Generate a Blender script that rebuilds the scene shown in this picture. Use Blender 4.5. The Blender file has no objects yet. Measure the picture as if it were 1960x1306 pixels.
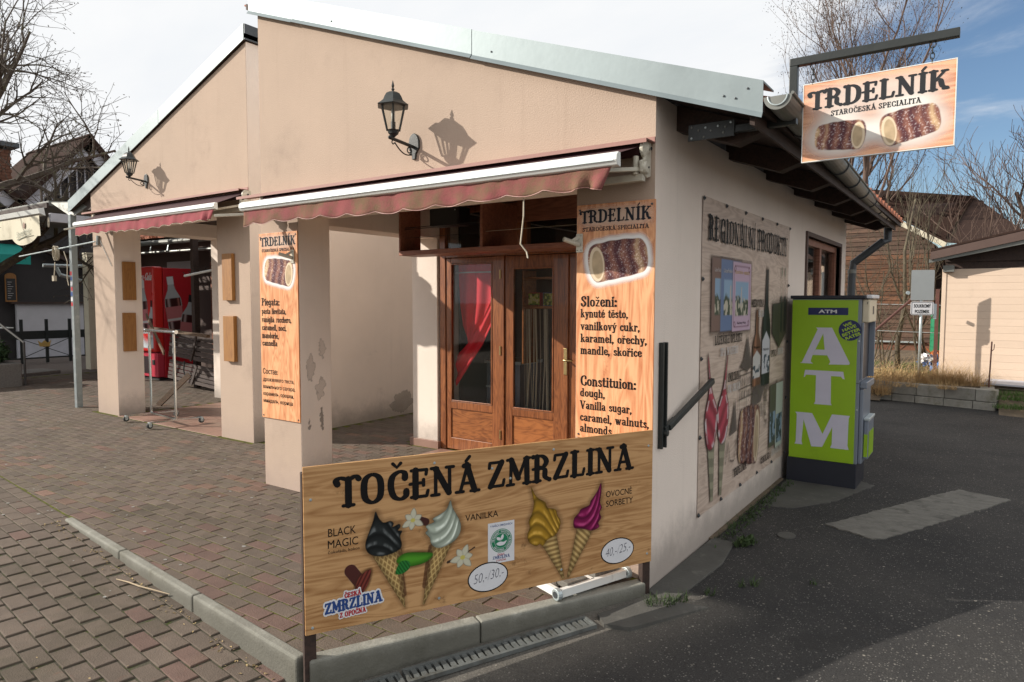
import bpy, math, random, unicodedata
import numpy as np
from mathutils import Vector, Matrix

# ------------------------------------------------------------------ camera, world, sun, exposure
scn = bpy.context.scene
COL = scn.collection
SUN_EL, SUN_AZ = 26.5, 238.0          # degrees; azimuth clockwise from +Y, where the sun stands
CAMP = (1.528, -3.553, 1.65)
cam = bpy.data.cameras.new('camera')
cam.sensor_width = 36.0
cam.lens = 1303.0 / 1960.0 * 36.0
cam.clip_start = 0.05
cam.clip_end = 2000.0
camo = bpy.data.objects.new('camera', cam)
RX = Vector((0.81915, 0.57357, 0.0)); 
R3 = Matrix(((0.8193, -0.0359, 0.5722), (0.5733, 0.0483, -0.8179), (0.0017, 0.9982, 0.0601)))
camo.matrix_world = Matrix.Translation(CAMP) @ R3.to_4x4()
COL.objects.link(camo)
scn.camera = camo
scn.view_settings.view_transform = 'Standard'
scn.view_settings.look = 'None'
scn.view_settings.gamma = 1.0
scn.view_settings.use_curve_mapping = False
scn.view_settings.exposure = 0.25

world = bpy.data.worlds.new('World')
scn.world = world
world.use_nodes = True
wn, wl = world.node_tree.nodes, world.node_tree.links
wn.clear()
def N(nt, typ, **kw):
    n = nt.new(typ)
    for k, v in kw.items():
        if k.startswith('i_'):
            key = k[2:]
            key = int(key) if key.isdigit() else key.replace('_', ' ')
            n.inputs[key].default_value = v
        else:
            setattr(n, k, v)
    return n
sky = N(wn, 'ShaderNodeTexSky', sky_type='NISHITA', sun_disc=False, sun_elevation=math.radians(SUN_EL),
        sun_rotation=math.radians(SUN_AZ), air_density=1.0, dust_density=0.25, ozone_density=3.0)
tc = N(wn, 'ShaderNodeTexCoord')
sep = N(wn, 'ShaderNodeSeparateXYZ'); wl.new(tc.outputs['Generated'], sep.inputs[0])
zz = N(wn, 'ShaderNodeMath', operation='ADD', i_1=0.22); wl.new(sep.outputs[2], zz.inputs[0])
zm = N(wn, 'ShaderNodeMath', operation='MAXIMUM', i_1=0.05); wl.new(zz.outputs[0], zm.inputs[0])
dx = N(wn, 'ShaderNodeMath', operation='DIVIDE'); wl.new(sep.outputs[0], dx.inputs[0]); wl.new(zm.outputs[0], dx.inputs[1])
dy = N(wn, 'ShaderNodeMath', operation='DIVIDE'); wl.new(sep.outputs[1], dy.inputs[0]); wl.new(zm.outputs[0], dy.inputs[1])
cx = N(wn, 'ShaderNodeCombineXYZ'); wl.new(dx.outputs[0], cx.inputs[0]); wl.new(dy.outputs[0], cx.inputs[1])
mp = N(wn, 'ShaderNodeMapping'); mp.inputs['Scale'].default_value = (0.75, 1.5, 1); mp.inputs['Rotation'].default_value = (0, 0, 0.5)
wl.new(cx.outputs[0], mp.inputs[0])
n1 = N(wn, 'ShaderNodeTexNoise', i_Scale=1.1, i_Detail=9.0, i_Roughness=0.6, i_Distortion=0.4); wl.new(mp.outputs[0], n1.inputs['Vector'])
# the clearing: the cloud thins out towards the north-north-east
dot = N(wn, 'ShaderNodeVectorMath', operation='DOT_PRODUCT'); dot.inputs[1].default_value = (0.06, 0.992, 0.10)
wl.new(tc.outputs['Generated'], dot.inputs[0])
clr = N(wn, 'ShaderNodeMapRange', interpolation_type='SMOOTHSTEP'); clr.inputs[1].default_value = 0.90; clr.inputs[2].default_value = 0.992
clr.inputs[3].default_value = 0.34; clr.inputs[4].default_value = -0.13
wl.new(dot.outputs['Value'], clr.inputs[0])
addc = N(wn, 'ShaderNodeMath', operation='ADD'); wl.new(n1.outputs['Fac'], addc.inputs[0]); wl.new(clr.outputs[0], addc.inputs[1])
mk = N(wn, 'ShaderNodeMapRange', interpolation_type='SMOOTHSTEP'); mk.inputs[1].default_value = 0.46; mk.inputs[2].default_value = 0.70
wl.new(addc.outputs[0], mk.inputs[0])
n2 = N(wn, 'ShaderNodeTexNoise', i_Scale=2.3, i_Detail=6.0, i_Roughness=0.55); wl.new(mp.outputs[0], n2.inputs['Vector'])
cr = N(wn, 'ShaderNodeValToRGB'); wl.new(n2.outputs['Fac'], cr.inputs[0])
cr.color_ramp.elements[0].position = 0.25; cr.color_ramp.elements[0].color = (7.4, 7.65, 7.95, 1)
cr.color_ramp.elements[1].position = 0.65; cr.color_ramp.elements[1].color = (8.2, 8.25, 8.3, 1)
mixw = N(wn, 'ShaderNodeMix', data_type='RGBA')
wl.new(mk.outputs[0], mixw.inputs[0]); wl.new(sky.outputs[0], mixw.inputs[6]); wl.new(cr.outputs[0], mixw.inputs[7])
bg = N(wn, 'ShaderNodeBackground', i_Strength=0.1); wl.new(mixw.outputs[2], bg.inputs['Color'])
wo = N(wn, 'ShaderNodeOutputWorld'); wl.new(bg.outputs[0], wo.inputs[0])

sun = bpy.data.lights.new('sun', 'SUN')
sun.energy = 5.0; sun.angle = math.radians(0.5); sun.color = (1.0, 0.93, 0.83)
suno = bpy.data.objects.new('sun', sun)
_e, _a = math.radians(SUN_EL), math.radians(SUN_AZ)
_sd = Vector((math.cos(_e) * math.sin(_a), math.cos(_e) * math.cos(_a), math.sin(_e)))   # towards the sun
suno.rotation_euler = _sd.to_track_quat('Z', 'Y').to_euler()
suno.location = (-20, -12, 15)
COL.objects.link(suno)

random.seed(7)
RNG = np.random.default_rng(11)

# ------------------------------------------------------------------ materials
def surf(name, base, rough=0.8, var=0.12, scale=3.0, bump=0.15, bscale=70.0, metallic=0.0, col2=None, c2=(0.55, 0.75), spec=0.5,
         stretch=(1, 1, 1), objrand=0.0, coat=0.0, dirt=None, dscale=1.2, dpos=(0.5, 0.7), attr=False, grime=None, streak=None):
    m = bpy.data.materials.new(name); m.use_nodes = True
    nt, ln = m.node_tree.nodes, m.node_tree.links
    b = nt['Principled BSDF']
    b.inputs['Roughness'].default_value = rough; b.inputs['Metallic'].default_value = metallic
    b.inputs['Specular IOR Level'].default_value = spec
    b.inputs['Coat Weight'].default_value = coat
    g = N(nt, 'ShaderNodeNewGeometry')
    mpn = N(nt, 'ShaderNodeMapping'); mpn.inputs['Scale'].default_value = stretch
    ln.new(g.outputs['Position'], mpn.inputs[0])
    if objrand:
        oi = N(nt, 'ShaderNodeObjectInfo')
        sc_ = N(nt, 'ShaderNodeVectorMath', operation='SCALE'); sc_.inputs[0].default_value = (17, 9, 13); ln.new(oi.outputs['Random'], sc_.inputs['Scale'])
        ad = N(nt, 'ShaderNodeVectorMath', operation='ADD'); ln.new(mpn.outputs[0], ad.inputs[0]); ln.new(sc_.outputs[0], ad.inputs[1])
        vec = ad.outputs[0]
    else:
        vec = mpn.outputs[0]
    n = N(nt, 'ShaderNodeTexNoise', i_Scale=scale, i_Detail=6.0, i_Roughness=0.6); ln.new(vec, n.inputs['Vector'])
    mr = N(nt, 'ShaderNodeMapRange'); mr.inputs[1].default_value = 0.25; mr.inputs[2].default_value = 0.75
    mr.inputs[3].default_value = 1 - var; mr.inputs[4].default_value = 1 + var
    ln.new(n.outputs['Fac'], mr.inputs[0])
    colout = None
    if col2 is not None:
        nn = N(nt, 'ShaderNodeTexNoise', i_Scale=scale * 1.7, i_Detail=5.0, i_Roughness=0.65, i_Distortion=0.6); ln.new(vec, nn.inputs['Vector'])
        rp = N(nt, 'ShaderNodeMapRange', interpolation_type='SMOOTHSTEP'); rp.inputs[1].default_value = c2[0]; rp.inputs[2].default_value = c2[1]; ln.new(nn.outputs['Fac'], rp.inputs[0])
        mx = N(nt, 'ShaderNodeMix', data_type='RGBA'); mx.inputs[6].default_value = (*base, 1); mx.inputs[7].default_value = (*col2, 1)
        ln.new(rp.outputs[0], mx.inputs[0]); colout = mx.outputs[2]
    if dirt is not None:
        nd = N(nt, 'ShaderNodeTexNoise', i_Scale=dscale, i_Detail=8.0, i_Roughness=0.7); ln.new(g.outputs['Position'], nd.inputs['Vector'])
        rd = N(nt, 'ShaderNodeMapRange', interpolation_type='SMOOTHSTEP'); rd.inputs[1].default_value = dpos[0]; rd.inputs[2].default_value = dpos[1]; ln.new(nd.outputs['Fac'], rd.inputs[0])
        mx = N(nt, 'ShaderNodeMix', data_type='RGBA'); mx.inputs[7].default_value = (*dirt, 1)
        if colout is None: mx.inputs[6].default_value = (*base, 1)
        else: ln.new(colout, mx.inputs[6])
        ln.new(rd.outputs[0], mx.inputs[0]); colout = mx.outputs[2]
    if grime is not None:      # splash dirt near the ground: (colour, height in metres)
        sz = N(nt, 'ShaderNodeSeparateXYZ'); ln.new(g.outputs['Position'], sz.inputs[0])
        ng = N(nt, 'ShaderNodeTexNoise', i_Scale=5.0, i_Detail=7.0, i_Roughness=0.7); ln.new(g.outputs['Position'], ng.inputs['Vector'])
        ma = N(nt, 'ShaderNodeMath', operation='MULTIPLY_ADD'); ma.inputs[1].default_value = -0.9 * grime[1]; ln.new(ng.outputs['Fac'], ma.inputs[0]); ln.new(sz.outputs[2], ma.inputs[2])
        rg = N(nt, 'ShaderNodeMapRange', interpolation_type='SMOOTHSTEP'); rg.inputs[1].default_value = -0.35 * grime[1]; rg.inputs[2].default_value = 0.6 * grime[1]
        rg.inputs[3].default_value = 0.75; rg.inputs[4].default_value = 0.0; ln.new(ma.outputs[0], rg.inputs[0])
        mx = N(nt, 'ShaderNodeMix', data_type='RGBA'); mx.inputs[7].default_value = (*grime[0], 1)
        if colout is None: mx.inputs[6].default_value = (*base, 1)
        else: ln.new(colout, mx.inputs[6])
        ln.new(rg.outputs[0], mx.inputs[0]); colout = mx.outputs[2]
    if streak is not None:     # rain streaks running down the wall
        ms_ = N(nt, 'ShaderNodeMapping'); ms_.inputs['Scale'].default_value = (7, 7, 0.45); ln.new(g.outputs['Position'], ms_.inputs[0])
        n_s = N(nt, 'ShaderNodeTexNoise', i_Scale=1.4, i_Detail=6.0, i_Roughness=0.65); ln.new(ms_.outputs[0], n_s.inputs['Vector'])
        r_s = N(nt, 'ShaderNodeMapRange', interpolation_type='SMOOTHSTEP'); r_s.inputs[1].default_value = 0.52; r_s.inputs[2].default_value = 0.82; r_s.inputs[4].default_value = streak[1]; ln.new(n_s.outputs['Fac'], r_s.inputs[0])
        mx = N(nt, 'ShaderNodeMix', data_type='RGBA'); mx.inputs[7].default_value = (*streak[0], 1)
        if colout is None: mx.inputs[6].default_value = (*base, 1)
        else: ln.new(colout, mx.inputs[6])
        ln.new(r_s.outputs[0], mx.inputs[0]); colout = mx.outputs[2]
    if attr:
        at = N(nt, 'ShaderNodeAttribute', attribute_name='tone')
        mx = N(nt, 'ShaderNodeMix', data_type='RGBA', blend_type='MULTIPLY'); mx.inputs[0].default_value = 1.0
        if colout is None: mx.inputs[6].default_value = (*base, 1)
        else: ln.new(colout, mx.inputs[6])
        ln.new(at.outputs['Color'], mx.inputs[7]); colout = mx.outputs[2]
    if objrand:
        ro = N(nt, 'ShaderNodeMapRange'); ro.inputs[3].default_value = 1 - objrand; ro.inputs[4].default_value = 1 + objrand; ln.new(oi.outputs['Random'], ro.inputs[0])
        mo = N(nt, 'ShaderNodeMath', operation='MULTIPLY'); ln.new(mr.outputs[0], mo.inputs[0]); ln.new(ro.outputs[0], mo.inputs[1]); fac = mo.outputs[0]
    else: fac = mr.outputs[0]
    vm = N(nt, 'ShaderNodeVectorMath', operation='SCALE')
    if colout is None: vm.inputs[0].default_value = base
    else: ln.new(colout, vm.inputs[0])
    ln.new(fac, vm.inputs['Scale']); ln.new(vm.outputs[0], b.inputs['Base Color'])
    if bump:
        nb = N(nt, 'ShaderNodeTexNoise', i_Scale=bscale, i_Detail=4.0, i_Roughness=0.6); ln.new(vec, nb.inputs['Vector'])
        bp = N(nt, 'ShaderNodeBump', i_Strength=bump, i_Distance=0.01); ln.new(nb.outputs['Fac'], bp.inputs['Height']); ln.new(bp.outputs[0], b.inputs['Normal'])
    rr = N(nt, 'ShaderNodeMapRange'); rr.inputs[3].default_value = max(0.02, rough - 0.08); rr.inputs[4].default_value = min(1, rough + 0.08); ln.new(n.outputs['Fac'], rr.inputs[0]); ln.new(rr.outputs[0], b.inputs['Roughness'])
    return m

def wood(name, c1, c2, rough=0.55, grain=(1.5, 1.5, 18), scale=2.0, bump=0.15, coat=0.0, objrand=0.1, dark=None, knots=True, dist=3.0):
    m = bpy.data.materials.new(name); m.use_nodes = True
    nt, ln = m.node_tree.nodes, m.node_tree.links
    b = nt['Principled BSDF']; b.inputs['Roughness'].default_value = rough; b.inputs['Coat Weight'].default_value = coat
    if 'print' in name: b.inputs['Specular IOR Level'].default_value = 0.2
    g = N(nt, 'ShaderNodeTexCoord'); gp = N(nt, 'ShaderNodeNewGeometry')
    oi = N(nt, 'ShaderNodeObjectInfo')
    sc_ = N(nt, 'ShaderNodeVectorMath', operation='SCALE'); sc_.inputs[0].default_value = (7, 3, 11); ln.new(oi.outputs['Random'], sc_.inputs['Scale'])
    ad = N(nt, 'ShaderNodeVectorMath', operation='ADD'); ln.new(gp.outputs['Position'], ad.inputs[0]); ln.new(sc_.outputs[0], ad.inputs[1])
    mpn = N(nt, 'ShaderNodeMapping'); mpn.inputs['Scale'].default_value = grain; ln.new(ad.outputs[0], mpn.inputs[0])
    n = N(nt, 'ShaderNodeTexNoise', i_Scale=scale, i_Detail=8.0, i_Roughness=0.62, i_Distortion=dist * 0.25); ln.new(mpn.outputs[0], n.inputs['Vector'])
    n2 = N(nt, 'ShaderNodeTexNoise', i_Scale=scale * 0.35, i_Detail=3.0, i_Distortion=dist * 0.3); ln.new(mpn.outputs[0], n2.inputs['Vector'])
    w = N(nt, 'ShaderNodeMath', operation='MULTIPLY', i_1=9.0); ln.new(n2.outputs['Fac'], w.inputs[0])
    fr = N(nt, 'ShaderNodeMath', operation='PINGPONG', i_1=0.5); ln.new(w.outputs[0], fr.inputs[0])
    mm = N(nt, 'ShaderNodeMath', operation='MULTIPLY_ADD', i_1=0.7); ln.new(fr.outputs[0], mm.inputs[0]); ln.new(n.outputs['Fac'], mm.inputs[2])
    rp = N(nt, 'ShaderNodeValToRGB'); ln.new(mm.outputs[0], rp.inputs[0])
    rp.color_ramp.elements[0].position = 0.36; rp.color_ramp.elements[0].color = (*c2, 1)
    rp.color_ramp.elements[1].position = 0.82; rp.color_ramp.elements[1].color = (*c1, 1)
    out = rp.outputs[0]
    if dark is not None:
        nd = N(nt, 'ShaderNodeTexNoise', i_Scale=5.0, i_Detail=10.0, i_Roughness=0.75); ln.new(ad.outputs[0], nd.inputs['Vector'])
        rd = N(nt, 'ShaderNodeMapRange', interpolation_type='SMOOTHSTEP'); rd.inputs[1].default_value = 0.6; rd.inputs[2].default_value = 0.72; rd.inputs[4].default_value = 0.75; ln.new(nd.outputs['Fac'], rd.inputs[0])
        mx = N(nt, 'ShaderNodeMix', data_type='RGBA'); mx.inputs[7].default_value = (*dark, 1); ln.new(out, mx.inputs[6]); ln.new(rd.outputs[0], mx.inputs[0]); out = mx.outputs[2]
    ro = N(nt, 'ShaderNodeMapRange'); ro.inputs[3].default_value = 1 - objrand; ro.inputs[4].default_value = 1 + objrand; ln.new(oi.outputs['Random'], ro.inputs[0])
    vm = N(nt, 'ShaderNodeVectorMath', operation='SCALE'); ln.new(out, vm.inputs[0]); ln.new(ro.outputs[0], vm.inputs['Scale']); ln.new(vm.outputs[0], b.inputs['Base Color'])
    if bump:
        bp = N(nt, 'ShaderNodeBump', i_Strength=bump, i_Distance=0.005); ln.new(n.outputs['Fac'], bp.inputs['Height']); ln.new(bp.outputs[0], b.inputs['Normal'])
    return m

def flat(name, c, rough=0.5, metallic=0.0, spec=0.5, alpha=1.0):
    m = surf(name, c, rough, 0.05, 8.0, 0.0, metallic=metallic, spec=spec)
    return m

def glass(name, tint=(0.9, 0.95, 0.95), refl=0.25):
    m = bpy.data.materials.new(name); m.use_nodes = True
    nt, ln = m.node_tree.nodes, m.node_tree.links; nt.clear()
    t = N(nt, 'ShaderNodeBsdfTransparent'); t.inputs[0].default_value = (*tint, 1)
    gl = N(nt, 'ShaderNodeBsdfGlossy', i_Roughness=0.02)
    lw = N(nt, 'ShaderNodeLayerWeight', i_Blend=0.5); f = N(nt, 'ShaderNodeMath', operation='POWER', i_1=4.0); ln.new(lw.outputs['Facing'], f.inputs[0])
    ad = N(nt, 'ShaderNodeMath', operation='MULTIPLY_ADD'); ad.inputs[1].default_value = 0.75; ad.inputs[2].default_value = 0.035; ln.new(f.outputs[0], ad.inputs[0])
    mx = N(nt, 'ShaderNodeMixShader'); ln.new(ad.outputs[0], mx.inputs[0]); ln.new(t.outputs[0], mx.inputs[1]); ln.new(gl.outputs[0], mx.inputs[2])
    o = N(nt, 'ShaderNodeOutputMaterial'); ln.new(mx.outputs[0], o.inputs[0])
    return m

def printmat(name='printed_picture', rough=0.35):
    m = bpy.data.materials.new(name); m.use_nodes = True
    nt, ln = m.node_tree.nodes, m.node_tree.links
    b = nt['Principled BSDF']; b.inputs['Roughness'].default_value = 0.55; b.inputs['Specular IOR Level'].default_value = 0.2
    a = N(nt, 'ShaderNodeAttribute', attribute_name='Col'); ln.new(a.outputs['Color'], b.inputs['Base Color']); ln.new(a.outputs['Alpha'], b.inputs['Alpha'])
    return m

def asphalt_mat():
    m = bpy.data.materials.new('asphalt'); m.use_nodes = True
    nt, ln = m.node_tree.nodes, m.node_tree.links
    b = nt['Principled BSDF']
    g = N(nt, 'ShaderNodeNewGeometry')
    n = N(nt, 'ShaderNodeTexNoise', i_Scale=0.9, i_Detail=8.0, i_Roughness=0.65); ln.new(g.outputs['Position'], n.inputs['Vector'])
    r = N(nt, 'ShaderNodeValToRGB'); ln.new(n.outputs['Fac'], r.inputs[0])
    r.color_ramp.elements[0].position = 0.35; r.color_ramp.elements[0].color = (0.019, 0.0185, 0.019, 1)
    r.color_ramp.elements[1].position = 0.68; r.color_ramp.elements[1].color = (0.043, 0.040, 0.037, 1)
    fine = N(nt, 'ShaderNodeTexNoise', i_Scale=140.0, i_Detail=4.0, i_Roughness=0.75); ln.new(g.outputs['Position'], fine.inputs['Vector'])
    fr = N(nt, 'ShaderNodeMapRange'); fr.inputs[1].default_value = 0.3; fr.inputs[2].default_value = 0.7; fr.inputs[3].default_value = 0.45; fr.inputs[4].default_value = 1.75; ln.new(fine.outputs['Fac'], fr.inputs[0])
    vm = N(nt, 'ShaderNodeVectorMath', operation='SCALE'); ln.new(r.outputs[0], vm.inputs[0]); ln.new(fr.outputs[0], vm.inputs['Scale'])
    out = vm.outputs[0]
    for scl, th, colr in ((90.0, 0.26, (0.21, 0.20, 0.18)), (38.0, 0.16, (0.22, 0.205, 0.18)), (17.0, 0.07, (0.34, 0.31, 0.26))):
        v = N(nt, 'ShaderNodeTexVoronoi', i_Scale=scl, i_Randomness=1.0); ln.new(g.outputs['Position'], v.inputs['Vector'])
        lt = N(nt, 'ShaderNodeMapRange', interpolation_type='SMOOTHSTEP'); lt.inputs[1].default_value = th; lt.inputs[2].default_value = th + 0.08; lt.inputs[3].default_value = 1; lt.inputs[4].default_value = 0; ln.new(v.outputs['Distance'], lt.inputs[0])
        sp = N(nt, 'ShaderNodeSeparateColor'); ln.new(v.outputs['Color'], sp.inputs[0])
        gt = N(nt, 'ShaderNodeMath', operation='GREATER_THAN', i_1=0.68); ln.new(sp.outputs[0], gt.inputs[0])
        ml = N(nt, 'ShaderNodeMath', operation='MULTIPLY'); ln.new(lt.outputs[0], ml.inputs[0]); ln.new(gt.outputs[0], ml.inputs[1])
        ml2 = N(nt, 'ShaderNodeMath', operation='MULTIPLY'); ln.new(ml.outputs[0], ml2.inputs[0]); ln.new(sp.outputs[1], ml2.inputs[1])
        mx = N(nt, 'ShaderNodeMix', data_type='RGBA'); mx.inputs[7].default_value = (*colr, 1); ln.new(ml2.outputs[0], mx.inputs[0]); ln.new(out, mx.inputs[6]); out = mx.outputs[2]
    # hairline cracks and damp stains
    vd = N(nt, 'ShaderNodeTexNoise', i_Scale=2.2, i_Detail=5.0); ln.new(g.outputs['Position'], vd.inputs['Vector'])
    vs_ = N(nt, 'ShaderNodeVectorMath', operation='SCALE', i_Scale=0.5); ln.new(vd.outputs['Color'], vs_.inputs[0])
    va = N(nt, 'ShaderNodeVectorMath', operation='ADD'); ln.new(g.outputs['Position'], va.inputs[0]); ln.new(vs_.outputs[0], va.inputs[1])
    vc = N(nt, 'ShaderNodeTexVoronoi', feature='DISTANCE_TO_EDGE', i_Scale=0.75); ln.new(va.outputs[0], vc.inputs['Vector'])
    ck = N(nt, 'ShaderNodeMapRange'); ck.inputs[1].default_value = 0.0005; ck.inputs[2].default_value = 0.003; ck.inputs[3].default_value = 1.0; ck.inputs[4].default_value = 0.0; ln.new(vc.outputs['Distance'], ck.inputs[0])
    ckn = N(nt, 'ShaderNodeMapRange'); ckn.inputs[1].default_value = 0.55; ckn.inputs[2].default_value = 0.72; ckn.inputs[4].default_value = 0.6; ln.new(n.outputs['Fac'], ckn.inputs[0])
    ckm = N(nt, 'ShaderNodeMath', operation='MULTIPLY'); ln.new(ck.outputs[0], ckm.inputs[0]); ln.new(ckn.outputs[0], ckm.inputs[1])
    mx = N(nt, 'ShaderNodeMix', data_type='RGBA'); mx.inputs[7].default_value = (0.012, 0.012, 0.011, 1); ln.new(ckm.outputs[0], mx.inputs[0]); ln.new(out, mx.inputs[6]); out = mx.outputs[2]
    st_ = N(nt, 'ShaderNodeTexNoise', i_Scale=1.7, i_Detail=6.0, i_Roughness=0.6, i_Distortion=0.6); ln.new(g.outputs['Position'], st_.inputs['Vector'])
    sm = N(nt, 'ShaderNodeMapRange', interpolation_type='SMOOTHSTEP'); sm.inputs[1].default_value = 0.56; sm.inputs[2].default_value = 0.70; sm.inputs[4].default_value = 0.55; ln.new(st_.outputs['Fac'], sm.inputs[0])
    mx = N(nt, 'ShaderNodeMix', data_type='RGBA'); mx.inputs[7].default_value = (0.018, 0.0175, 0.017, 1); ln.new(sm.outputs[0], mx.inputs[0]); ln.new(out, mx.inputs[6]); out = mx.outputs[2]
    # sandy grit by the kerb and drain, paled to paint in the sunlit strip
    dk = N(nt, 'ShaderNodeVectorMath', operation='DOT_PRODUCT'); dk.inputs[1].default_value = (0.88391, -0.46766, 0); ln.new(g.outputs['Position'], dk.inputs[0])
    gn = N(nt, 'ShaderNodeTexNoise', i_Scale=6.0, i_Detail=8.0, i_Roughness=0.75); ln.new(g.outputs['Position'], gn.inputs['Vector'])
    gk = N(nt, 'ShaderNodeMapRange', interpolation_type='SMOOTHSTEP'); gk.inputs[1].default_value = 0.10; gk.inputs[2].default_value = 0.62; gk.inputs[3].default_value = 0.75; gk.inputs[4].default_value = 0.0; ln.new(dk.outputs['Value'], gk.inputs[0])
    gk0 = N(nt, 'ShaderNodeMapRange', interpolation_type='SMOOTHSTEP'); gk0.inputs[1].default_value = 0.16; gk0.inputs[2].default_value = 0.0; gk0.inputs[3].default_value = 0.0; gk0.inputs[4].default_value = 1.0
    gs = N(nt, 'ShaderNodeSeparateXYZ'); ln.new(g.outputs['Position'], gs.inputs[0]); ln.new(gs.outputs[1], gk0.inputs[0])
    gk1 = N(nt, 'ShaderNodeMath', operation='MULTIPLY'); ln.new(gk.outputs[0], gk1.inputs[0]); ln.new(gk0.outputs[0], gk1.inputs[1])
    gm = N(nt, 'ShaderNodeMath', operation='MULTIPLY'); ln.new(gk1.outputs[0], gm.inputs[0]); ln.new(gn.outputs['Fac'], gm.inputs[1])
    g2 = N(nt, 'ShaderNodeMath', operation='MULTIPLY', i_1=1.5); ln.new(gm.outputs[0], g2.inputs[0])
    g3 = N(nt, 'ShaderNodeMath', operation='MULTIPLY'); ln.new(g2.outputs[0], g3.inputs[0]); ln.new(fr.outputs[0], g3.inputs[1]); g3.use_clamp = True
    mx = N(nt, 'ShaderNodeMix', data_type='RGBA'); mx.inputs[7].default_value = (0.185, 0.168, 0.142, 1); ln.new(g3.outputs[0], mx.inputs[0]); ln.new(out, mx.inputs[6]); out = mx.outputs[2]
    ln.new(out, b.inputs['Base Color'])
    b.inputs['Roughness'].default_value = 0.85; b.inputs['Specular IOR Level'].default_value = 0.35
    bp = N(nt, 'ShaderNodeBump', i_Strength=0.55, i_Distance=0.008); ln.new(fine.outputs['Fac'], bp.inputs['Height']); ln.new(bp.outputs[0], b.inputs['Normal'])
    return m

M = {}
M['peach'] = surf('peach_render', (0.475, 0.366, 0.288), 0.9, 0.06, 1.5, 0.35, 110, dirt=(0.34, 0.26, 0.21), dscale=1.1, dpos=(0.52, 0.82), grime=((0.40, 0.31, 0.26), 0.35), spec=0.2, streak=((0.33, 0.245, 0.19), 0.26))
M['cream'] = surf('cream_render', (0.84, 0.735, 0.645), 0.9, 0.06, 1.2, 0.35, 120, dirt=(0.36, 0.31, 0.28), dscale=1.6, dpos=(0.6, 0.85), grime=((0.26, 0.225, 0.20), 0.40), spec=0.2, streak=((0.45, 0.39, 0.34), 0.14))
M['peel'] = surf('bare_plaster', (0.40, 0.35, 0.32), 0.95, 0.2, 14, 0.3, 90, spec=0.2)
M['zinc'] = surf('zinc_flashing', (0.25, 0.295, 0.305), 0.55, 0.14, 2.5, 0.08, 14, metallic=0.45, dirt=(0.24, 0.285, 0.295), dscale=3)
M['grate'] = surf('worn_grate_steel', (0.15, 0.16, 0.155), 0.55, 0.25, 20, 0.1, 60, metallic=0.4, dirt=(0.09, 0.085, 0.07), dscale=9, dpos=(.45, .7))
M['darkzinc'] = surf('dark_sheet_metal', (0.085, 0.093, 0.10), 0.5, 0.1, 5, 0.0, metallic=0.6)
M['gutter'] = surf('weathered_gutter', (0.19, 0.195, 0.18), 0.5, 0.2, 6, 0.05, 50, metallic=0.5, dirt=(0.16, 0.15, 0.13), dscale=5)
M['polegrey'] = surf('dull_grey_post', (0.20, 0.23, 0.235), 0.55, 0.15, 9, 0.03, 60, metallic=0.3, dirt=(0.28, 0.30, 0.30), dscale=6)
M['galv'] = surf('galvanised_steel', (0.48, 0.54, 0.55), 0.45, 0.12, 9, 0.03, 60, metallic=0.6)
M['chrome'] = surf('chrome_tube', (0.55, 0.57, 0.57), 0.2, 0.05, 5, 0.0, metallic=1.0)
M['whitemetal'] = surf('white_powder_coat', (0.74, 0.75, 0.72), 0.4, 0.05, 10, 0.0, dirt=(0.45, 0.43, 0.38), dscale=9, dpos=(0.6, 0.8))
M['ivory'] = surf('ivory_cast_metal', (0.58, 0.54, 0.44), 0.45, 0.12, 20, 0.05, 60, dirt=(0.30, 0.26, 0.2), dscale=14, dpos=(0.55, 0.75))
M['iron'] = surf('black_painted_iron', (0.022, 0.026, 0.025), 0.42, 0.2, 20, 0.08, 90)
M['blackplastic'] = flat('black_plastic', (0.018, 0.018, 0.019), 0.5)
M['rubber'] = flat('dark_rubber', (0.03, 0.03, 0.03), 0.8)
M['awning'] = surf('faded_maroon_canvas', (0.25, 0.078, 0.078), 0.9, 0.18, 7, 0.4, 120, dirt=(0.165, 0.105, 0.062), dscale=4.0, dpos=(0.38, 0.64), spec=0.2)
M['awning_pink'] = surf('sun_bleached_maroon_canvas', (0.31, 0.088, 0.10), 0.9, 0.14, 6, 0.3, 120, spec=0.1, dirt=(0.22, 0.10, 0.085), dscale=5, dpos=(0.45, 0.7))
M['awning_top'] = surf('shade_tinted_maroon_canvas', (0.045, 0.010, 0.014), 0.9, 0.15, 4, 0.1, 40)  # near-black tone paints in the shade under the rain trim
M['trim'] = surf('brick_red_trim', (0.34, 0.17, 0.14), 0.6, 0.12, 8, 0.05, 60)
M['creamcanvas'] = surf('cream_canvas', (0.62, 0.57, 0.44), 0.85, 0.07, 4, 0.1, 30, dirt=(0.42, 0.38, 0.28), dscale=3, dpos=(0.5, 0.75))
M['doorwood'] = wood('varnished_door_wood', (0.30, 0.105, 0.035), (0.12, 0.035, 0.012), 0.35, (22, 22, 2.2), 1.5, 0.12, coat=0.3)
M['doorpanel'] = wood('varnished_panel_wood', (0.36, 0.13, 0.04), (0.16, 0.05, 0.016), 0.35, (3, 14, 14), 1.5, 0.12, coat=0.3)
M['boxwood'] = wood('stained_shelf_wood', (0.34, 0.135, 0.08), (0.19, 0.07, 0.04), 0.5, (3, 18, 18), 1.5, 0.15)
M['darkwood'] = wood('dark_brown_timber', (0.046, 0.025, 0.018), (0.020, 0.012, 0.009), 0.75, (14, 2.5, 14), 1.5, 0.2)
M['plaque'] = wood('ochre_board', (0.34, 0.155, 0.038), (0.24, 0.10, 0.024), 0.55, (30, 30, 3), 1.2, 0.1, objrand=0.04)
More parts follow.
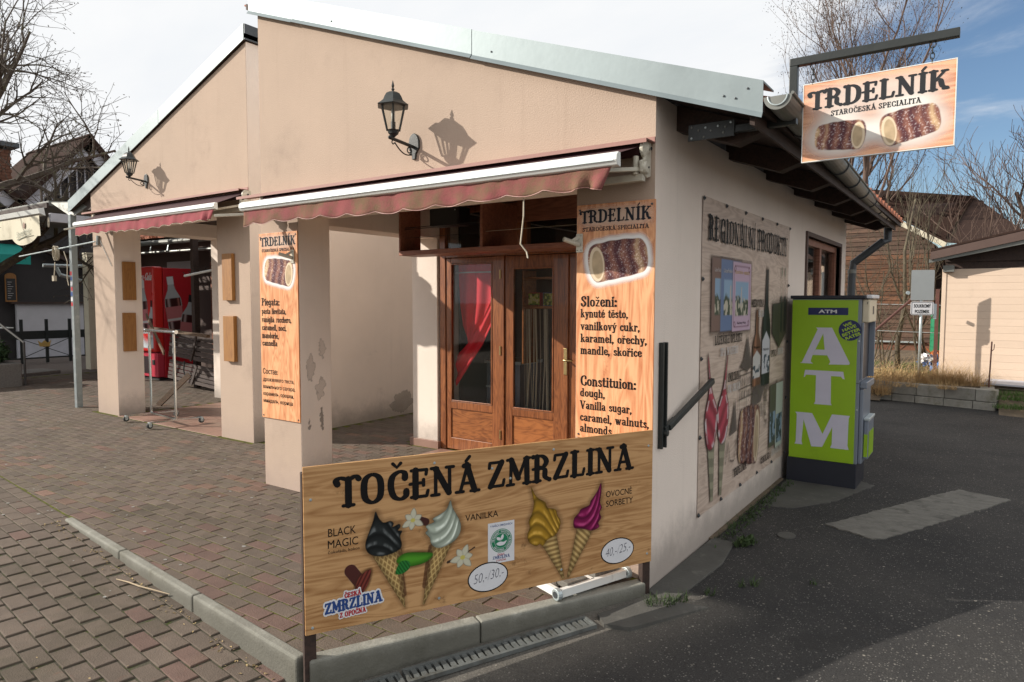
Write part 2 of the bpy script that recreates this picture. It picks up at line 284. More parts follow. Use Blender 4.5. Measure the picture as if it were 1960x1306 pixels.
M['ply'] = wood('pine_plywood_print', (0.57, 0.33, 0.150), (0.34, 0.168, 0.064), 0.42, (1.6, 1.6, 15), 1.35, 0.05, objrand=0.0, dark=(0.10, 0.05, 0.02), dist=4)
M['orangewood'] = wood('orange_wood_print', (0.82, 0.43, 0.225), (0.54, 0.195, 0.085), 0.38, (11, 11, 1.3), 1.5, 0.03, objrand=0.0, dark=(0.36, 0.10, 0.04), dist=5)
M['signwood'] = wood('pale_orange_wood_print', (0.85, 0.46, 0.27), (0.56, 0.20, 0.09), 0.38, (1.8, 1.8, 12), 1.6, 0.03, objrand=0.0, dist=4)
M['bannerwood'] = wood('washed_wood_print', (0.60, 0.48, 0.395), (0.42, 0.315, 0.25), 0.5, (1.2, 1.6, 13), 1.3, 0.02, objrand=0.0, dist=4.5)
M['ink'] = flat('black_print', (0.010, 0.009, 0.009), 0.6, spec=0.12)
M['inkgrey'] = flat('charcoal_print', (0.034, 0.036, 0.040), 0.6, spec=0.12)
M['inkslate'] = flat('slate_print', (0.022, 0.028, 0.038), 0.6, spec=0.12)
M['white'] = flat('white_print', (0.72, 0.72, 0.74), 0.45)
M['whiteink'] = flat('pale_print', (0.5, 0.47, 0.46), 0.45)
M['penink'] = flat('pen_ink', (0.05, 0.05, 0.08), 0.5)
M['blueprint'] = flat('blue_print', (0.02, 0.06, 0.22), 0.4)
M['redprint'] = flat('red_print', (0.42, 0.02, 0.03), 0.4)
M['greenprint'] = flat('green_print', (0.01, 0.20, 0.09), 0.4)
M['print'] = printmat()
M['atmgreen'] = surf('lime_green_panel', (0.30, 0.50, 0.012), 0.35, 0.05, 3, 0.0, dirt=(0.25, 0.40, 0.02), dscale=2.5, dpos=(.5, .8), grime=((0.16, 0.22, 0.03), 0.28))
M['atmnavy'] = flat('navy_print', (0.012, 0.018, 0.10), 0.4)
M['atmblack'] = surf('dark_navy_plinth', (0.018, 0.020, 0.030), 0.45, 0.1, 6, 0.0)
M['atmgrey'] = surf('grey_cabinet_metal', (0.22, 0.25, 0.30), 0.4, 0.06, 5, 0.0, metallic=0.3)
M['atmcream'] = surf('cream_plastic', (0.66, 0.58, 0.42), 0.45, 0.04, 5, 0.0)
M['atmletter'] = flat('lilac_white_vinyl', (0.62, 0.60, 0.70), 0.45)
M['lime'] = flat('lime_print', (0.42, 0.62, 0.03), 0.4)
M['glass'] = glass('window_glass', (0.90, 0.92, 0.92), 0.1)
M['lampglass'] = glass('lantern_glass', (0.93, 0.94, 0.92), 0.4)
M['redcloth'] = surf('red_curtain', (0.72, 0.02, 0.035), 0.8, 0.1, 6, 0.1, 60)
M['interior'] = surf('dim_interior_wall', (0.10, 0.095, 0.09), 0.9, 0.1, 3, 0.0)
M['brass'] = surf('aged_brass', (0.50, 0.38, 0.18), 0.35, 0.1, 20, 0.0, metallic=0.9)
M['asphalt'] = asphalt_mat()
M['concrete'] = surf('concrete_kerb', (0.26, 0.255, 0.22), 0.9, 0.15, 6, 0.35, 80, col2=(0.36, 0.355, 0.31), dirt=(0.13, 0.125, 0.09), dscale=3.5, dpos=(0.48, 0.75), objrand=0.06, grime=((0.085, 0.08, 0.062), 0.10))
M['patch'] = surf('pale_concrete_patch', (0.15, 0.142, 0.125), 0.9, 0.3, 9, 0.5, 60, col2=(0.24, 0.23, 0.20), stretch=(1, 2, 1), dirt=(0.07, 0.066, 0.058), dscale=5, dpos=(.5, .72))
M['patchdark'] = surf('damp_concrete', (0.075, 0.072, 0.064), 0.85, 0.25, 5, 0.3, 60, col2=(0.13, 0.125, 0.11))
M['joint'] = surf('mossy_joint_dirt', (0.070, 0.064, 0.034), 0.95, 0.3, 12, 0.5, 60, col2=(0.105, 0.115, 0.018), c2=(0.40, 0.58), spec=0.1)
M['joint2'] = surf('sandy_joint_dirt', (0.075, 0.068, 0.050), 0.95, 0.3, 12, 0.5, 60, col2=(0.06, 0.075, 0.022), c2=(0.5, 0.7), spec=0.1)
PC = dict(rough=0.9, var=0.16, scale=9.0, bump=0.45, bscale=130, col2=(0.165, 0.085, 0.060), c2=(0.60, 0.82), spec=0.25)
M['paver'] = surf('paver', (0.124, 0.097, 0.077), objrand=0.12, dirt=(0.085, 0.070, 0.050), dscale=1.3, dpos=(0.46, 0.72), **PC)
M['paverred'] = surf('red_paver', (0.138, 0.090, 0.074), objrand=0.10, dirt=(0.12, 0.085, 0.060), dscale=0.9, dpos=(0.50, 0.75), **PC)
M['pavers'] = surf('pavers_far', (0.124, 0.097, 0.077), attr=True, dirt=(0.105, 0.085, 0.060), dscale=0.9, dpos=(0.50, 0.75), **PC)
M['plaza'] = surf('worn_paving', (0.115, 0.09, 0.076), 0.9, 0.2, 6, 0.4, 30, col2=(0.19, 0.12, 0.09))
M['tile'] = surf('terracotta_tile', (0.28, 0.165, 0.125), 0.5, 0.12, 7, 0.1, 60, objrand=0.10, dirt=(0.28, 0.2, 0.15), dscale=3)
M['rooftile'] = surf('clay_roof_tile', (0.36, 0.115, 0.055), 0.8, 0.2, 12, 0.2, 60, objrand=0.22, dirt=(0.16, 0.08, 0.05), dscale=6)
M['shingle'] = surf('brown_shingle', (0.045, 0.028, 0.023), 0.95, 0.25, 6, 0.3, 40, stretch=(1, 1, 6), col2=(0.072, 0.046, 0.035), spec=0.05)
M['brownboard'] = wood('weathered_brown_board', (0.19, 0.085, 0.042), (0.05, 0.028, 0.020), 0.8, (1.2, 1.2, 14), 2.0, 0.2, objrand=0.3, dark=(0.05, 0.035, 0.028))
M['darkboard'] = wood('dark_old_board', (0.13, 0.075, 0.05), (0.05, 0.032, 0.024), 0.8, (1.2, 1.2, 14), 2.0, 0.2, objrand=0.3)
M['hutboard'] = surf('apricot_painted_board', (0.70, 0.545, 0.42), 0.7, 0.05, 2, 0.1, 40, objrand=0.02, dirt=(0.58, 0.45, 0.34), dscale=2.5, dpos=(0.58, 0.8))
M['huttrim'] = surf('brown_fascia', (0.095, 0.058, 0.047), 0.6, 0.1, 5, 0.05, 40)
M['block'] = surf('grey_concrete_block', (0.30, 0.285, 0.25), 0.95, 0.2, 9, 0.5, 50, objrand=0.15, dirt=(0.17, 0.16, 0.11), dscale=4)
M['soil'] = surf('leaf_littered_soil', (0.12, 0.09, 0.06), 0.95, 0.4, 6, 0.6, 30, col2=(0.25, 0.18, 0.11))
M['grass'] = surf('short_grass', (0.07, 0.13, 0.025), 0.9, 0.4, 6, 0.3, 30, col2=(0.14, 0.16, 0.05))
M['drygrass'] = surf('dry_straw_grass', (0.52, 0.35, 0.17), 0.9, 0.3, 12, 0.0, col2=(0.34, 0.22, 0.11))
M['weed'] = surf('green_weed', (0.035, 0.062, 0.016), 0.8, 0.3, 12, 0.0, col2=(0.085, 0.10, 0.03))
M['bark'] = surf('grey_brown_bark', (0.085, 0.065, 0.050), 0.9, 0.3, 12, 0.4, 50, dirt=(0.12, 0.12, 0.06), dscale=6)
M['bark2'] = surf('olive_brown_bark', (0.085, 0.068, 0.044), 0.9, 0.3, 12, 0.4, 50, dirt=(0.14, 0.12, 0.075), dscale=6)
M['barkred'] = surf('reddish_twig_bark', (0.12, 0.078, 0.060), 0.9, 0.25, 12, 0.3, 50)
M['brick'] = surf('red_brick', (0.15, 0.068, 0.042), 0.9, 0.2, 12, 0.3, 50, objrand=0.25)
M['whitewood'] = surf('greying_white_board', (0.46, 0.46, 0.50), 0.7, 0.12, 5, 0.05, 40)
M['darkshop'] = surf('dark_stained_boarding', (0.030, 0.026, 0.026), 0.8, 0.2, 5, 0.1, 40)
M['counter'] = surf('white_counter_panel', (0.46, 0.45, 0.47), 0.7, 0.06, 4, 0.0)
M['teal'] = surf('teal_canvas', (0.01, 0.24, 0.20), 0.8, 0.1, 4, 0.0)
M['cokered'] = surf('glossy_red_panel', (0.58, 0.022, 0.018), 0.3, 0.05, 3, 0.0)
M['cokeside'] = surf('red_side_panel', (0.42, 0.012, 0.022), 0.35, 0.05, 3, 0.0)
M['cokepink'] = surf('faded_red_plinth', (0.50, 0.04, 0.07), 0.4, 0.05, 3, 0.0)
M['bench'] = wood('grey_brown_slat', (0.085, 0.062, 0.055), (0.040, 0.028, 0.025), 0.75, (2, 14, 14), 2, 0.2, objrand=0.15)
M['plank'] = wood('brown_plank', (0.16, 0.10, 0.06), (0.08, 0.05, 0.03), 0.7, (2, 14, 14), 2, 0.2)
M['blueplastic'] = surf('pale_blue_plastic', (0.30, 0.48, 0.56), 0.4, 0.05, 5, 0.0)
M['gold'] = flat('gold_paint', (0.50, 0.32, 0.10), 0.4)
M['rope'] = flat('old_cord', (0.48, 0.42, 0.32), 0.8)
M['graysign'] = surf('grey_sign_back', (0.36, 0.38, 0.38), 0.45, 0.05, 6, 0.0, metallic=0.3)
M['rust'] = surf('rusty_red_steel', (0.11, 0.045, 0.035), 0.7, 0.2, 12, 0.1, 60)
M['bluetarp'] = flat('blue_sheeting', (0.03, 0.16, 0.42), 0.5)
M['orangetarp'] = flat('orange_sheeting', (0.60, 0.20, 0.06), 0.6)
M['shrub'] = surf('dark_evergreen', (0.022, 0.05, 0.012), 0.8, 0.4, 12, 0.0, col2=(0.05, 0.09, 0.02))
M['granite'] = surf('washed_concrete_planter', (0.16, 0.145, 0.13), 0.9, 0.3, 40, 0.4, 60)
M['twig'] = flat('pale_dead_twig', (0.42, 0.33, 0.22), 0.9)
M['leaf'] = surf('dry_leaf', (0.34, 0.25, 0.12), 0.9, 0.3, 30, 0.0)
M['steelgrey'] = surf('grey_fence_steel', (0.09, 0.085, 0.08), 0.6, 0.1, 6, 0.0, metallic=0.4)
M['gum'] = flat('trodden_gum', (0.26, 0.25, 0.23), 0.8)
M['bulb'] = flat('unlit_bulb', (0.7, 0.7, 0.66), 0.3)

# ------------------------------------------------------------------ mesh building
class MB:
    def __init__(s): s.v = []; s.f = []; s.smooth = False
    def add(s, vs, fs):
        o = len(s.v); s.v.extend([tuple(p) for p in vs]); s.f.extend([tuple(i + o for i in f) for f in fs]); return s
    def box(s, x0, x1, y0, y1, z0, z1):
        return s.add([(x0, y0, z0), (x1, y0, z0), (x1, y1, z0), (x0, y1, z0), (x0, y0, z1), (x1, y0, z1), (x1, y1, z1), (x0, y1, z1)],
                     [(0, 3, 2, 1), (4, 5, 6, 7), (0, 1, 5, 4), (1, 2, 6, 5), (2, 3, 7, 6), (3, 0, 4, 7)])
    def obox(s, c, ax, ay, az, hx, hy, hz):
        c, ax, ay, az = Vector(c), Vector(ax).normalized(), Vector(ay).normalized(), Vector(az).normalized()
        vs = [c + ax * hx * i + ay * hy * j + az * hz * k for (i, j, k) in ((-1, -1, -1), (1, -1, -1), (1, 1, -1), (-1, 1, -1), (-1, -1, 1), (1, -1, 1), (1, 1, 1), (-1, 1, 1))]
        return s.add(vs, [(0, 3, 2, 1), (4, 5, 6, 7), (0, 1, 5, 4), (1, 2, 6, 5), (2, 3, 7, 6), (3, 0, 4, 7)])
    def bar(s, a, b, w, h=None, up=(0, 0, 1)):
        a, b = Vector(a), Vector(b); d = (b - a); L = d.length; d.normalize(); up = Vector(up)
        if abs(d.dot(up)) > 0.99: up = Vector((1, 0, 0))
        sx = d.cross(up).normalized(); uz = sx.cross(d)
        return s.obox((a + b) / 2, d, sx, uz, L / 2, w / 2, (h or w) / 2)
    def tube(s, pts, r, n=8, caps=True, r1=None):
        pts = [Vector(p) for p in pts]; m = len(pts); base = len(s.v)
        rs = r if isinstance(r, (list, tuple)) else [r + ((r1 if r1 is not None else r) - r) * i / max(1, m - 1) for i in range(m)]
        ref = None
        for i, p in enumerate(pts):
            d = (pts[min(i + 1, m - 1)] - pts[max(i - 1, 0)])
            d = d.normalized() if d.length > 1e-9 else Vector((0, 0, 1))
            if ref is None:
                ref = d.orthogonal().normalized()
            ref = (ref - d * ref.dot(d)); ref = ref.normalized() if ref.length > 1e-6 else d.orthogonal().normalized()
            q = d.cross(ref)
            for k in range(n):
                a = 2 * math.pi * k / n
                s.v.append(tuple(p + (ref * math.cos(a) + q * math.sin(a)) * rs[i]))
        for i in range(m - 1):
            for k in range(n):
                s.f.append((base + i * n + k, base + i * n + (k + 1) % n, base + (i + 1) * n + (k + 1) % n, base + (i + 1) * n + k))
        if caps:
            s.f.append(tuple(base + k for k in range(n))[::-1]); s.f.append(tuple(base + (m - 1) * n + k for k in range(n)))
        return s
    def lathe(s, c, prof, n=16, axis='z'):
        c = Vector(c); base = len(s.v)
        for (r, h) in prof:
            for k in range(n):
                a = 2 * math.pi * k / n; x, y = r * math.cos(a), r * math.sin(a)
                p = {'z': (x, y, h), 'x': (h, x, y), 'y': (x, h, y)}[axis]
                s.v.append(tuple(c + Vector(p)))
        for i in range(len(prof) - 1):
            for k in range(n):
                s.f.append((base + i * n + k, base + i * n + (k + 1) % n, base + (i + 1) * n + (k + 1) % n, base + (i + 1) * n + k))
        s.f.append(tuple(base + k for k in range(n))[::-1]); s.f.append(tuple(base + (len(prof) - 1) * n + k for k in range(n)))
        return s
    def prism(s, pts, vec):
        """closed polygon pts (3D) extruded by vec"""
        n = len(pts); v = Vector(vec); a = [Vector(p) for p in pts]
        return s.add(a + [p + v for p in a], [tuple(range(n))[::-1], tuple(range(n, 2 * n))] + [(i, (i + 1) % n, n + (i + 1) % n, n + i) for i in range(n)])
    def mesh(s, name, mat, smooth=False):
        me = bpy.data.meshes.new(name); me.from_pydata(s.v, [], s.f)
        for m_ in (mat if isinstance(mat, (list, tuple)) else [mat]): me.materials.append(m_)
        if smooth: me.shade_smooth()
        me.update(); return me

def tag(o, label=None, cat=None, group=None, kind=None):
    if label: o['label'] = label
    if cat: o['category'] = cat
    if group: o['group'] = group
    if kind: o['kind'] = kind
    return o
def recenter(me, at):
    a = Vector(at); me.transform(Matrix.Translation(-a))
def bevel(o, w=0.004, seg=2, ang=40):
    m = o.modifiers.new('bevel', 'BEVEL'); m.width = w; m.segments = seg; m.limit_method = 'ANGLE'; m.angle_limit = math.radians(ang)
    return o
def ob(name, mb, mat, parent=None, smooth=False, bev=0, label=None, cat=None, group=None, kind=None, fixn=True):
    me = mb.mesh(name, mat, False) if isinstance(mb, MB) else mb
    if fixn and isinstance(mb, MB):
        import bmesh
        b = bmesh.new(); b.from_mesh(me); bmesh.ops.recalc_face_normals(b, faces=b.faces[:]); b.to_mesh(me); b.free()
    if smooth: me.shade_smooth()
    o = bpy.data.objects.new(name, me); COL.objects.link(o)
    if parent is not None: o.parent = parent       # every parent Empty sits at its base, its inverse is applied below
    if parent is not None: o.matrix_parent_inverse = PINV[parent.name] if parent.name in PINV else Matrix.Identity(4)
    if bev: bevel(o, bev)
    return tag(o, label, cat, group, kind)
PINV = {}
def thing(name, loc, label=None, cat=None, group=None, kind=None):
    o = bpy.data.objects.new(name, None); COL.objects.link(o); o.location = loc; o.empty_display_size = 0.1
    PINV[o.name] = Matrix.Translation(-Vector(loc))
    return tag(o, label, cat, group, kind)
def by_normal(o, idx_fn):
    for p in o.data.polygons: p.material_index = idx_fn(p.normal)

# ------------------------------------------------------------------ frames for flat print
class Fr:
    def __init__(s, o, u, v): s.o = Vector(o); s.u = Vector(u).normalized(); s.v = Vector(v).normalized(); s.n = s.u.cross(s.v)
    def p(s, x, y, z=0.0): return s.o + s.u * x + s.v * y + s.n * z

# decorative lettering drawn stroke by stroke: a broad nib, thick when it runs upright, thin when level
def C_(*p): return ('c', p)
def L_(*p): return ('l', p)
def S_(x, y, w=0.26): return ('s', ((x - w / 2, y), (x + w / 2, y)))
G = {
 'A': (.76, [('T', ((.36, .97), (.62, .06))), ('t', ((.38, .95), (.14, .06))), ('s', ((.22, .33), (.55, .33))), S_(.12, .05, .24), S_(.63, .05, .28), C_((.27, .93), (.36, .97), (.42, .93))]),
 'B': (.66, [L_((.17, .05), (.17, .95)), C_((.08, .95), (.40, .95), (.52, .76), (.40, .56), (.2, .52)), C_((.2, .52), (.48, .5), (.6, .28), (.45, .07), (.08, .05))]),
 'C': (.68, [C_((.56, .72), (.54, .90), (.38, .95), (.18, .80), (.13, .48), (.22, .16), (.42, .05), (.58, .14), (.60, .30))]),
 'D': (.72, [L_((.17, .05), (.17, .95)), C_((.05, .95), (.36, .95), (.56, .78), (.6, .5), (.54, .2), (.34, .05), (.05, .05))]),
 'E': (.62, [L_((.17, .05), (.17, .95)), ('s', ((.04, .94), (.5, .94))), ('s', ((.52, .94), (.5, .78))), ('s', ((.0, .50), (.42, .52))), ('s', ((.42, .42), (.42, .62))), ('s', ((.04, .06), (.52, .06))), ('s', ((.56, .24), (.52, .06)))]),
 'F': (.58, [L_((.17, .05), (.17, .95)), ('s', ((.04, .94), (.5, .94))), ('s', ((.52, .94), (.5, .78))), ('s', ((.1, .50), (.42, .52))), S_(.17, .05)]),
 'G': (.74, [C_((.56, .74), (.54, .90), (.38, .95), (.18, .80), (.13, .48), (.22, .16), (.40, .05), (.56, .10)), L_((.57, .42), (.57, .06)), S_(.56, .42, .26)]),
 'H': (.76, [L_((.17, .05), (.17, .95)), L_((.59, .05), (.59, .95)), S_(.38, .5, .4), S_(.17, .05), S_(.17, .95), S_(.59, .05), S_(.59, .95)]),
 'I': (.34, [L_((.17, .05), (.17, .95)), S_(.17, .05), S_(.17, .95)]),
 'K': (.74, [L_((.17, .05), (.17, .95)), ('t', ((.56, .90), (.24, .48))), C_((.26, .52), (.42, .5), (.50, .2), (.66, .08)), S_(.17, .05), S_(.17, .95), S_(.57, .93, .2), S_(.62, .05, .18)]),
 'L': (.6, [L_((.17, .05), (.17, .95)), S_(.17, .95), ('s', ((.04, .06), (.5, .06))), ('s', ((.55, .28), (.5, .06)))]),
 'M': (.9, [('t', ((.14, .05), (.16, .93))), ('T', ((.16, .95), (.42, .26))), ('t', ((.42, .26), (.68, .93))), L_((.72, .95), (.74, .05)), S_(.13, .05, .24), S_(.74, .05, .26), S_(.12, .95, .2), S_(.74, .95, .2)]),
 'N': (.78, [('t', ((.15, .05), (.15, .93))), ('T', ((.15, .93), (.58, .08))), ('t', ((.60, .08), (.60, .95))), S_(.14, .05, .24), S_(.11, .95, .2), S_(.61, .95, .24)]),
 'O': (.74, [C_((.36, .95), (.16, .82), (.11, .5), (.16, .18), (.36, .05), (.56, .18), (.61, .5), (.56, .82), (.36, .95))]),
 'P': (.64, [L_((.17, .05), (.17, .95)), C_((.05, .95), (.38, .95), (.54, .74), (.42, .5), (.18, .45)), S_(.17, .05, .28)]),
 'R': (.72, [L_((.17, .05), (.17, .95)), C_((.03, .95), (.36, .95), (.52, .76), (.42, .56), (.18, .5)), C_((.28, .52), (.46, .44), (.48, .18), (.64, .06)), S_(.16, .05, .28), ('s', ((.02, .5), (.16, .5)))]),
 'S': (.58, [C_((.46, .76), (.42, .92), (.26, .95), (.12, .80), (.20, .60), (.38, .45), (.46, .25), (.32, .06), (.14, .08), (.08, .26))]),
 'T': (.66, [L_((.36, .05), (.36, .88)), C_((.05, .74), (.02, .86), (.14, .93), (.36, .87), (.56, .95), (.66, .86)), S_(.36, .05, .3)]),
 'U': (.74, [C_((.16, .95), (.16, .4), (.22, .12), (.40, .05), (.54, .16), (.58, .4), (.58, .95)), S_(.15, .95), S_(.58, .95)]),
 'V': (.72, [('T', ((.12, .93), (.36, .06))), ('t', ((.36, .06), (.58, .93))), S_(.12, .95), S_(.58, .95)]),
 'W': (1.0, [('T', ((.12, .93), (.3, .06))), ('t', ((.3, .06), (.48, .8))), ('T', ((.46, .88), (.66, .06))), ('t', ((.66, .06), (.86, .93))), S_(.12, .95), S_(.86, .95, .2)]),
 'Y': (.7, [('T', ((.1, .93), (.34, .45))), ('t', ((.34, .45), (.56, .93))), L_((.34, .48), (.34, .05)), S_(.34, .05), S_(.1, .95), S_(.57, .95, .2)]),
 'Z': (.66, [('s', ((.1, .92), (.56, .92))), ('s', ((.1, .92), (.08, .74))), ('T', ((.52, .92), (.12, .08))), ('s', ((.1, .08), (.56, .08))), ('s', ((.6, .28), (.56, .08)))]),
 'a': (.5, [C_((.1, .54), (.2, .63), (.34, .58), (.36, .4)), L_((.36, .48), (.37, .1)), C_((.36, .36), (.16, .34), (.09, .18), (.2, .05), (.36, .14)), S_(.42, .05, .12)]),
 'b': (.52, [L_((.12, .05), (.12, .95)), C_((.12, .55), (.26, .63), (.42, .5), (.42, .2), (.28, .05), (.12, .1)), S_(.08, .95, .14)]),
 'c': (.44, [C_((.36, .5), (.28, .63), (.14, .55), (.09, .32), (.16, .1), (.28, .05), (.38, .16))]),
 'd': (.54, [L_((.38, .08), (.38, .95)), C_((.38, .55), (.24, .63), (.1, .5), (.1, .18), (.22, .05), (.38, .12)), S_(.34, .95, .16), S_(.43, .05, .12)]),
 'e': (.46, [C_((.08, .34), (.36, .38), (.34, .58), (.2, .63), (.1, .5), (.08, .26), (.18, .06), (.32, .06), (.4, .18))]),
 'g': (.52, [C_((.36, .55), (.22, .63), (.1, .5), (.1, .2), (.22, .08), (.36, .18)), C_((.38, .62), (.38, .0), (.34, -.2), (.18, -.22), (.1, -.12))]),
 'h': (.56, [L_((.12, .05), (.12, .95)), C_((.12, .5), (.28, .63), (.41, .5), (.42, .05)), S_(.12, .05, .2), S_(.43, .05, .2), S_(.08, .95, .14)]),
 'i': (.26, [L_((.13, .05), (.13, .62)), S_(.13, .05, .2), S_(.1, .62, .14), ('o', ((.13, .84),))]),
 'k': (.54, [L_((.12, .05), (.12, .95)), ('t', ((.40, .6), (.14, .32))), C_((.2, .38), (.34, .3), (.38, .08), (.48, .06)), S_(.12, .05, .2), S_(.08, .95, .14)]),
 'l': (.27, [L_((.13, .05), (.13, .95)), S_(.13, .05, .2), S_(.1, .95, .14)]),
 'm': (.82, [L_((.12, .05), (.12, .62)), C_((.12, .5), (.26, .63), (.38, .52), (.39, .05)), C_((.39, .5), (.54, .63), (.66, .5), (.67, .05)), S_(.12, .05, .18), S_(.39, .05, .18), S_(.69, .05, .18), S_(.09, .62, .14)]),
 'n': (.56, [L_((.12, .05), (.12, .62)), C_((.12, .5), (.28, .63), (.41, .5), (.42, .05)), S_(.12, .05, .2), S_(.43, .05, .2), S_(.09, .62, .14)]),
 'o': (.5, [C_((.25, .62), (.11, .52), (.09, .33), (.12, .14), (.25, .05), (.38, .14), (.41, .33), (.38, .52), (.25, .62))]),
 'p': (.54, [L_((.13, -.25), (.13, .62)), C_((.13, .55), (.28, .63), (.42, .5), (.42, .2), (.28, .05), (.13, .1)), S_(.13, -.25, .2), S_(.08, .62, .14)]),
 'r': (.42, [L_((.13, .05), (.13, .62)), C_((.13, .45), (.22, .6), (.34, .6), (.36, .52)), S_(.13, .05, .2), S_(.09, .62, .14)]),
 's': (.42, [C_((.33, .5), (.24, .62), (.11, .54), (.16, .38), (.3, .28), (.33, .12), (.2, .05), (.08, .14))]),
 't': (.36, [C_((.16, .82), (.15, .2), (.2, .05), (.34, .1)), S_(.17, .6, .3)]),
 'u': (.56, [C_((.12, .62), (.12, .2), (.22, .05), (.34, .1), (.41, .2)), L_((.41, .62), (.42, .08)), S_(.08, .62, .14), S_(.37, .62, .14), S_(.47, .05, .12)]),
 'v': (.5, [('T', ((.1, .6), (.25, .06))), ('t', ((.25, .06), (.4, .6))), S_(.1, .62, .18), S_(.4, .62, .16)]),
 'w': (.74, [('T', ((.1, .6), (.23, .06))), ('t', ((.23, .06), (.35, .55))), ('T', ((.34, .6), (.48, .06))), ('t', ((.48, .06), (.62, .6))), S_(.1, .62, .18), S_(.62, .62, .16)]),
 'y': (.5, [('T', ((.1, .6), (.26, .08))), ('t', ((.42, .6), (.24, -.02))), C_((.25, .0), (.2, -.18), (.08, -.18)), S_(.1, .62, .18), S_(.42, .62, .16)]),
 'z': (.46, [('s', ((.08, .6), (.38, .6))), ('t', ((.36, .6), (.1, .07))), ('s', ((.08, .07), (.4, .07)))]),
 ',': (.22, [('o', ((.1, .07),)), ('s', ((.12, .04), (.05, -.12)))]), '.': (.2, [('o', ((.1, .07),))]),
 ':': (.24, [('o', ((.12, .1),)), ('o', ((.12, .52),))]), '-': (.36, [S_(.18, .35, .26)]), ' ': (.34, []),
}
def catmull(P, k=6):
    P = [np.array(p, float) for p in P]; closed = np.allclose(P[0], P[-1])
    out = []
    for i in range(len(P) - 1):
        p0 = (P[-2] if closed else P[0]) if i == 0 else P[i - 1]
        p3 = (P[1] if closed else P[-1]) if i == len(P) - 2 else P[i + 2]
        p1, p2 = P[i], P[i + 1]
        for j in range(k):
            t = j / k
            out.append(0.5 * (2 * p1 + (p2 - p0) * t + (2 * p0 - 5 * p1 + 4 * p2 - p3) * t * t + (3 * p1 - p0 - 3 * p2 + p3) * t ** 3))
    out.append(P[-1]); return out
def stroke_polys(kind, pts, thick, thin):
    """list of polygons (2D) covering the stroke"""
    if kind == 'o':
        c = pts[0]; r = thick * 0.62
        return [[(c[0] + r * math.cos(a * math.pi / 5), c[1] + r * math.sin(a * math.pi / 5)) for a in range(10)]]
    pl = catmull(pts) if kind == 'c' else [np.array(p, float) for p in pts]
    m = len(pl); ws = []; ns = []
    for i in range(m):
        d = pl[min(i + 1, m - 1)] - pl[max(i - 1, 0)]; L = np.hypot(*d) + 1e-9; d = d / L
        vert = abs(d[1])
        w = {'c': thin + (thick - thin) * vert ** 1.5, 'l': thick, 'T': thick, 't': thin * 1.05, 's': thin}[kind]
        if kind == 'c' and not np.allclose(pl[0], pl[-1]) and (i == 0 or i == m - 1): w = max(w, thick * 0.9)
        ws.append(w); ns.append(np.array((-d[1], d[0])))
    left = [pl[i] + ns[i] * ws[i] / 2 for i in range(m)]; right = [pl[i] - ns[i] * ws[i] / 2 for i in range(m)]
    polys = [[tuple(left[i]), tuple(left[i + 1]), tuple(right[i + 1]), tuple(right[i])] for i in range(m - 1)]
    if not np.allclose(pl[0], pl[-1]) or kind != 'c':
        for e in (0, m - 1):
            r = ws[e] / 2; c = pl[e]
            polys.append([(c[0] + r * math.cos(a * math.pi / 4), c[1] + r * math.sin(a * math.pi / 4)) for a in range(8)])
    return polys
GAP = [0.035]
def deco_polys(text, thick=0.19, thin=0.095):
    x = 0.0; out = []
    for ch in text:
        base, acc = ch, ''
        if ch not in G:
            d = unicodedata.normalize('NFD', ch); base, acc = d[0], d[1:]
        adv, st = G.get(base, G['o'])
        low = base.islower(); th = thick * (0.86 if low else 1.0)
        for kind, pts in st:
            out.append([[(px + x, py) for px, py in pg] for pg in stroke_polys(kind, pts, th, thin)])
        top = 0.74 if low else 1.07; cxm = x + adv * 0.46
        if '\u0301' in acc: out.append([[(px, py) for px, py in pg] for pg in stroke_polys('s', ((cxm - .02, top + .02), (cxm + .1, top + .17)), th, thin)])
        if '\u030c' in acc: out.append([[(px, py) for px, py in pg] for pg in stroke_polys('s', ((cxm - .12, top + .16), (cxm, top + .03), (cxm + .12, top + .16)), th, thin)])
        if '\u030a' in acc: out.append([[(px, py) for px, py in pg] for pg in stroke_polys('o', ((cxm, top + .1),), th * .8, thin)])
        x += adv + GAP[0]
    return out, x - GAP[0]
def deco(fr, text, u, v, h, w, mat, parent, name='lettering', off=0.0012, thick=0.19, thin=0.095, shear=0.0, rise=0.0, extra=0.0):
    polys, W = deco_polys(text, thick, thin); sx = w / W; mb = MB(); k = 0
    for st in polys:
        for pg in st:
            k += 1
            pts = [fr.p(u + (x * sx + shear * y * h), v + y * h + rise * (x / W), off + extra + 0.000012 * (k % 60)) for x, y in pg]
            mb.add(pts, [tuple(range(len(pts)))])
    return ob(name, mb, mat, parent, fixn=False)
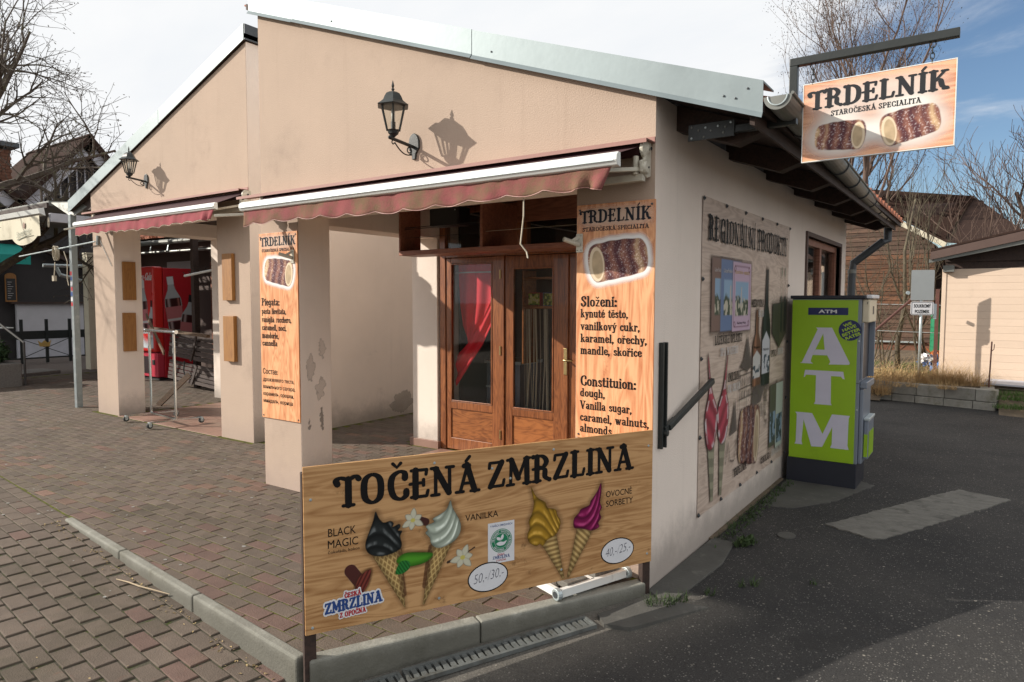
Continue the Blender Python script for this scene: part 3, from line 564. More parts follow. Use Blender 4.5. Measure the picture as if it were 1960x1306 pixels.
def sans(fr, text, u, v, h, w, mat, parent, name='lettering', off=0.0012, bold=0.0, shear=0.0, rot=0.0):
    c = bpy.data.curves.new('t', 'FONT'); c.body = text; c.size = 1.0; c.offset = bold; c.shear = shear; c.resolution_u = 3
    to = bpy.data.objects.new('t', c); COL.objects.link(to)
    bpy.context.view_layer.update()
    dg = bpy.context.evaluated_depsgraph_get(); me = bpy.data.meshes.new_from_object(to.evaluated_get(dg))
    bpy.data.objects.remove(to)
    n = len(me.vertices); co = np.zeros(n * 3); me.vertices.foreach_get('co', co); co = co.reshape(-1, 3)
    x0, x1 = co[:, 0].min(), co[:, 0].max(); cap = 0.73
    X = (co[:, 0] - x0) / (x1 - x0) * w; Y = co[:, 1] / cap * h
    cr_, sr_ = math.cos(rot), math.sin(rot)
    X, Y = X * cr_ - Y * sr_, X * sr_ + Y * cr_
    o_, uu, vv, nn = np.array(fr.o), np.array(fr.u), np.array(fr.v), np.array(fr.n)
    P = o_ + np.outer(u + X, uu) + np.outer(v + Y, vv) + nn * off
    me.vertices.foreach_set('co', P.ravel()); me.materials.clear(); me.materials.append(mat); me.update()
    return ob(name, me, mat, parent)
def shape(fr, pts, mat, parent, name, off=0.001):
    mb = MB(); mb.add([fr.p(x, y, off) for x, y in pts], [tuple(range(len(pts)))]); return ob(name, mb, mat, parent, fixn=False)
def ell(cx_, cy_, rx, ry, n=40, rot=0.0):
    return [(cx_ + rx * math.cos(2 * math.pi * i / n) * math.cos(rot) - ry * math.sin(2 * math.pi * i / n) * math.sin(rot),
             cy_ + rx * math.cos(2 * math.pi * i / n) * math.sin(rot) + ry * math.sin(2 * math.pi * i / n) * math.cos(rot)) for i in range(n)]

# printed pictures: painted into the vertex colours of a fine flat grid
def vnoise(X, Y, seed=0):
    r = np.random.default_rng(seed); T_ = r.random((64, 64))
    xi, yi = np.floor(X).astype(int), np.floor(Y).astype(int); fx, fy = X - xi, Y - yi
    fx, fy = fx * fx * (3 - 2 * fx), fy * fy * (3 - 2 * fy)
    g = lambda a, b: T_[a % 64, b % 64]
    return (g(xi, yi) * (1 - fx) + g(xi + 1, yi) * fx) * (1 - fy) + (g(xi, yi + 1) * (1 - fx) + g(xi + 1, yi + 1) * fx) * fy
def fbm(X, Y, seed=0, o=4):
    s = 0; a = 0.5
    for i in range(o): s = s + a * vnoise(X * 2 ** i, Y * 2 ** i, seed + i); a *= 0.5
    return s / (1 - 0.5 ** o)
def sst(a, b, x):
    t = np.clip((x - a) / (b - a), 0, 1); return t * t * (3 - 2 * t)
class Pic:
    def __init__(s, u0, v0, w, h, cell=0.002):
        s.u0, s.v0, s.nx, s.ny, s.cell = u0, v0, int(w / cell) + 1, int(h / cell) + 1, cell
        s.X, s.Y = np.meshgrid(u0 + np.arange(s.nx) * cell, v0 + np.arange(s.ny) * cell)
        s.c = np.ones((s.ny, s.nx, 3)) * 0.5; s.a = np.zeros((s.ny, s.nx))
    def over(s, mask, col):
        col = np.array(col) if not isinstance(col, np.ndarray) else col
        if col.ndim == 1: col = np.broadcast_to(col, s.c.shape)
        m = np.clip(mask, 0, 1); na = m + s.a * (1 - m)
        s.c = np.where(na[..., None] > 1e-5, (col * m[..., None] + s.c * (s.a * (1 - m))[..., None]) / np.maximum(na, 1e-5)[..., None], s.c); s.a = na
    def sd(s, P):
        P = np.array(P, float); d = np.full(s.X.shape, 1e9); ins = np.zeros(s.X.shape, bool); n = len(P)
        for i in range(n):
            a, b = P[i], P[(i + 1) % n]; e = b - a; wx, wy = s.X - a[0], s.Y - a[1]
            t = np.clip((wx * e[0] + wy * e[1]) / (e @ e + 1e-12), 0, 1)
            d = np.minimum(d, (wx - e[0] * t) ** 2 + (wy - e[1] * t) ** 2)
            c = (a[1] > s.Y) != (b[1] > s.Y); xx = a[0] + (s.Y - a[1]) / (b[1] - a[1] + 1e-12) * (b[0] - a[0]); ins ^= c & (s.X < xx)
        d = np.sqrt(d); return np.where(ins, -d, d)
    def line(s, P, r):
        d = np.full(s.X.shape, 1e9)
        P = [np.array(p, float) for p in P]
        for a, b in zip(P[:-1], P[1:]):
            e = b - a; wx, wy = s.X - a[0], s.Y - a[1]; t = np.clip((wx * e[0] + wy * e[1]) / (e @ e + 1e-12), 0, 1)
            d = np.minimum(d, np.hypot(wx - e[0] * t, wy - e[1] * t))
        return sst(r + s.cell * .6, r - s.cell * .6, d)
    def fill(s, P, col, soft=None):
        d = s.sd(P); q = soft or s.cell * 0.7; s.over(sst(q, -q, d), col); return d
    def build(s, fr, parent, name='picture', off=0.0008):
        keep = s.a > 0.015
        cellk = keep[:-1, :-1] | keep[1:, :-1] | keep[:-1, 1:] | keep[1:, 1:]
        jj, ii = np.nonzero(cellk); idx = np.full(s.X.shape, -1)
        used = np.zeros(s.X.shape, bool)
        for a, b in ((0, 0), (1, 0), (0, 1), (1, 1)): used[jj + a, ii + b] = True
        idx[used] = np.arange(used.sum())
        P = np.array(fr.o) + s.X[used][:, None] * np.array(fr.u) + s.Y[used][:, None] * np.array(fr.v) + off * np.array(fr.n)
        F = np.stack([idx[jj, ii], idx[jj, ii + 1], idx[jj + 1, ii + 1], idx[jj + 1, ii]], 1)
        me = bpy.data.meshes.new(name); me.vertices.add(len(P)); me.vertices.foreach_set('co', P.ravel())
        me.loops.add(F.size); me.loops.foreach_set('vertex_index', F.ravel().astype(np.int32))
        me.polygons.add(len(F)); me.polygons.foreach_set('loop_start', np.arange(0, F.size, 4, dtype=np.int32))
        me.update(calc_edges=True)
        at = me.color_attributes.new('Col', 'FLOAT_COLOR', 'POINT'); C = np.concatenate([np.clip(s.c, 0, 1), s.a[..., None]], 2)[used]
        at.data.foreach_set('color', C.astype(np.float32).ravel()); me.materials.append(M['print']); me.validate()
        return ob(name, me, M['print'], parent)
# ------------------------------------------------------------------ pictures printed on the signs
def roll_pic(pc, cx_, cy_, w, h, ang=0.0, flip=False, seed=3, glow=0.0, dull=1.0):
    """a sugared pastry roll lying on its side, open end towards us"""
    c, s_ = math.cos(ang), math.sin(ang); fx = -1 if flip else 1
    def tr(x, y): X, Y = fx * x * w / 2, y * h / 2; return (cx_ + X * c - Y * s_, cy_ + X * s_ + Y * c)
    top = [(-.92, .72), (-.72, .92), (-.45, .93), (-.2, .98), (.05, .95), (.3, .96), (.55, .90), (.82, .84), (.97, .5), (1, .05)]
    bot = [(.98, -.4), (.85, -.72), (.6, -.80), (.35, -.86), (.1, -.88), (-.15, -.93), (-.4, -.94), (-.6, -.98), (-.8, -.92), (-.95, -.5), (-1, .2)]
    P = [tr(*p) for p in catmull(top + bot + [top[0]], 4)]
    d = pc.sd(P)
    if glow:
        pc.over(sst(glow * 2.6, glow * .5, d) * 0.96, (0.86, 0.83, 0.80))
    lx = ((pc.X - cx_) * c + (pc.Y - cy_) * s_) * fx / (w / 2); ly = (-(pc.X - cx_) * s_ + (pc.Y - cy_) * c) / (h / 2)
    wav = lx + 0.06 * np.sin(ly * 3) - 0.05 * ly * ly
    f = fbm(lx * 7 + 9, ly * 4 + 5, seed); band = 0.5 + 0.5 * np.sin(wav * 15 + 2.0 * f + seed)
    darkc, midc, pale = np.array((0.105, 0.038, 0.045)), np.array((0.27, 0.115, 0.085)), np.array((0.64, 0.44, 0.26))
    t = np.clip(band * .62 + f * .40 + 0.55 * sst(.25, .95, wav) + .22 * sst(.2, .6, -wav) - .30, 0, 1)[..., None]
    col = np.where(t < .5, darkc + (midc - darkc) * t * 2, midc + (pale - midc) * (t - .5) * 2)
    sp = vnoise(pc.X / pc.cell * .55, pc.Y / pc.cell * .55, seed + 5); col = col + (sst(.66, .92, sp) * .34)[..., None]
    col = col * (0.55 + 0.5 * np.sqrt(np.clip(1 - (ly * .95) ** 2, 0, 1)))[..., None] * dull
    pc.over(sst(pc.cell, -pc.cell, d), col)
    E_ = [tr(-.70 + .26 * math.cos(a), -.08 + .86 * math.sin(a)) for a in np.linspace(0, 2 * math.pi, 28, endpoint=False)]
    pc.fill(E_, np.array((0.76, 0.62, 0.44)) * dull)
    E_ = [tr(-.68 + .19 * math.cos(a), -.10 + .70 * math.sin(a)) for a in np.linspace(0, 2 * math.pi, 28, endpoint=False)]
    g = np.array((0.50, 0.375, 0.235)) * (0.75 + .5 * fbm(lx * 5, ly * 3, 8))[..., None] * dull
    pc.fill(E_, g)

def swirl_pic(pc, out, base, hi, k=26.0, slope=0.55, seed=1, contrast=.55):
    d = pc.sd(out); pc.over(sst(.03, 0.0, d) * 0.30, (0.12, 0.07, 0.03))
    x0 = min(p[0] for p in out); x1 = max(p[0] for p in out); y0 = min(p[1] for p in out); y1 = max(p[1] for p in out)
    lx = (pc.X - x0) / (x1 - x0); ly = (pc.Y - y0) / (y1 - y0)
    cc = (lx - .5) * (1.0 + .6 * ly)
    ph = (ly * (1 - .25 * ly) - slope * .42 * cc - .75 * cc ** 2 * np.sign(slope)) * k * 1.15 * (y1 - y0) / .2 + 2.0 * fbm(lx * 2.2, ly * 2.2, seed)
    b = 0.5 + 0.5 * np.sin(ph + .6 * np.sin(ph)); b = b ** .8
    edge = sst(0, -0.018, d)
    shade = (1 - contrast) + contrast * b; shade = shade * (0.55 + .45 * edge)
    col = np.array(base) * shade[..., None] + np.array(hi) * (sst(.6, 1, b) * edge * sst(.3, .7, fbm(lx * 5, ly * 3, seed + 3)) * .6)[..., None]
    pc.over(sst(pc.cell, -pc.cell, d), col)

def cone_pic(pc, P, waffle=True, axis=(0, -1)):
    d = pc.sd(P); pc.over(sst(.02, 0.0, d) * 0.25, (0.12, 0.07, 0.03))
    u = pc.X * 70; v = pc.Y * 70; ax = math.atan2(axis[0], -axis[1])
    U = u * math.cos(ax) + v * math.sin(ax); V = -u * math.sin(ax) + v * math.cos(ax)
    if waffle: g = np.maximum(np.abs(np.sin(U * 2.0 + V * 1.1)), np.abs(np.sin(U * 2.0 - V * 1.1))); g = sst(.80, 1.0, g)
    else: g = sst(.2, .9, np.sin(U * 1.2 + V * 3.4) * .5 + .5)
    e = sst(0, -0.03, d)
    col = (np.array((0.25, 0.155, 0.055)) + g[..., None] * np.array((0.28, 0.21, 0.09))) * (0.6 + .6 * e)[..., None]
    pc.over(sst(pc.cell, -pc.cell, d), col)

def flower_pic(pc, cx_, cy_, r, ang=0.3):
    for i in range(6):
        a = ang + i * math.pi / 3 + .15 * math.sin(i * 3); L = r * (1 if i % 2 else .8)
        tx, ty = cx_ + L * math.cos(a), cy_ + L * math.sin(a); nx_, ny_ = -math.sin(a) * r * .26, math.cos(a) * r * .26
        P = catmull([(cx_, cy_), (cx_ + .5 * (tx - cx_) + nx_, cy_ + .5 * (ty - cy_) + ny_), (tx, ty), (cx_ + .5 * (tx - cx_) - nx_, cy_ + .5 * (ty - cy_) - ny_), (cx_, cy_)], 4)
        d = pc.sd(P); pc.over(sst(pc.cell, -pc.cell, d), np.array((0.52, 0.50, 0.38)) * (0.8 + .3 * sst(0, -r * .12, d))[..., None])
    pc.fill(ell(cx_, cy_, r * .2, r * .17, 14), (0.55, 0.48, 0.12))

# ------------------------------------------------------------------ ground, pavings, kerbs
T = 0.055
def zas(x, y): return 0.050 * min(0.0, y) - 0.002
def zout(x, y): return 0.048 - 0.040 * min(max(x + 3.9, 0.0), 3.6)
def kline(x): return -1.385 + (x + 3.91) * (-0.0889)           # outer kerb line, runs on to the left
mb = MB(); mb.add([(-300, -300, -.30), (300, -300, -.30), (300, 300, -.30), (-300, 300, -.30)], [(0, 1, 2, 3)])
ob('ground', mb, M['soil'], kind='structure', label='bare earth round the yard')
def sheet(name, x0, x1, y0, y1, nx, ny, zf, mat, keep=None):
    mb = MB(); ids = {}
    for j in range(ny + 1):
        for i in range(nx + 1):
            x, y = x0 + (x1 - x0) * i / nx, y0 + (y1 - y0) * j / ny; ids[i, j] = len(mb.v); mb.v.append((x, y, zf(x, y)))
    for j in range(ny):
        for i in range(nx):
            xm, ym = x0 + (x1 - x0) * (i + .5) / nx, y0 + (y1 - y0) * (j + .5) / ny
            if keep is None or keep(xm, ym): mb.f.append((ids[i, j], ids[i + 1, j], ids[i + 1, j + 1], ids[i, j + 1]))
    return ob(name, mb, mat, kind='structure')
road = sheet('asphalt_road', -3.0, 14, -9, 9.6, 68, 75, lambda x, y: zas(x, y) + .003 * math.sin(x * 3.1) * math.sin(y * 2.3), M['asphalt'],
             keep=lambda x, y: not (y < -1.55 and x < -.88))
plaza = sheet('plaza', -60, -14.5, -20, 14, 20, 20, lambda x, y: 0.030, M['plaza'])
mb = MB(); nx_ = 70
for i in range(nx_ + 1):
    x = -14.6 + (13.8) * i / nx_; mb.v.append((x, kline(x) - .0, zout(x, -2) - .0042)); mb.v.append((x, -6.2, zout(x, -5) - .0042))
for i in range(nx_): mb.f.append((2 * i + 1, 2 * i + 3, 2 * i + 2, 2 * i))
base_out = ob('pavement', mb, M['joint2'], kind='structure')
def kpe(s_, n_, z): p = Vector((0.007, -0.062, 0)) + Vector((0.46766, 0.88391, 0)) * s_ + Vector((0.88391, -0.46766, 0)) * n_; return (p.x, p.y, z)
mb = MB(); mb.add([(-14.6, kline(-14.6), T - .0042), (-.96, kline(-.96) - .02, T - .0032), kpe(-1.80, -.04, T - .0042), kpe(.02, -.04, T - .0042), (-.02, 8, T - .0042), (-14.6, 8, T - .0042)], [(0, 1, 2, 3, 4, 5)])
base_in = ob('terrace', mb, M['joint'], kind='structure')
tag(base_out, 'lower block pavement beside the kerb'); tag(base_in, 'block paved terrace in front of the two gabled shops')

def paver_mesh():
    lx, ly, c, h = 0.0967, 0.0462, 0.0035, 0.05
    a = [(-lx, -ly), (lx, -ly), (lx, ly), (-lx, ly)]; b = [(-lx + c, -ly + c), (lx - c, -ly + c), (lx - c, ly - c), (-lx + c, ly - c)]
    vs = [(x, y, -h) for x, y in a] + [(x, y, -.003) for x, y in a] + [(x, y, 0) for x, y in b]
    fs = [(8, 9, 10, 11)] + [(4 + i, 4 + (i + 1) % 4, 8 + (i + 1) % 4, 8 + i) for i in range(4)] + [(i, (i + 1) % 4, 4 + (i + 1) % 4, 4 + i) for i in range(4)]
    return vs, fs
PV, PF = paver_mesh()
_pm = MB(); _pm.add(PV, PF); PAVER_ME = _pm.mesh('paver', M['paver'])
FWD = Vector((-0.572, 0.818, -0.06)); RGT = Vector((0.8193, 0.5733, 0.0017)); UPV = Vector((-0.0359, 0.0483, 0.9982)); CP = Vector(CAMP)
def vis(p, mx=1.03, my=1.05):
    d = Vector(p) - CP; z_ = d.dot(FWD)
    if z_ < .3: return None
    x, y = 1303 * d.dot(RGT) / z_ / 980, 1303 * d.dot(UPV) / z_ / 653
    return z_ if abs(x) < mx and abs(y) < my else None
_pm = MB(); _pm.add(PV, PF); PAVER_RED = _pm.mesh('paver', M['paverred'])
def isred(x, y, r):
    p = .03
    if y > kline(x): p = .40 if (y < kline(x) + .35 or x > -0.86 + (y + 1.70) * 0.529 - .35) else (.20 if y > -.35 and x > -4.2 else .05)
    elif x > -1.6: p = .35
    return r.random() < p
def clip_poly(P, hp):
    for (px, py, nx_, ny_) in hp:            # keep the side the normal points to
        Q = []
        for i in range(len(P)):
            a, b = P[i], P[(i + 1) % len(P)]; da, db = (a[0] - px) * nx_ + (a[1] - py) * ny_, (b[0] - px) * nx_ + (b[1] - py) * ny_
            if da >= 0: Q.append(a)
            if da * db < 0: t = da / (da - db); Q.append((a[0] + (b[0] - a[0]) * t, a[1] + (b[1] - a[1]) * t))
        P = Q
        if len(P) < 3: return []
    return P
def area(P): return abs(sum(P[i][0] * P[(i + 1) % len(P)][1] - P[(i + 1) % len(P)][0] * P[i][1] for i in range(len(P)))) / 2
def lay(parent, spots, zf, ang, hp):
    """the nearest 300 in view become pavers of their own, the rest one joined part; pavers along the edges are cut"""
    ca, sa = math.cos(ang), math.sin(ang); HX, HY, CH = 0.0967, 0.0462, 0.0035
    sc_, cutl = [], []
    for (x, y) in spots:
        z = zf(x, y); v = vis((x, y, z)); key = v if v else 99 + abs(x)
        P = [(x + lx * ca - ly * sa, y + lx * sa + ly * ca) for lx, ly in ((-HX, -HY), (HX, -HY), (HX, HY), (-HX, HY))]
        inside = all((px - a) * nx_ + (py - b) * ny_ >= 0 for px, py in P for a, b, nx_, ny_ in hp)
        if inside: sc_.append((key, x, y, z, None))
        else:
            Q = clip_poly(P, hp)
            if Q and area(Q) > .0022: sc_.append((key, x, y, z, Q))
    sc_.sort(key=lambda t: t[0]); r = random.Random(5); rot = Matrix.Rotation(ang, 4, 'Z')
    def cutmesh(mb, Q, z):
        n = len(Q); cx_, cy_ = sum(p[0] for p in Q) / n, sum(p[1] for p in Q) / n
        inn = [(cx_ + (p[0] - cx_) * (1 - CH / max(.01, math.hypot(p[0] - cx_, p[1] - cy_))), cy_ + (p[1] - cy_) * (1 - CH / max(.01, math.hypot(p[0] - cx_, p[1] - cy_)))) for p in Q]
        mb.add([(a, b, z - .05) for a, b in Q] + [(a, b, z - .003) for a, b in Q] + [(a, b, z) for a, b in inn],
               [tuple(range(2 * n, 3 * n))] + [(n + i, n + (i + 1) % n, 2 * n + (i + 1) % n, 2 * n + i) for i in range(n)] + [(i, (i + 1) % n, n + (i + 1) % n, n + i) for i in range(n)])
    for k, (d, x, y, z, Q) in enumerate(sc_[:300]):
        if Q is None:
            o = bpy.data.objects.new('paver', PAVER_RED if isred(x, y, r) else PAVER_ME); COL.objects.link(o)
            o.matrix_world = Matrix.Translation((x, y, z + r.uniform(-.0011, .0011))) @ rot @ Matrix.Rotation(r.uniform(-.007, .007), 4, 'X') @ Matrix.Rotation(r.uniform(-.004, .004), 4, 'Y') @ Matrix.Rotation(r.uniform(-.010, .010), 4, 'Z')
        else:
            mb = MB(); cutmesh(mb, Q, z); o = ob('paver', mb, M['paverred'] if isred(x, y, r) else M['paver'], None, fixn=False)
        o.parent = parent
    rest = [t for t in sc_[300:] if t[4] is None]; cuts = [t for t in sc_[300:] if t[4] is not None]
    n = len(rest); pv = np.array(PV); nv = len(pv)
    XY = np.array([(a[1], a[2], a[3]) for a in rest])
    jit = RNG.uniform(-.0011, .0011, n); tx, ty = RNG.uniform(-.004, .004, n), RNG.uniform(-.007, .007, n)
    P = np.empty((n, nv, 3)); lx, ly = pv[:, 0], pv[:, 1]
    P[:, :, 0] = XY[:, 0:1] + lx * ca - ly * sa; P[:, :, 1] = XY[:, 1:2] + lx * sa + ly * ca
    P[:, :, 2] = XY[:, 2:3] + pv[:, 2] + jit[:, None] + lx * tx[:, None] + ly * ty[:, None]
    F = []
    for k in range(n): F.extend([tuple(i + k * nv for i in f) for f in PF])
    mb = MB()
    for t in cuts: cutmesh(mb, t[4], t[3])
    off = n * nv; F.extend([tuple(i + off for i in f) for f in mb.f])
    me = bpy.data.meshes.new('paver'); me.from_pydata(P.reshape(-1, 3).tolist() + mb.v, [], F); me.materials.append(M['pavers'])
    at = me.color_attributes.new('tone', 'FLOAT_COLOR', 'POINT'); tone = np.clip(RNG.normal(1, .085, n), .78, 1.25)
    C = np.ones((n, nv, 4)); C[:, :, :3] = tone[:, None, None] * (1 + RNG.normal(0, .015, (n, 1, 3)))
    rd_ = np.array([isred(a[1], a[2], r) for a in rest]); C[rd_, :, :3] *= np.array((1.27, 1.04, 1.0)); C = np.concatenate([C.reshape(-1, 4), np.ones((len(mb.v), 4))])
    at.data.foreach_set('color', C.astype(np.float32).ravel()); me.update()
    ob('paver', me, M['pavers'], parent, kind='stuff')
KA = -0.0887; KNV = (-math.sin(KA), math.cos(KA))
def outer_spots():
    out = []; ca, sa = math.cos(KA), math.sin(KA); ox, oy = -3.91, kline(-3.91) - .004 - .0493
    for j in range(0, 46):
        for i in range(-54, 18):
            lx, ly = (i + .5 * (j % 2)) * .2, -j * .0985
            x, y = ox + lx * ca - ly * sa, oy + lx * sa + ly * ca
            if -14.4 < x < -0.93 and y > -5.9 and vis((x, y, 0), 1.3, 1.4): out.append((x, y))
    return out
def inner_spots():
    out = []
    for j in range(0, 98):
        y = -1.62 + j * .0985
        for i in range(0, 74):
            x = -14.4 + (i + .5 * (j % 2)) * .2
            if y < kline(x) - .08: continue
            if x > -0.86 + (y + 1.70) * 0.529 + .10: continue
            if -3.66 < x < -3.0 and -.03 < y < .36: continue
            if -3.14 < x and y > 1.50: continue
            if -.6 < x and y > -.04: continue
            if -5.85 < x < -5.05 and .92 < y: continue
            if x > -3.70 and y > 1.92: continue
            if -8.3 < x < -5.7 and .93 < y < 2.93: continue
            if -8.85 < x < -8.15 and .9 < y < 1.36: continue
            if not vis((x, y, T), 1.25, 1.4): continue
            out.append((x, y))
    return out
HPK = (-3.91, kline(-3.91), KNV[0], KNV[1])
e_ = kpe(0, -.083, 0)
lay(base_out, outer_spots(), zout, KA, [(-3.91, kline(-3.91) - .003, -KNV[0], -KNV[1])])
lay(base_in, inner_spots(), lambda x, y: T, 0.0, [HPK, (e_[0], e_[1], -0.88391, 0.46766)])

# kerbs
kerb = thing('kerb', (-2.4, -1.55, 0), kind='structure', label='concrete kerb edging the terrace')
kd = Vector((2.98, -0.265, 0)).normalized(); kn = Vector((-kd.y, kd.x, 0)); k0 = Vector((-3.91, -1.412, 0))
for i in range(3):
    mb = MB(); a = k0 + kd * (i * 1.0 + .004); b = k0 + kd * min(i * 1.0 + .996, 3.03)
    c = (a + b) / 2; L = (b - a).length / 2
    mb.obox((c.x, c.y, -.035), kd, kn, (0, 0, 1), L, .027, .099)
    ob('kerb_stone', mb, M['concrete'], kerb, bev=.010)
BO = Vector((-0.8614, -1.7034, 0.185)); BD = Vector((0.46766, 0.88391, 0)); BN = Vector((0.88391, -0.46766, 0))
BASE = Vector((0.007, -0.062, 0))
def kp(s, n, z): p = BASE + BD * s + BN * n; return (p.x, p.y, z)
kerb2 = thing('kerb', (-.4, -.9, 0), kind='structure', label='raised concrete kerb under the ice cream board')
for a, b in ((-1.84, -1.02), (-1.015, -.0)):
    mb = MB(); c = kp((a + b) / 2, -.04, -.075); mb.obox(c, BD, BN, (0, 0, 1), (b - a) / 2, .04, .14); ob('kerb_stone', mb, M['concrete'], kerb2, bev=.010)

# drain grates let into the asphalt below the kerb
def grate(s0, s1, label, tilt):
    z0 = zas(*kp(s0, .1, 0)[:2]) + .012 + tilt; z1 = zas(*kp(s1, .1, 0)[:2]) + .012
    root = thing('drain_grate', kp((s0 + s1) / 2, .105, 0), label, 'drain grate', 'steel drain grates along the kerb')
    dirv = Vector((0, 0, z1 - z0)) + BD * (s1 - s0); dirv.normalize(); up = BN.cross(dirv) * -1
    if up.z < 0: up = -up
    c = lambda s, n, dz=0: Vector(kp(s, n, z0 + (z1 - z0) * (s - s0) / (s1 - s0) + dz))
    fr = MB()
    for n_ in (.056, .154): fr.obox(c((s0 + s1) / 2, n_), dirv, BN, up, (s1 - s0) / 2, .009, .010)
    for s_ in (s0 + .006, s1 - .006): fr.obox(c(s_, .105), dirv, BN, up, .006, .04, .010)
    ob('frame', fr, M['grate'], root)
    bars = MB(); n = 27; 
    for i in range(n + 1):
        s_ = s0 + .012 + (s1 - s0 - .024) * i / n
        bars.obox(c(s_, .105, -.001), dirv, BN, up, .0118, .040, .006)
    ob('slot_bars', bars, M['grate'], root, kind='stuff')
    ch = MB(); ch.obox(c((s0 + s1) / 2, .105, -.030), dirv, BN, up, (s1 - s0) / 2 - .004, .05, .002); ob('channel', ch, M['blackplastic'], root)
grate(-1.44, -.44, 'long slotted drain grate nearer the shop corner', .004)
grate(-2.44, -1.455, 'slotted drain grate nearest the camera, by the dark post', .0)

# concrete strip and apron at the wall foot, pale patch in the road, little cap
mb = MB(); mb.prism([(.0, -.02, .012), (.17, -.12, .008), (.22, .62, .012), (.17, 1.02, .012), (.02, 1.05, .014)], (0, 0, -.05)); ob('concrete_strip', mb, M['patchdark'], kind='structure', bev=.004)
mb = MB(); mb.prism([(.05, -.09, .006), (.35, -.02, .003), (.10, -.46, -.004), (-.03, -.50, -.005), (-.11, -.42, -.004)], (0, 0, -.05)); ob('drain_apron', mb, M['patchdark'], kind='structure')
def ragged(P, amp, step, seed):
    r = random.Random(seed); out = []
    for i in range(len(P)):
        a, b = Vector(P[i]), Vector(P[(i + 1) % len(P)]); n = max(1, int((b - a).length / step)); nrm = Vector((-(b - a).y, (b - a).x)).normalized()
        for k in range(n): p = a.lerp(b, k / n) + nrm * r.gauss(0, amp); out.append((p.x, p.y))
    return out
pts = [(0.6, 1.814), (0.927, 2.527), (1.177, 3.093), (1.367, 3.481), (1.736, 3.361), (1.289, 2.345), (0.997, 1.73), (0.924, 1.666)]
mb = MB(); mb.prism([(x, y, .006) for x, y in ragged(pts, .006, .035, 1)], (0, 0, -.05)); ob('road_patch', mb, M['patch'], kind='structure')
mb = MB(); mb.prism([(x, y, .006) for x, y in ell(.42, 1.40, .06, .075, 16)], (0, 0, -.03)); o_ = ob('manhole_cover', mb, M['patchdark'], label='small round concrete cap sunk in the road by the wall', cat='manhole cover')
mb = MB(); mb.prism([(x, y, .004) for x, y in ragged([(.06, 2.0), (.30, 2.1), (.55, 2.5), (.75, 3.2), (.55, 3.35), (.06, 3.30)], .007, .04, 2)], (0, 0, -.05)); ob('concrete_apron', mb, M['patchdark'], kind='structure')

# ------------------------------------------------------------------ right hand shop
SH = thing('shop_building', (-1.8, 3.0, 0), 'nearer gabled shop with peach front, open porch and long pale side wall', 'building')
SL = 0.352; zr = lambda x: 2.775 - SL * x                 # underside of the roof line on the front
cw = lambda n_: 0 if n_.y < -.6 else 1
mats = [M['peach'], M['cream']]
def wallpart(name, mb, by=True, parent=SH, bev=.006, **k):
    o = ob(name, mb, mats, parent, bev=bev, **k); by_normal(o, cw if by else (lambda n_: 1)); return o
mb = MB(); mb.prism([(-3.55, 0, 2.33), (0, 0, 2.33), (0, 0, zr(0)), (-3.55, 0, zr(-3.55))], (0, .32, 0)); wallpart('gable_wall', mb, bev=0)
mb = MB(); mb.box(-3.57, -3.07, .0, .32, -.02, 2.33); wallpart('pier', mb)
mb = MB(); mb.box(-.49, -.30, .0, .32, -.1, 2.33); wallpart('pier', mb, bev=0)
mb = MB(); mb.box(-3.64, -3.28, 1.93, 2.25, .0, 2.33); o_ = wallpart('pier', mb, False)
mb = MB(); mb.box(-3.67, -3.255, 1.905, 2.05, .05, .135); ob('skirting', mb, M['tile'], SH, bev=.003)
mb = MB(); mb.box(-3.58, -3.27, .32, 2.25, 2.30, 2.62); wallpart('lintel', mb, False)
mb = MB()       # side wall with the window opening
wy0, wy1, wz0, wz1 = 3.80, 5.66, .95, 2.30
mb.box(-.3, 0, 0, .32, -.1, 2.33); mb.box(-.3, 0, .32, wy0, -.1, 2.68); mb.box(-.3, 0, wy1, 6.09, -.1, 2.68); mb.box(-.3, 0, wy0, wy1, -.1, wz0); mb.box(-.3, 0, wy0, wy1, wz1, 2.68)
wallpart('side_wall', mb, True, bev=0)
mb = MB(); mb.box(-3.6, -3.3, 2.25, 6.09, 0, 4.0); mb.box(-3.3, -.3, 5.8, 6.09, 0, 2.7); mb.box(-3.58, -3.36, 0.32, 2.25, 2.62, 4.0)
wallpart('rear_wall', mb, False, bev=0)
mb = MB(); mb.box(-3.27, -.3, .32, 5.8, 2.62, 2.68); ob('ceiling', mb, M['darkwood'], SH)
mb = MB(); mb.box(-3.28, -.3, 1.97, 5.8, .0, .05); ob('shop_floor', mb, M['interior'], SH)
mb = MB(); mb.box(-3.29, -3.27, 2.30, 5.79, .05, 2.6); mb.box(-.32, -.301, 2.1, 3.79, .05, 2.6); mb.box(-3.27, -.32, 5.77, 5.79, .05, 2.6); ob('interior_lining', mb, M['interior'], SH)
# tiled strip before the door
for i in range(9):
    for j in range(2):
        mb = MB(); mb.box(-3.24 + i * .305, -3.24 + i * .305 + .30, 1.53 + j * .205, 1.53 + j * .205 + .20, .02, .058); ob('floor_tile', mb, M['tile'], SH, bev=.002)
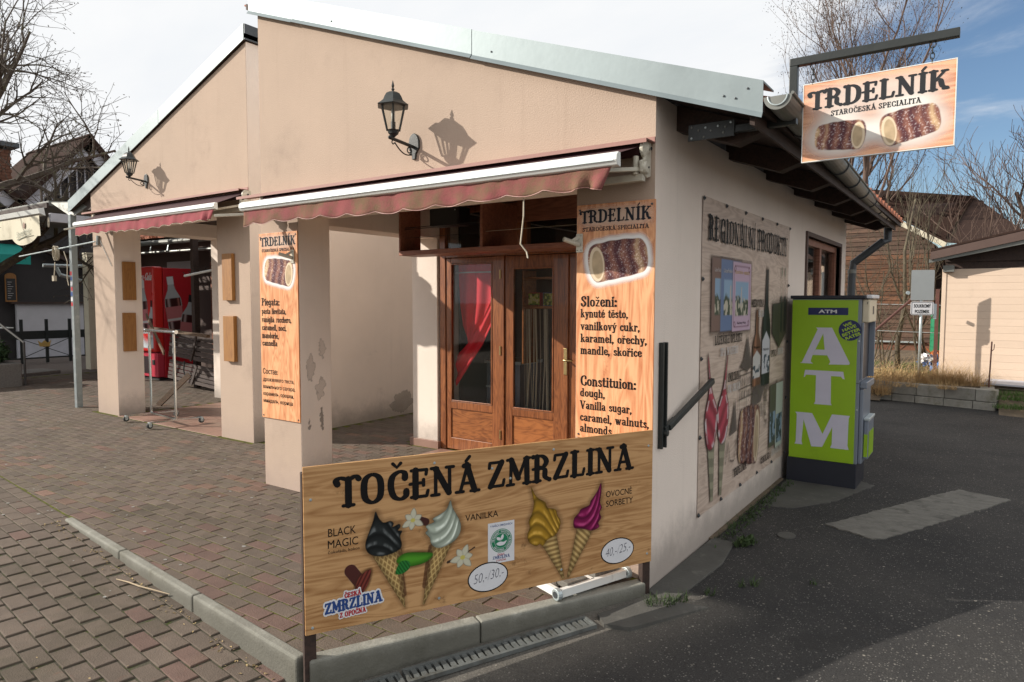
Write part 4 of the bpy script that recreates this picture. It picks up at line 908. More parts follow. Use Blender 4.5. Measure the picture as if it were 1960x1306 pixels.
# bare plaster scars
fr_p = Fr((-3.07, 0, 0), (0, 1, 0), (0, 0, 1))
def scar(fr, pts, parent, nm='bare_patch', off=.0006, col=(.37, .32, .29), k=.75):
    xs = [p[0] for p in pts]; ys = [p[1] for p in pts]; pc = Pic(min(xs) - .03, min(ys) - .03, max(xs) - min(xs) + .06, max(ys) - min(ys) + .06, .004)
    d = pc.sd(pts) + (fbm(pc.X * 38, pc.Y * 38, 5) - .5) * .045; e = sst(.006, -.004, d); f = fbm(pc.X * 60, pc.Y * 60, 8)
    pc.over(e * k * sst(.2, .5, f + .25), np.array(col) * (.75 + .5 * f)[..., None]); pc.over(np.clip(sst(.010, .0, np.abs(d - .001)) * .35 * e, 0, 1), (.22, .19, .17)); return pc.build(fr, parent, nm, off)
def blob(cx_, cy_, rx, ry, seed, n=26):
    r = random.Random(seed); ph = [r.uniform(0, 6.28) for _ in range(3)]
    return [(cx_ + rx * math.cos(a) * (1 + .22 * math.sin(3 * a + ph[0]) + .13 * math.sin(7 * a + ph[1])), cy_ + ry * math.sin(a) * (1 + .22 * math.sin(2 * a + ph[2]) + .12 * math.sin(5 * a + ph[0]))) for a in [2 * math.pi * i / n for i in range(n)]]
scar(fr_p, blob(.10, 1.08, .04, .09, 1), SH, k=.22); scar(fr_p, blob(.20, .90, .045, .09, 2), SH, k=.2); scar(fr_p, blob(.22, 1.25, .03, .10, 3), SH, k=.15); scar(fr_p, blob(.21, .64, .012, .10, 4), SH, col=(.2, .18, .16), k=.5); scar(fr_p, blob(.08, .62, .010, .045, 5), SH, col=(.2, .18, .16), k=.45)

# roof, fascia, gutter, rafters
RX0, RX1 = -3.60, .60
mb = MB(); mb.prism([(RX0 - .08, -.02, zr(RX0 - .08) + .012), (RX1 - .02, -.02, zr(RX1 - .02) + .012), (RX1 - .02, -.02, zr(RX1 - .02) + .06), (RX0 - .08, -.02, zr(RX0 - .08) + .06)], (0, 6.40, 0)); roof = ob('roof', mb, M['darkwood'], SH)
rt = MB()
for i in range(0, 26):           # a row of clay tiles ends along the eave and on up the slope: rolled courses
    for j in range(14):
        y0 = .02 + i * .245; x1 = RX1 - .00 - j * .31; x0 = x1 - .33
        rt.prism([(x1, y0, zr(x1) + .072), (x1, y0 + .12, zr(x1) + .125), (x1, y0 + .235, zr(x1) + .078), (x1, y0 + .235, zr(x1) + .062), (x1, y0 + .0, zr(x1) + .060)], (x0 - x1, 0, zr(x0) - zr(x1) - .015))
ob('roof_tile', rt, M['rooftile'], roof, kind='stuff')
def fascia_piece(xa, xb, z_off=0.0):
    h = .165; mb = MB(); t = .030
    A = lambda x, dz: (x, 0, zr(x) + dz)
    mb.prism([(xa, -t, zr(xa) + .0 + z_off), (xb, -t, zr(xb) + .0 + z_off), (xb - .035 * 0, -t, zr(xb) + h * .93 + z_off), (xa, -t, zr(xa) + h * .93 + z_off)], (0, .006, 0))
    mb.prism([(xa, -t, zr(xa) + h * .93 + z_off), (xb, -t, zr(xb) + h * .93 + z_off), (xb, -t, zr(xb) + h * .93 + .01 + z_off), (xa, -t, zr(xa) + h * .93 + .01 + z_off)], (0, .20, 0))
    mb.prism([(xa, -t - .022, zr(xa) - .022 + z_off), (xb, -t - .022, zr(xb) - .022 + z_off), (xb, -t + .004, zr(xb) + .012 + z_off), (xa, -t + .004, zr(xa) + .012 + z_off)], (0, .006, 0))
    return mb
for k, (xa, xb) in enumerate(((-3.63, -3.06), (-3.055, -1.26), (-1.255, .575))):
    ob('fascia', fascia_piece(xa, xb, .004 * (k % 2)), M['zinc'], SH)
for i, x_ in enumerate((.38, .50, .44, -1.1, -2.6)):
    mb = MB(); mb.lathe((x_, -.032, zr(x_) + (.05 if i != 1 else .11)), [(.006, 0), (.005, -.003), (.001, -.004)], 8, 'y'); ob('screw', mb, M['darkzinc'], SH)
rafY = (.30, 1.27, 2.24, 3.21, 4.12, 5.08, 5.92)
for i, y in enumerate(rafY):
    mb = MB(); zb = lambda x: zr(x)
    mb.prism([(-.02, y, zb(-.02) + .005), (-.02, y, zb(-.02) - .14), (.34, y, zb(.34) - .14), (.50, y, zb(.5) - .03), (.50, y, zb(.5) + .005)], (0, .11, 0)); ob('rafter', mb, M['darkwood'], SH, bev=.003)
mb = MB(); mb.prism([(.505, -.0, zr(.505) - .06), (.53, 0, zr(.53) - .06), (.53, 0, zr(.53) + .01), (.505, 0, zr(.505) + .01)], (0, 6.3, 0)); ob('eave_board', mb, M['darkwood'], SH)
# half-round gutter falling gently to the far end
gA, gB = Vector((.645, -.03, 2.650)), Vector((.455, 6.40, 2.628))
def gutter_mesh(A, B, r=.066, n=12, t=.004):
    mb = MB(); d = (B - A).normalized(); sx = Vector((1, 0, 0)); 
    for (P) in (A, B):
        for rr in (r, r - t):
            for k in range(n + 1):
                a = math.pi + math.pi * k / n; mb.v.append(tuple(P + Vector((math.cos(a) * rr, 0, math.sin(a) * rr))))
    m = n + 1
    for k in range(n):
        mb.f.append((k, k + 1, 2 * m + k + 1, 2 * m + k)); mb.f.append((m + k, 3 * m + k, 3 * m + k + 1, m + k + 1))
    mb.f.append((0, 2 * m, 3 * m, m)); mb.f.append((n, m + n, 3 * m + n, 2 * m + n))
    return mb
g_ = ob('gutter', gutter_mesh(gA, gB), M['gutter'], SH, smooth=False)
mb = MB(); mb.tube([gA + Vector((.069, 0, .004)), gB + Vector((.069, 0, .004))], .008, 8); ob('bead', mb, M['gutter'], g_)
for P in (gA,):
    mb = MB(); mb.prism([tuple(P + Vector((math.cos(math.pi + math.pi * k / 14) * .067, 0, math.sin(math.pi + math.pi * k / 14) * .067))) for k in range(15)], (0, .006, 0)); ob('end_cap', mb, M['gutter'], g_)
    mb = MB(); mb.tube([tuple(P + Vector((math.cos(math.pi + math.pi * k / 14) * .046, -.003, math.sin(math.pi + math.pi * k / 14) * .046))) for k in range(15)], .004, 6); ob('end_rim', mb, M['galv'], g_)
for i in range(9):
    P = gA + (gB - gA) * (.10 + i * .105); mb = MB()
    mb.tube([tuple(P + Vector((math.cos(math.pi + math.pi * k / 12) * .071, 0, math.sin(math.pi + math.pi * k / 12) * .071))) for k in range(13)], .0055, 6); ob('gutter_bracket', mb, M['darkzinc'], g_)
pA = gB + Vector((-.01, -.10, -.05))
dp = [pA, pA + Vector((0, .0, -.17)), Vector((.40, 6.25, 2.40)), Vector((.08, 6.18, 2.13)), Vector((.065, 6.18, 1.95)), Vector((.065, 6.18, .05))]
mb = MB(); mb.tube(dp, .048, 12); ob('downpipe', mb, M['darkzinc'], SH, smooth=False)
for z_ in (2.0,): mb = MB(); mb.lathe((.065, 6.18, z_), [(.053, 0), (.053, .05)], 12); ob('pipe_collar', mb, M['gutter'], SH)

# side window
mb = MB(); f_ = .07; xo = -.10
for (a, b, c, d) in ((wy0, wy1, wz0, wz0 + f_), (wy0, wy1, wz1 - f_, wz1), (wy0, wy0 + f_, wz0 + f_, wz1 - f_), (wy1 - f_, wy1, wz0 + f_, wz1 - f_), ((wy0 + wy1) / 2 - .045, (wy0 + wy1) / 2 + .045, wz0 + f_, wz1 - f_)): mb.box(xo, xo + .06, a, b, c, d)
win = ob('window_frame', mb, M['boxwood'], SH, bev=.004)
for a, b in ((wy0 + f_, (wy0 + wy1) / 2 - .045), ((wy0 + wy1) / 2 + .045, wy1 - f_)):
    mb = MB(); mb.box(xo + .02, xo + .026, a, b, wz0 + f_, wz1 - f_); ob('pane', mb, M['glass'], win)
mb = MB(); mb.box(-.04, .02, wy0 - .045, wy1 + .045, wz1, wz1 + .045); mb.box(-.04, .02, wy0 - .045, wy0, wz0, wz1); mb.box(-.04, .02, wy1, wy1 + .045, wz0, wz1); ob('window_surround', mb, M['huttrim'], SH, bev=.003)

# shop front: fixed light, double doors, transoms
YD = 1.95
def frame_rect(x0, x1, z0, z1, t, y0=YD, y1=YD + .06):
    mb = MB(); mb.box(x0, x0 + t, y0, y1, z0, z1); mb.box(x1 - t, x1, y0, y1, z0, z1); mb.box(x0 + t, x1 - t, y0, y1, z0, z0 + t); mb.box(x0 + t, x1 - t, y0, y1, z1 - t, z1); return mb
mb = MB(); mb.box(-3.262, -3.185, YD, YD + .09, .055, 2.60); mb.box(-.50, -.42, YD, YD + .09, .055, 2.60); mb.box(-3.185, -.50, YD + .002, YD + .088, 2.09, 2.17); mb.box(-3.185, -.50, YD, YD + .09, 2.545, 2.60)
mb.box(-2.52, -2.42, YD - .004, YD + .086, .055, 2.09); mb.box(-.98, -.90, YD - .004, YD + .086, .055, 2.09); mb.box(-2.36, -2.16, YD - .003, YD + .087, 2.17, 2.545)
ob('door_frame', mb, M['doorwood'], SH, bev=.004)
def leaf(name, x0, x1, gx0, gx1, gz0=.575, gz1=1.965, z0=.065, z1=2.085, yy=YD + .012, handle=None):
    mb = MB(); mb.box(x0, gx0, yy, yy + .05, z0, z1); mb.box(gx1, x1, yy, yy + .05, z0, z1); mb.box(gx0, gx1, yy, yy + .05, gz1, z1); mb.box(gx0, gx1, yy, yy + .05, .50, gz0); mb.box(gx0, gx1, yy, yy + .05, z0, .19)
    o = ob(name, mb, M['doorwood'], SH, bev=.005)
    mb = MB(); mb.box(gx0 - .002, gx1 + .002, yy + .012, yy + .034, .19, .50); ob('lower_panel', mb, M['doorpanel'], o, bev=.006)
    mb = MB(); mb.box(gx0, gx1, yy + .022, yy + .026, gz0, gz1); ob('pane', mb, M['glass'], o)
    mb = frame_rect(gx0, gx1, gz0, gz1, .014, yy - .006, yy + .004); ob('glazing_bead', mb, M['doorwood'], o, bev=.003)
    return o
leaf('fixed_light', -3.182, -2.522, -3.12, -2.575, .58, 2.03)
d1 = leaf('door', -2.415, -1.712, -2.325, -1.85)
d2 = leaf('door', -1.705, -.985, -1.60, -1.11)
mb = MB(); mb.box(-1.735, -1.68, YD - .008, YD + .012, .07, 2.08); ob('cover_strip', mb, M['doorwood'], d1, bev=.006)
mb = MB(); mb.box(-1.722, -1.685, YD - .016, YD - .006, .95, 1.20); hp = ob('handle_plate', mb, M['brass'], d1, bev=.004)
mb = MB(); mb.tube([(-1.703, YD - .015, 1.09), (-1.703, YD - .055, 1.09), (-1.69, YD - .062, 1.09), (-1.60, YD - .06, 1.09)], .009, 8); ob('handle', mb, M['brass'], d1, smooth=True)
for z_ in (.25, 1.1, 1.86):
    mb = MB(); mb.tube([(-2.46, YD - .008, z_), (-2.46, YD - .008, z_ + .09)], .009, 8); ob('hinge', mb, M['brass'], d1)
for a, b in ((-3.185, -2.36), (-2.16, -.50)):
    mb = MB(); mb.box(a, b, YD + .03, YD + .034, 2.17, 2.545); ob('pane', mb, M['glass'], SH)
    
# the open box shelf hung under the porch ceiling
BX = thing('hanging_box_shelf', (-1.9, 1.5, 2.09), 'long brown wooden box frame hung over the shop door', 'box shelf')
def part(name, mat, parent, *boxes, bev=.003, **k):
    mb = MB()
    for b in boxes: mb.box(*b)
    return ob(name, mb, mat, parent, bev=bev, **k)
part('bottom_board', M['boxwood'], BX, (-3.27, -.45, 1.35, 1.65, 2.085, 2.13))
part('top_board', M['boxwood'], BX, (-3.27, -.45, 1.35, 1.65, 2.555, 2.60))
part('end_board', M['boxwood'], BX, (-3.27, -3.25, 1.352, 1.648, 2.13, 2.555))
part('divider', M['boxwood'], BX, (-2.26, -2.23, 1.352, 1.90, 2.13, 2.555))
part('back_board', M['boxwood'], BX, (-2.23, -.45, 1.90, 1.93, 2.40, 2.60))
for z_, r_ in ((2.36, .004), (2.345, .003), (2.26, .002)):
    mb = MB(); mb.tube([(-3.25, 1.42, z_), (-2.26, 1.40, z_ - .0)], r_, 5); ob('wire', mb, M['blackplastic'], BX)
mb = MB(); mb.tube([(-2.23, 1.4, 2.27), (-.5, 1.42, 2.28)], .002, 5); ob('wire', mb, M['rope'], BX)
SP = thing('speaker', (-2.78, 1.55, 2.36), 'small black loudspeaker hanging in the left bay of the box shelf', 'speaker')
part('cabinet', M['blackplastic'], SP, (-2.96, -2.60, 1.46, 1.64, 2.36, 2.535), bev=.01)
mb = MB(); mb.box(-2.95, -2.61, 1.452, 1.46, 2.37, 2.525); ob('grille', mb, M['rubber'], SP)
mb = MB(); mb.lathe((-2.63, 1.45, 2.50), [(.007, 0), (.007, -.004)], 8, 'y'); ob('badge', mb, M['galv'], SP)

# what shows behind the glass
def curtain():
    mb = MB(); y = YD + .14; gx, gw, zt, gh = -3.13, .56, 2.03, 1.45
    def sheet_(L, R, ts, n, yo, amp, fr_):
        base = len(mb.v)
        for j in range(ts + 1):
            t = j / ts; l, r_ = L(t), R(t)
            for i in range(n + 1):
                s = i / n; px_ = l[0] + (r_[0] - l[0]) * s; pt = l[1] + (r_[1] - l[1]) * s
                mb.v.append((gx + gw * px_, y + yo + amp * math.sin(s * fr_ + t * 1.5), zt - gh * pt))
        for j in range(ts):
            for i in range(n): a = base + j * (n + 1) + i; mb.f.append((a, a + 1, a + n + 2, a + n + 1))
    lerp = lambda P, t: (lambda k, f: tuple(P[k][c] + (P[k + 1][c] - P[k][c]) * f for c in (0, 1)))(min(int(t * (len(P) - 1)), len(P) - 2), t * (len(P) - 1) - min(int(t * (len(P) - 1)), len(P) - 2))
    A_ = [(.02, 0), (.03, .15), (.05, .30), (.11, .45), (.26, .58)]; B_ = [(.99, 0), (.99, .15), (.97, .27), (.80, .40), (.34, .59)]
    sheet_(lambda t: lerp(A_, t), lambda t: lerp(B_, t), 20, 40, 0, .015, 19)
    U_ = [(.985, .06), (.82, .27), (.60, .42), (.32, .56), (.01, .67)]; V_ = [(.995, .24), (.88, .43), (.66, .58), (.33, .74), (.01, .90)]
    sheet_(lambda t: lerp(U_, t), lambda t: lerp(V_, t), 24, 20, -.03, .016, 11)
    return mb
cu = thing('curtain', (-2.85, 2.08, .74), 'red curtain swept to one side behind the left glass', 'curtain')
ob('drape', curtain(), M['redcloth'], cu, smooth=True, fixn=False)
mb = MB(); mb.box(-3.13, -2.58, YD + .105, YD + .108, 1.93, 1.945); ob('white_stripe', mb, M['whiteink'], cu)
mb = MB(); mb.tube([(-3.16, YD + .13, 2.03), (-2.55, YD + .13, 2.03)], .008, 6); ob('rod', mb, M['brass'], cu)
mb = MB(); mb.tube([(-2.60, 2.07, 2.0), (-2.59, 2.07, .62)], .006, 5); tag(ob('bead_chain', mb, M['whiteink']), 'thin pale bead chain hanging beside the red curtain', 'chain')
st = thing('strip_curtain', (-2.05, 2.2, .3), 'pale string strips hanging behind the door glass', 'strip curtain')
r = random.Random(3)
for k, x_ in enumerate((-2.31, -2.285, -2.26, -2.235, -2.20, -2.18, -2.13, -2.08, -2.06, -2.04)):
    mb = MB(); w_ = (.006, .012, .018)[k % 3]; mb.tube([(x_, 2.16, 1.56), (x_ + r.uniform(-.01, .01), 2.17, 1.0), (x_ + r.uniform(-.03, .03), 2.16, .45)], w_ / 2, 5); ob('strip', mb, M['rope'], st)
sf = thing('display_shelf', (-2.05, 2.25, 1.5), 'wooden display shelf seen through the door glass', 'shelf')
part('board', M['doorpanel'], sf, (-2.34, -1.2, 2.18, 2.42, 1.565, 1.59)); part('board', M['doorpanel'], sf, (-2.34, -1.2, 2.18, 2.42, 1.86, 1.88)); part('side', M['doorpanel'], sf, (-2.36, -2.34, 2.18, 2.42, 1.0, 1.95))
for k, (x_, c) in enumerate(((-2.24, 'redprint'), (-2.06, 'blueprint'), (-1.90, 'gold'))):
    t_ = thing('wafer_box', (x_, 2.25, 1.59), ('pink and brown souvenir box at the left end of the display shelf', 'blue edged souvenir box in the middle of the display shelf', 'gold edged souvenir box at the right of the display shelf')[k], 'box')
    part('carton', M[c], t_, (x_ - .075, x_ + .075, 2.22, 2.27, 1.592, 1.725))
    pc = Pic(x_ - .068, 1.597, .136, .12, .004); f = fbm(pc.X * 40, pc.Y * 40, 20 + k); pc.over(np.ones_like(pc.X), np.stack([.10 + .45 * sst(.4, .7, f), .12 + .35 * sst(.35, .65, f), .05 + .25 * sst(.5, .8, f)], 2))
    pc.build(Fr((0, 2.2185, 0), (1, 0, 0), (0, 0, 1)), t_, 'cover_picture')
ap = thing('ice_cream_machine', (-2.8, 2.9, .05), 'steel machine standing in the dark behind the curtain', 'machine')
part('body', M['atmgrey'], ap, (-3.05, -2.60, 2.5, 2.9, .05, .95)); part('top', M['galv'], ap, (-3.07, -2.58, 2.48, 2.92, .95, .985)); part('drip_tray', M['galv'], ap, (-2.95, -2.7, 2.35, 2.5, .70, .72))
ap = thing('fridge', (-1.5, 2.8, .05), 'grey cabinet with vent slots standing inside the door', 'fridge')
part('body', M['atmgrey'], ap, (-2.02, -1.3, 2.5, 3.0, .05, 1.45))
for i in range(12): part('vent_slot', M['blackplastic'], ap, (-1.98, -1.86, 2.494, 2.499, 1.05 + i * .025, 1.062 + i * .025), bev=0)
mb = MB(); mb.tube([(-1.75, 2.48, 1.15), (-1.75, 2.42, 1.16), (-1.80, 2.40, 1.05), (-1.82, 2.42, .93)], .008, 6); ob('hose', mb, M['chrome'], ap)

# ------------------------------------------------------------------ awnings
def awning(X0, X1, Y0, Yb, z_t, zbar, depth, n_sc, matv, label, root_loc, trimz, tx0, tx1, amp=.022):
    R_ = thing('awning', root_loc, label, 'awning', 'maroon awnings on the two shop fronts')
    mb = MB()         # front bar: a moulded white rail
    prof = [(0, 0), (-.020, .006), (-.034, .030), (-.030, .058), (-.012, .072), (.012, .072), (.016, .0)]
    mb.prism([(X0, Yb + a, zbar + b) for a, b in prof], (X1 - X0, 0, 0)); ob('front_bar', mb, M['whitemetal'], R_, bev=.003)
    mb = MB(); mb.prism([(X0 + .02, Yb - .036, zbar + .026), (X0 + .02, Yb - .036, zbar + .030), (X0 + .02, Yb - .03, zbar + .030), (X0 + .02, Yb - .03, zbar + .026)], (X1 - X0 - .04, 0, 0)); ob('groove', mb, M['galv'], R_)
    n, m = 150, 8; mb = MB(); r = random.Random(9)
    folds = [(r.uniform(0, 1), r.uniform(.004, .010), r.uniform(60, 160)) for _ in range(14)]
    for j in range(m + 1):
        t = j / m
        for i in range(n + 1):
            s = i / n; x = X0 + .03 + (X1 - X0 - .07) * s
            bot = depth - amp * ((1 - abs(math.cos(math.pi * n_sc * s))) if n_sc < 13 else abs(math.cos(math.pi * n_sc * s))) - .010 * math.sin(s * 9)
            z = zbar + .004 - t * bot
            y = Yb - .006 + .008 * math.sin(s * 41) * t + .005 * math.sin(s * 97 + 1) * t
            for (fc, fa, fw) in folds: y += fa * math.exp(-((s - fc) * fw) ** 2 / 2) * (1 - t * .5)
            y += -.012 * t
            if s > .93: x -= t * .05 * (s - .93) / .07; y -= .02 * t * math.sin((s - .93) * 140)
            mb.v.append((x, y, z))
    for j in range(m):
        for i in range(n): a = j * (n + 1) + i; mb.f.append((a, a + 1, a + n + 2, a + n + 1))
    v = ob('valance', mb, matv, R_, smooth=True, fixn=False)
    so = v.modifiers.new('thick', 'SOLIDIFY'); so.thickness = .002
    hem = MB(); pts = [mb.v[m * (n + 1) + i] for i in range(n + 1)]; hem.tube([(p[0], p[1] - .001, p[2]) for p in pts], .0028, 4); ob('hem', hem, M['rope'] if matv is M['awning_pink'] else M['trim'], v)
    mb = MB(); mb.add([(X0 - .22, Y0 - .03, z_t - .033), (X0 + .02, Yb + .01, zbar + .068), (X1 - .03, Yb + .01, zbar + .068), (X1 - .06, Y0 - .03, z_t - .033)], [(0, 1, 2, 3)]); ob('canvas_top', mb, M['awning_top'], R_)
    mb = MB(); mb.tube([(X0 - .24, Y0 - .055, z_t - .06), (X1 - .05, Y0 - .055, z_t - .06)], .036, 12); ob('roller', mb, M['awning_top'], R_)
    mb = MB(); mb.box(tx0, tx1, Y0 - .12, Y0 - .002, trimz - .006, trimz + .0); mb.box(tx0, tx1, Y0 - .012, Y0 - .001, trimz, trimz + .028); mb.box(tx0, tx1, Y0 - .124, Y0 - .118, trimz - .022, trimz); ob('rain_trim', mb, M['trim'], R_)
    mb = MB(); mb.box(X0 - .1, X1 - .02, Y0 - .10, Y0 - .06, z_t - .235, z_t - .195); ob('square_bar', mb, M['ivory'], R_, bev=.003)
    for xe in (X1 - .02, X0 - .22):    # cast end bracket: roller cheek, tilt joint, arm
        b = MB(); b.lathe((xe - .02, Y0 - .055, z_t - .06), [(.046, 0), (.052, .006), (.052, .022), (.03, .03), (.012, .04)], 16, 'x'); cheek = ob('end_bracket', b, M['ivory'], R_, bev=.002)
        b = MB(); b.prism([(xe - .01, Y0 - .09, z_t - .02), (xe - .01, Y0 - .005, z_t - .01), (xe - .01, Y0 - .005, z_t - .20), (xe - .01, Y0 - .05, z_t - .215), (xe - .01, Y0 - .12, z_t - .19), (xe - .01, Y0 - .125, z_t - .13), (xe - .01, Y0 - .08, z_t - .115)], (.018, 0, 0)); ob('side_plate', b, M['ivory'], R_, bev=.004)
        b = MB(); b.lathe((xe + .005, Y0 - .085, z_t - .165), [(.034, 0), (.036, .008), (.030, .02), (.010, .024)], 14, 'x'); ob('tilt_joint', b, M['ivory'], R_, bev=.002)
        b = MB(); b.lathe((xe + .028, Y0 - .055, z_t - .06), [(.010, 0), (.010, .004)], 10, 'x'); b.lathe((xe + .028, Y0 - .085, z_t - .165), [(.006, 0), (.006, .004)], 8, 'x'); ob('bolt', b, M['blackplastic'], R_)
        b = MB(); b.bar((xe - .01, Y0 - .08, z_t - .17), (xe - .24, Yb + .05, zbar + .01), .03, .022); b.tube([(xe - .04, Y0 - .10, z_t - .10), (xe - .04, Y0 - .10, z_t - .20)], .016, 10); ob('folding_arm', b, M['ivory'], R_, bev=.003)
    return R_
A2 = awning(-3.19, -.01, 0.0, -.42, 2.53, 2.318, .118, 12, M['awning'], 'stained maroon awning with a white bar over the nearer porch', (-1.8, -.1, 2.4), 2.515, -3.72, .0)
mb = MB(); mb.tube([(-.60, -.40, 2.21), (-.595, -.41, 2.11), (-.61, -.40, 2.05), (-.615, -.41, 1.96), (-.58, -.40, 1.915), (-.565, -.41, 1.88)], .0045, 5); tag(ob('cord', mb, M['rope']), 'frayed pale cord dangling below the nearer awning', 'cord')

# ------------------------------------------------------------------ wall lanterns
def lantern(at, label):
    L = thing('wall_lantern', at, label, 'wall lantern', 'black carriage lanterns on the gables')
    X, Y, Z = at; a = .21; c = (X, Y - a, Z)
    mb = MB(); pl = [(X + .048 * math.cos(t), Y, Z - .01 + .075 * math.sin(t)) for t in np.linspace(0, math.pi, 12)] + [(X - .048, Y, Z - .04), (X - .02, Y, Z - .075), (X - .014, Y, Z - .115), (X + .014, Y, Z - .115), (X + .02, Y, Z - .075), (X + .048, Y, Z - .04)]
    mb.prism(pl, (0, -.016, 0)); ob('wall_plate', mb, M['iron'], L, bev=.004)
    mb = MB(); mb.tube([(X, Y - .015, Z - .03), (X, Y - a - .03, Z - .008)], .012, 8); mb.lathe((X, Y - a - .035, Z - .006), [(.004, -.012), (.014, 0), (.004, .012)], 8, 'y'); ob('arm', mb, M['iron'], L)
    mb = MB(); sp = []
    for t in np.linspace(0, 1, 18): sp.append((X, Y - .03 - a * .8 * t, Z - .085 + .055 * t ** 2 - .018 * math.sin(t * 3.1)))
    mb.tube(sp, .0045, 6)
    mb.tube([(X, Y - a - .0 + .020 * math.cos(t) * (1 - t / 9), Z - .035 + .020 * math.sin(t) * (1 - t / 9)) for t in np.linspace(1.2, 6.2, 16)], .0042, 6)
    mb.tube([(X, Y - .058 + .024 * math.cos(t) * (1 - t / 14), Z - .062 + .024 * math.sin(t) * (1 - t / 14)) for t in np.linspace(-1.5, 7.5, 22)], .0045, 6)
    ob('scroll', mb, M['iron'], L)
    mb = MB(); mb.lathe(c, [(.010, .0), (.022, .012), (.034, .022), (.040, .040), (.048, .046)], 6); ob('base_cup', mb, M['iron'], L)
    rb, rt_, z0, z1 = .047, .086, .046, .205
    mb = MB()
    for k in range(6):
        t = math.pi / 3 * k + .26
        p0 = (c[0] + rb * math.cos(t), c[1] + rb * math.sin(t), Z + z0); p1 = (c[0] + rt_ * math.cos(t), c[1] + rt_ * math.sin(t), Z + z1); mb.tube([p0, p1], .0065, 5)
    ob('cage', mb, M['iron'], L)
    for k in range(6):
        t, t2 = math.pi / 3 * k + .26, math.pi / 3 * (k + 1) + .26; q = .97
        mb = MB(); mb.add([(c[0] + rb * q * math.cos(t), c[1] + rb * q * math.sin(t), Z + z0), (c[0] + rb * q * math.cos(t2), c[1] + rb * q * math.sin(t2), Z + z0), (c[0] + rt_ * q * math.cos(t2), c[1] + rt_ * q * math.sin(t2), Z + z1), (c[0] + rt_ * q * math.cos(t), c[1] + rt_ * q * math.sin(t), Z + z1)], [(0, 1, 2, 3)]); ob('pane', mb, M['lampglass'], L)
    mb = MB(); v0 = len(mb.v)
    prof = [(.082, .196), (.112, .200), (.116, .205), (.092, .222), (.074, .238), (.064, .262), (.050, .284), (.030, .296), (.012, .300)]
    for (r_, h) in prof:
        for k in range(6): t = math.pi / 3 * k + .26; mb.v.append((c[0] + r_ * math.cos(t), c[1] + r_ * math.sin(t), Z + h))
    for i in range(len(prof) - 1):
        for k in range(6): mb.f.append((i * 6 + k, i * 6 + (k + 1) % 6, (i + 1) * 6 + (k + 1) % 6, (i + 1) * 6 + k))
    mb.f.append(tuple(range(48, 54))); mb.f.append((5, 4, 3, 2, 1, 0)); ob('lantern_roof', mb, M['iron'], L)
    mb = MB(); mb.lathe((c[0], c[1], Z), [(.012, .298), (.006, .306), (.011, .312), (.011, .318), (.005, .324), (.010, .338), (.007, .350), (.001, .374)], 8); ob('finial', mb, M['iron'], L)
    mb = MB(); mb.lathe((c[0], c[1], Z), [(.016, .05), (.016, .10)], 10); ob('lamp_holder', mb, M['blackplastic'], L)
    mb = MB(); mb.lathe((c[0], c[1], Z), [(.012, .10), (.013, .17), (.008, .185)], 10); ob('bulb', mb, M['bulb'], L, smooth=True)
    return L
l1 = lantern((-1.785, 0.0, 2.738), 'large black lantern with bracket on the nearer peach gable')

# ------------------------------------------------------------------ narrow signs on the piers
def pier_sign(x0, z0, w, h, label, ):
    S = thing('menu_sign', (x0 + w / 2, 0, z0), label, 'sign', 'orange menu signs on the porch piers')
    part('panel', M['orangewood'], S, (x0, x0 + w, -.012, -.002, z0, z0 + h), bev=.001)
    fr = Fr((0, -.012, 0), (1, 0, 0), (0, 0, 1))
    for (a, b) in ((x0 + .02, z0 + h - .03), (x0 + w - .02, z0 + h - .025), (x0 + .02, z0 + .02), (x0 + w - .02, z0 + .02)):
        mb = MB(); mb.lathe((a, -.012, b), [(.007, 0), (.006, -.004), (.001, -.005)], 8, 'y'); ob('screw', mb, M['darkzinc'], S)
    pc = Pic(x0 + .004, z0 + h - .16, w - .008, .155, .0035)
    g = np.exp(-(((pc.X - x0 - w / 2) / (w * .48)) ** 6)) * np.exp(-(((pc.Y - (z0 + h - .075)) / .062) ** 4)); pc.over(g * .55, (0.84, 0.72, 0.60)); pc.build(fr, S, 'pale_halo', .0005)
    return S, fr
SR, frR = pier_sign(-.482, .83, .492, 1.375, 'tall orange sign on the right pier, Czech and English ingredients')
SLf, frL = pier_sign(-3.578, .64, .508, 1.565, 'tall orange sign on the left pier, Italian and Russian ingredients')
for S, fr, x0, w in ((SR, frR, -.482, .492), (SLf, frL, -3.578, .508)):
    deco(fr, 'TRDELNÍK', x0 + .022, 2.098, .074, w - .046, M['inkslate'], S)
    deco(fr, 'STAROČESKÁ SPECIALITA', x0 + .038, 2.050, .024, w - .075, M['inkslate'], S, thick=.17, thin=.11)
pc = Pic(-.47, 1.68, .475, .39, .0025); roll_pic(pc, -.218, 1.880, .375, .235, .10, False, 3, glow=.017); pc.build(frR, SR, 'pastry_picture')
pc = Pic(-3.57, 1.68, .495, .39, .0025); roll_pic(pc, -3.315, 1.880, .385, .225, -.10, True, 6, glow=.017); pc.build(frL, SLf, 'pastry_picture')
for (t, v, h, w) in (('Složení:', 1.612, .062, .235), ('kynuté těsto,', 1.548, .050, .305), ('vanilkový cukr,', 1.474, .050, .378), ('karamel, ořechy,', 1.402, .050, .422), ('mandle, skořice', 1.331, .050, .392),
                     ('Constituion:', 1.143, .062, .360), ('dough,', 1.078, .050, .165), ('Vanilla sugar,', 1.004, .050, .335), ('caramel, walnuts,', .932, .050, .442), ('almonds,', .866, .050, .225)):
    deco(frR, t, -.452, v, h, w, M['ink'], SR)
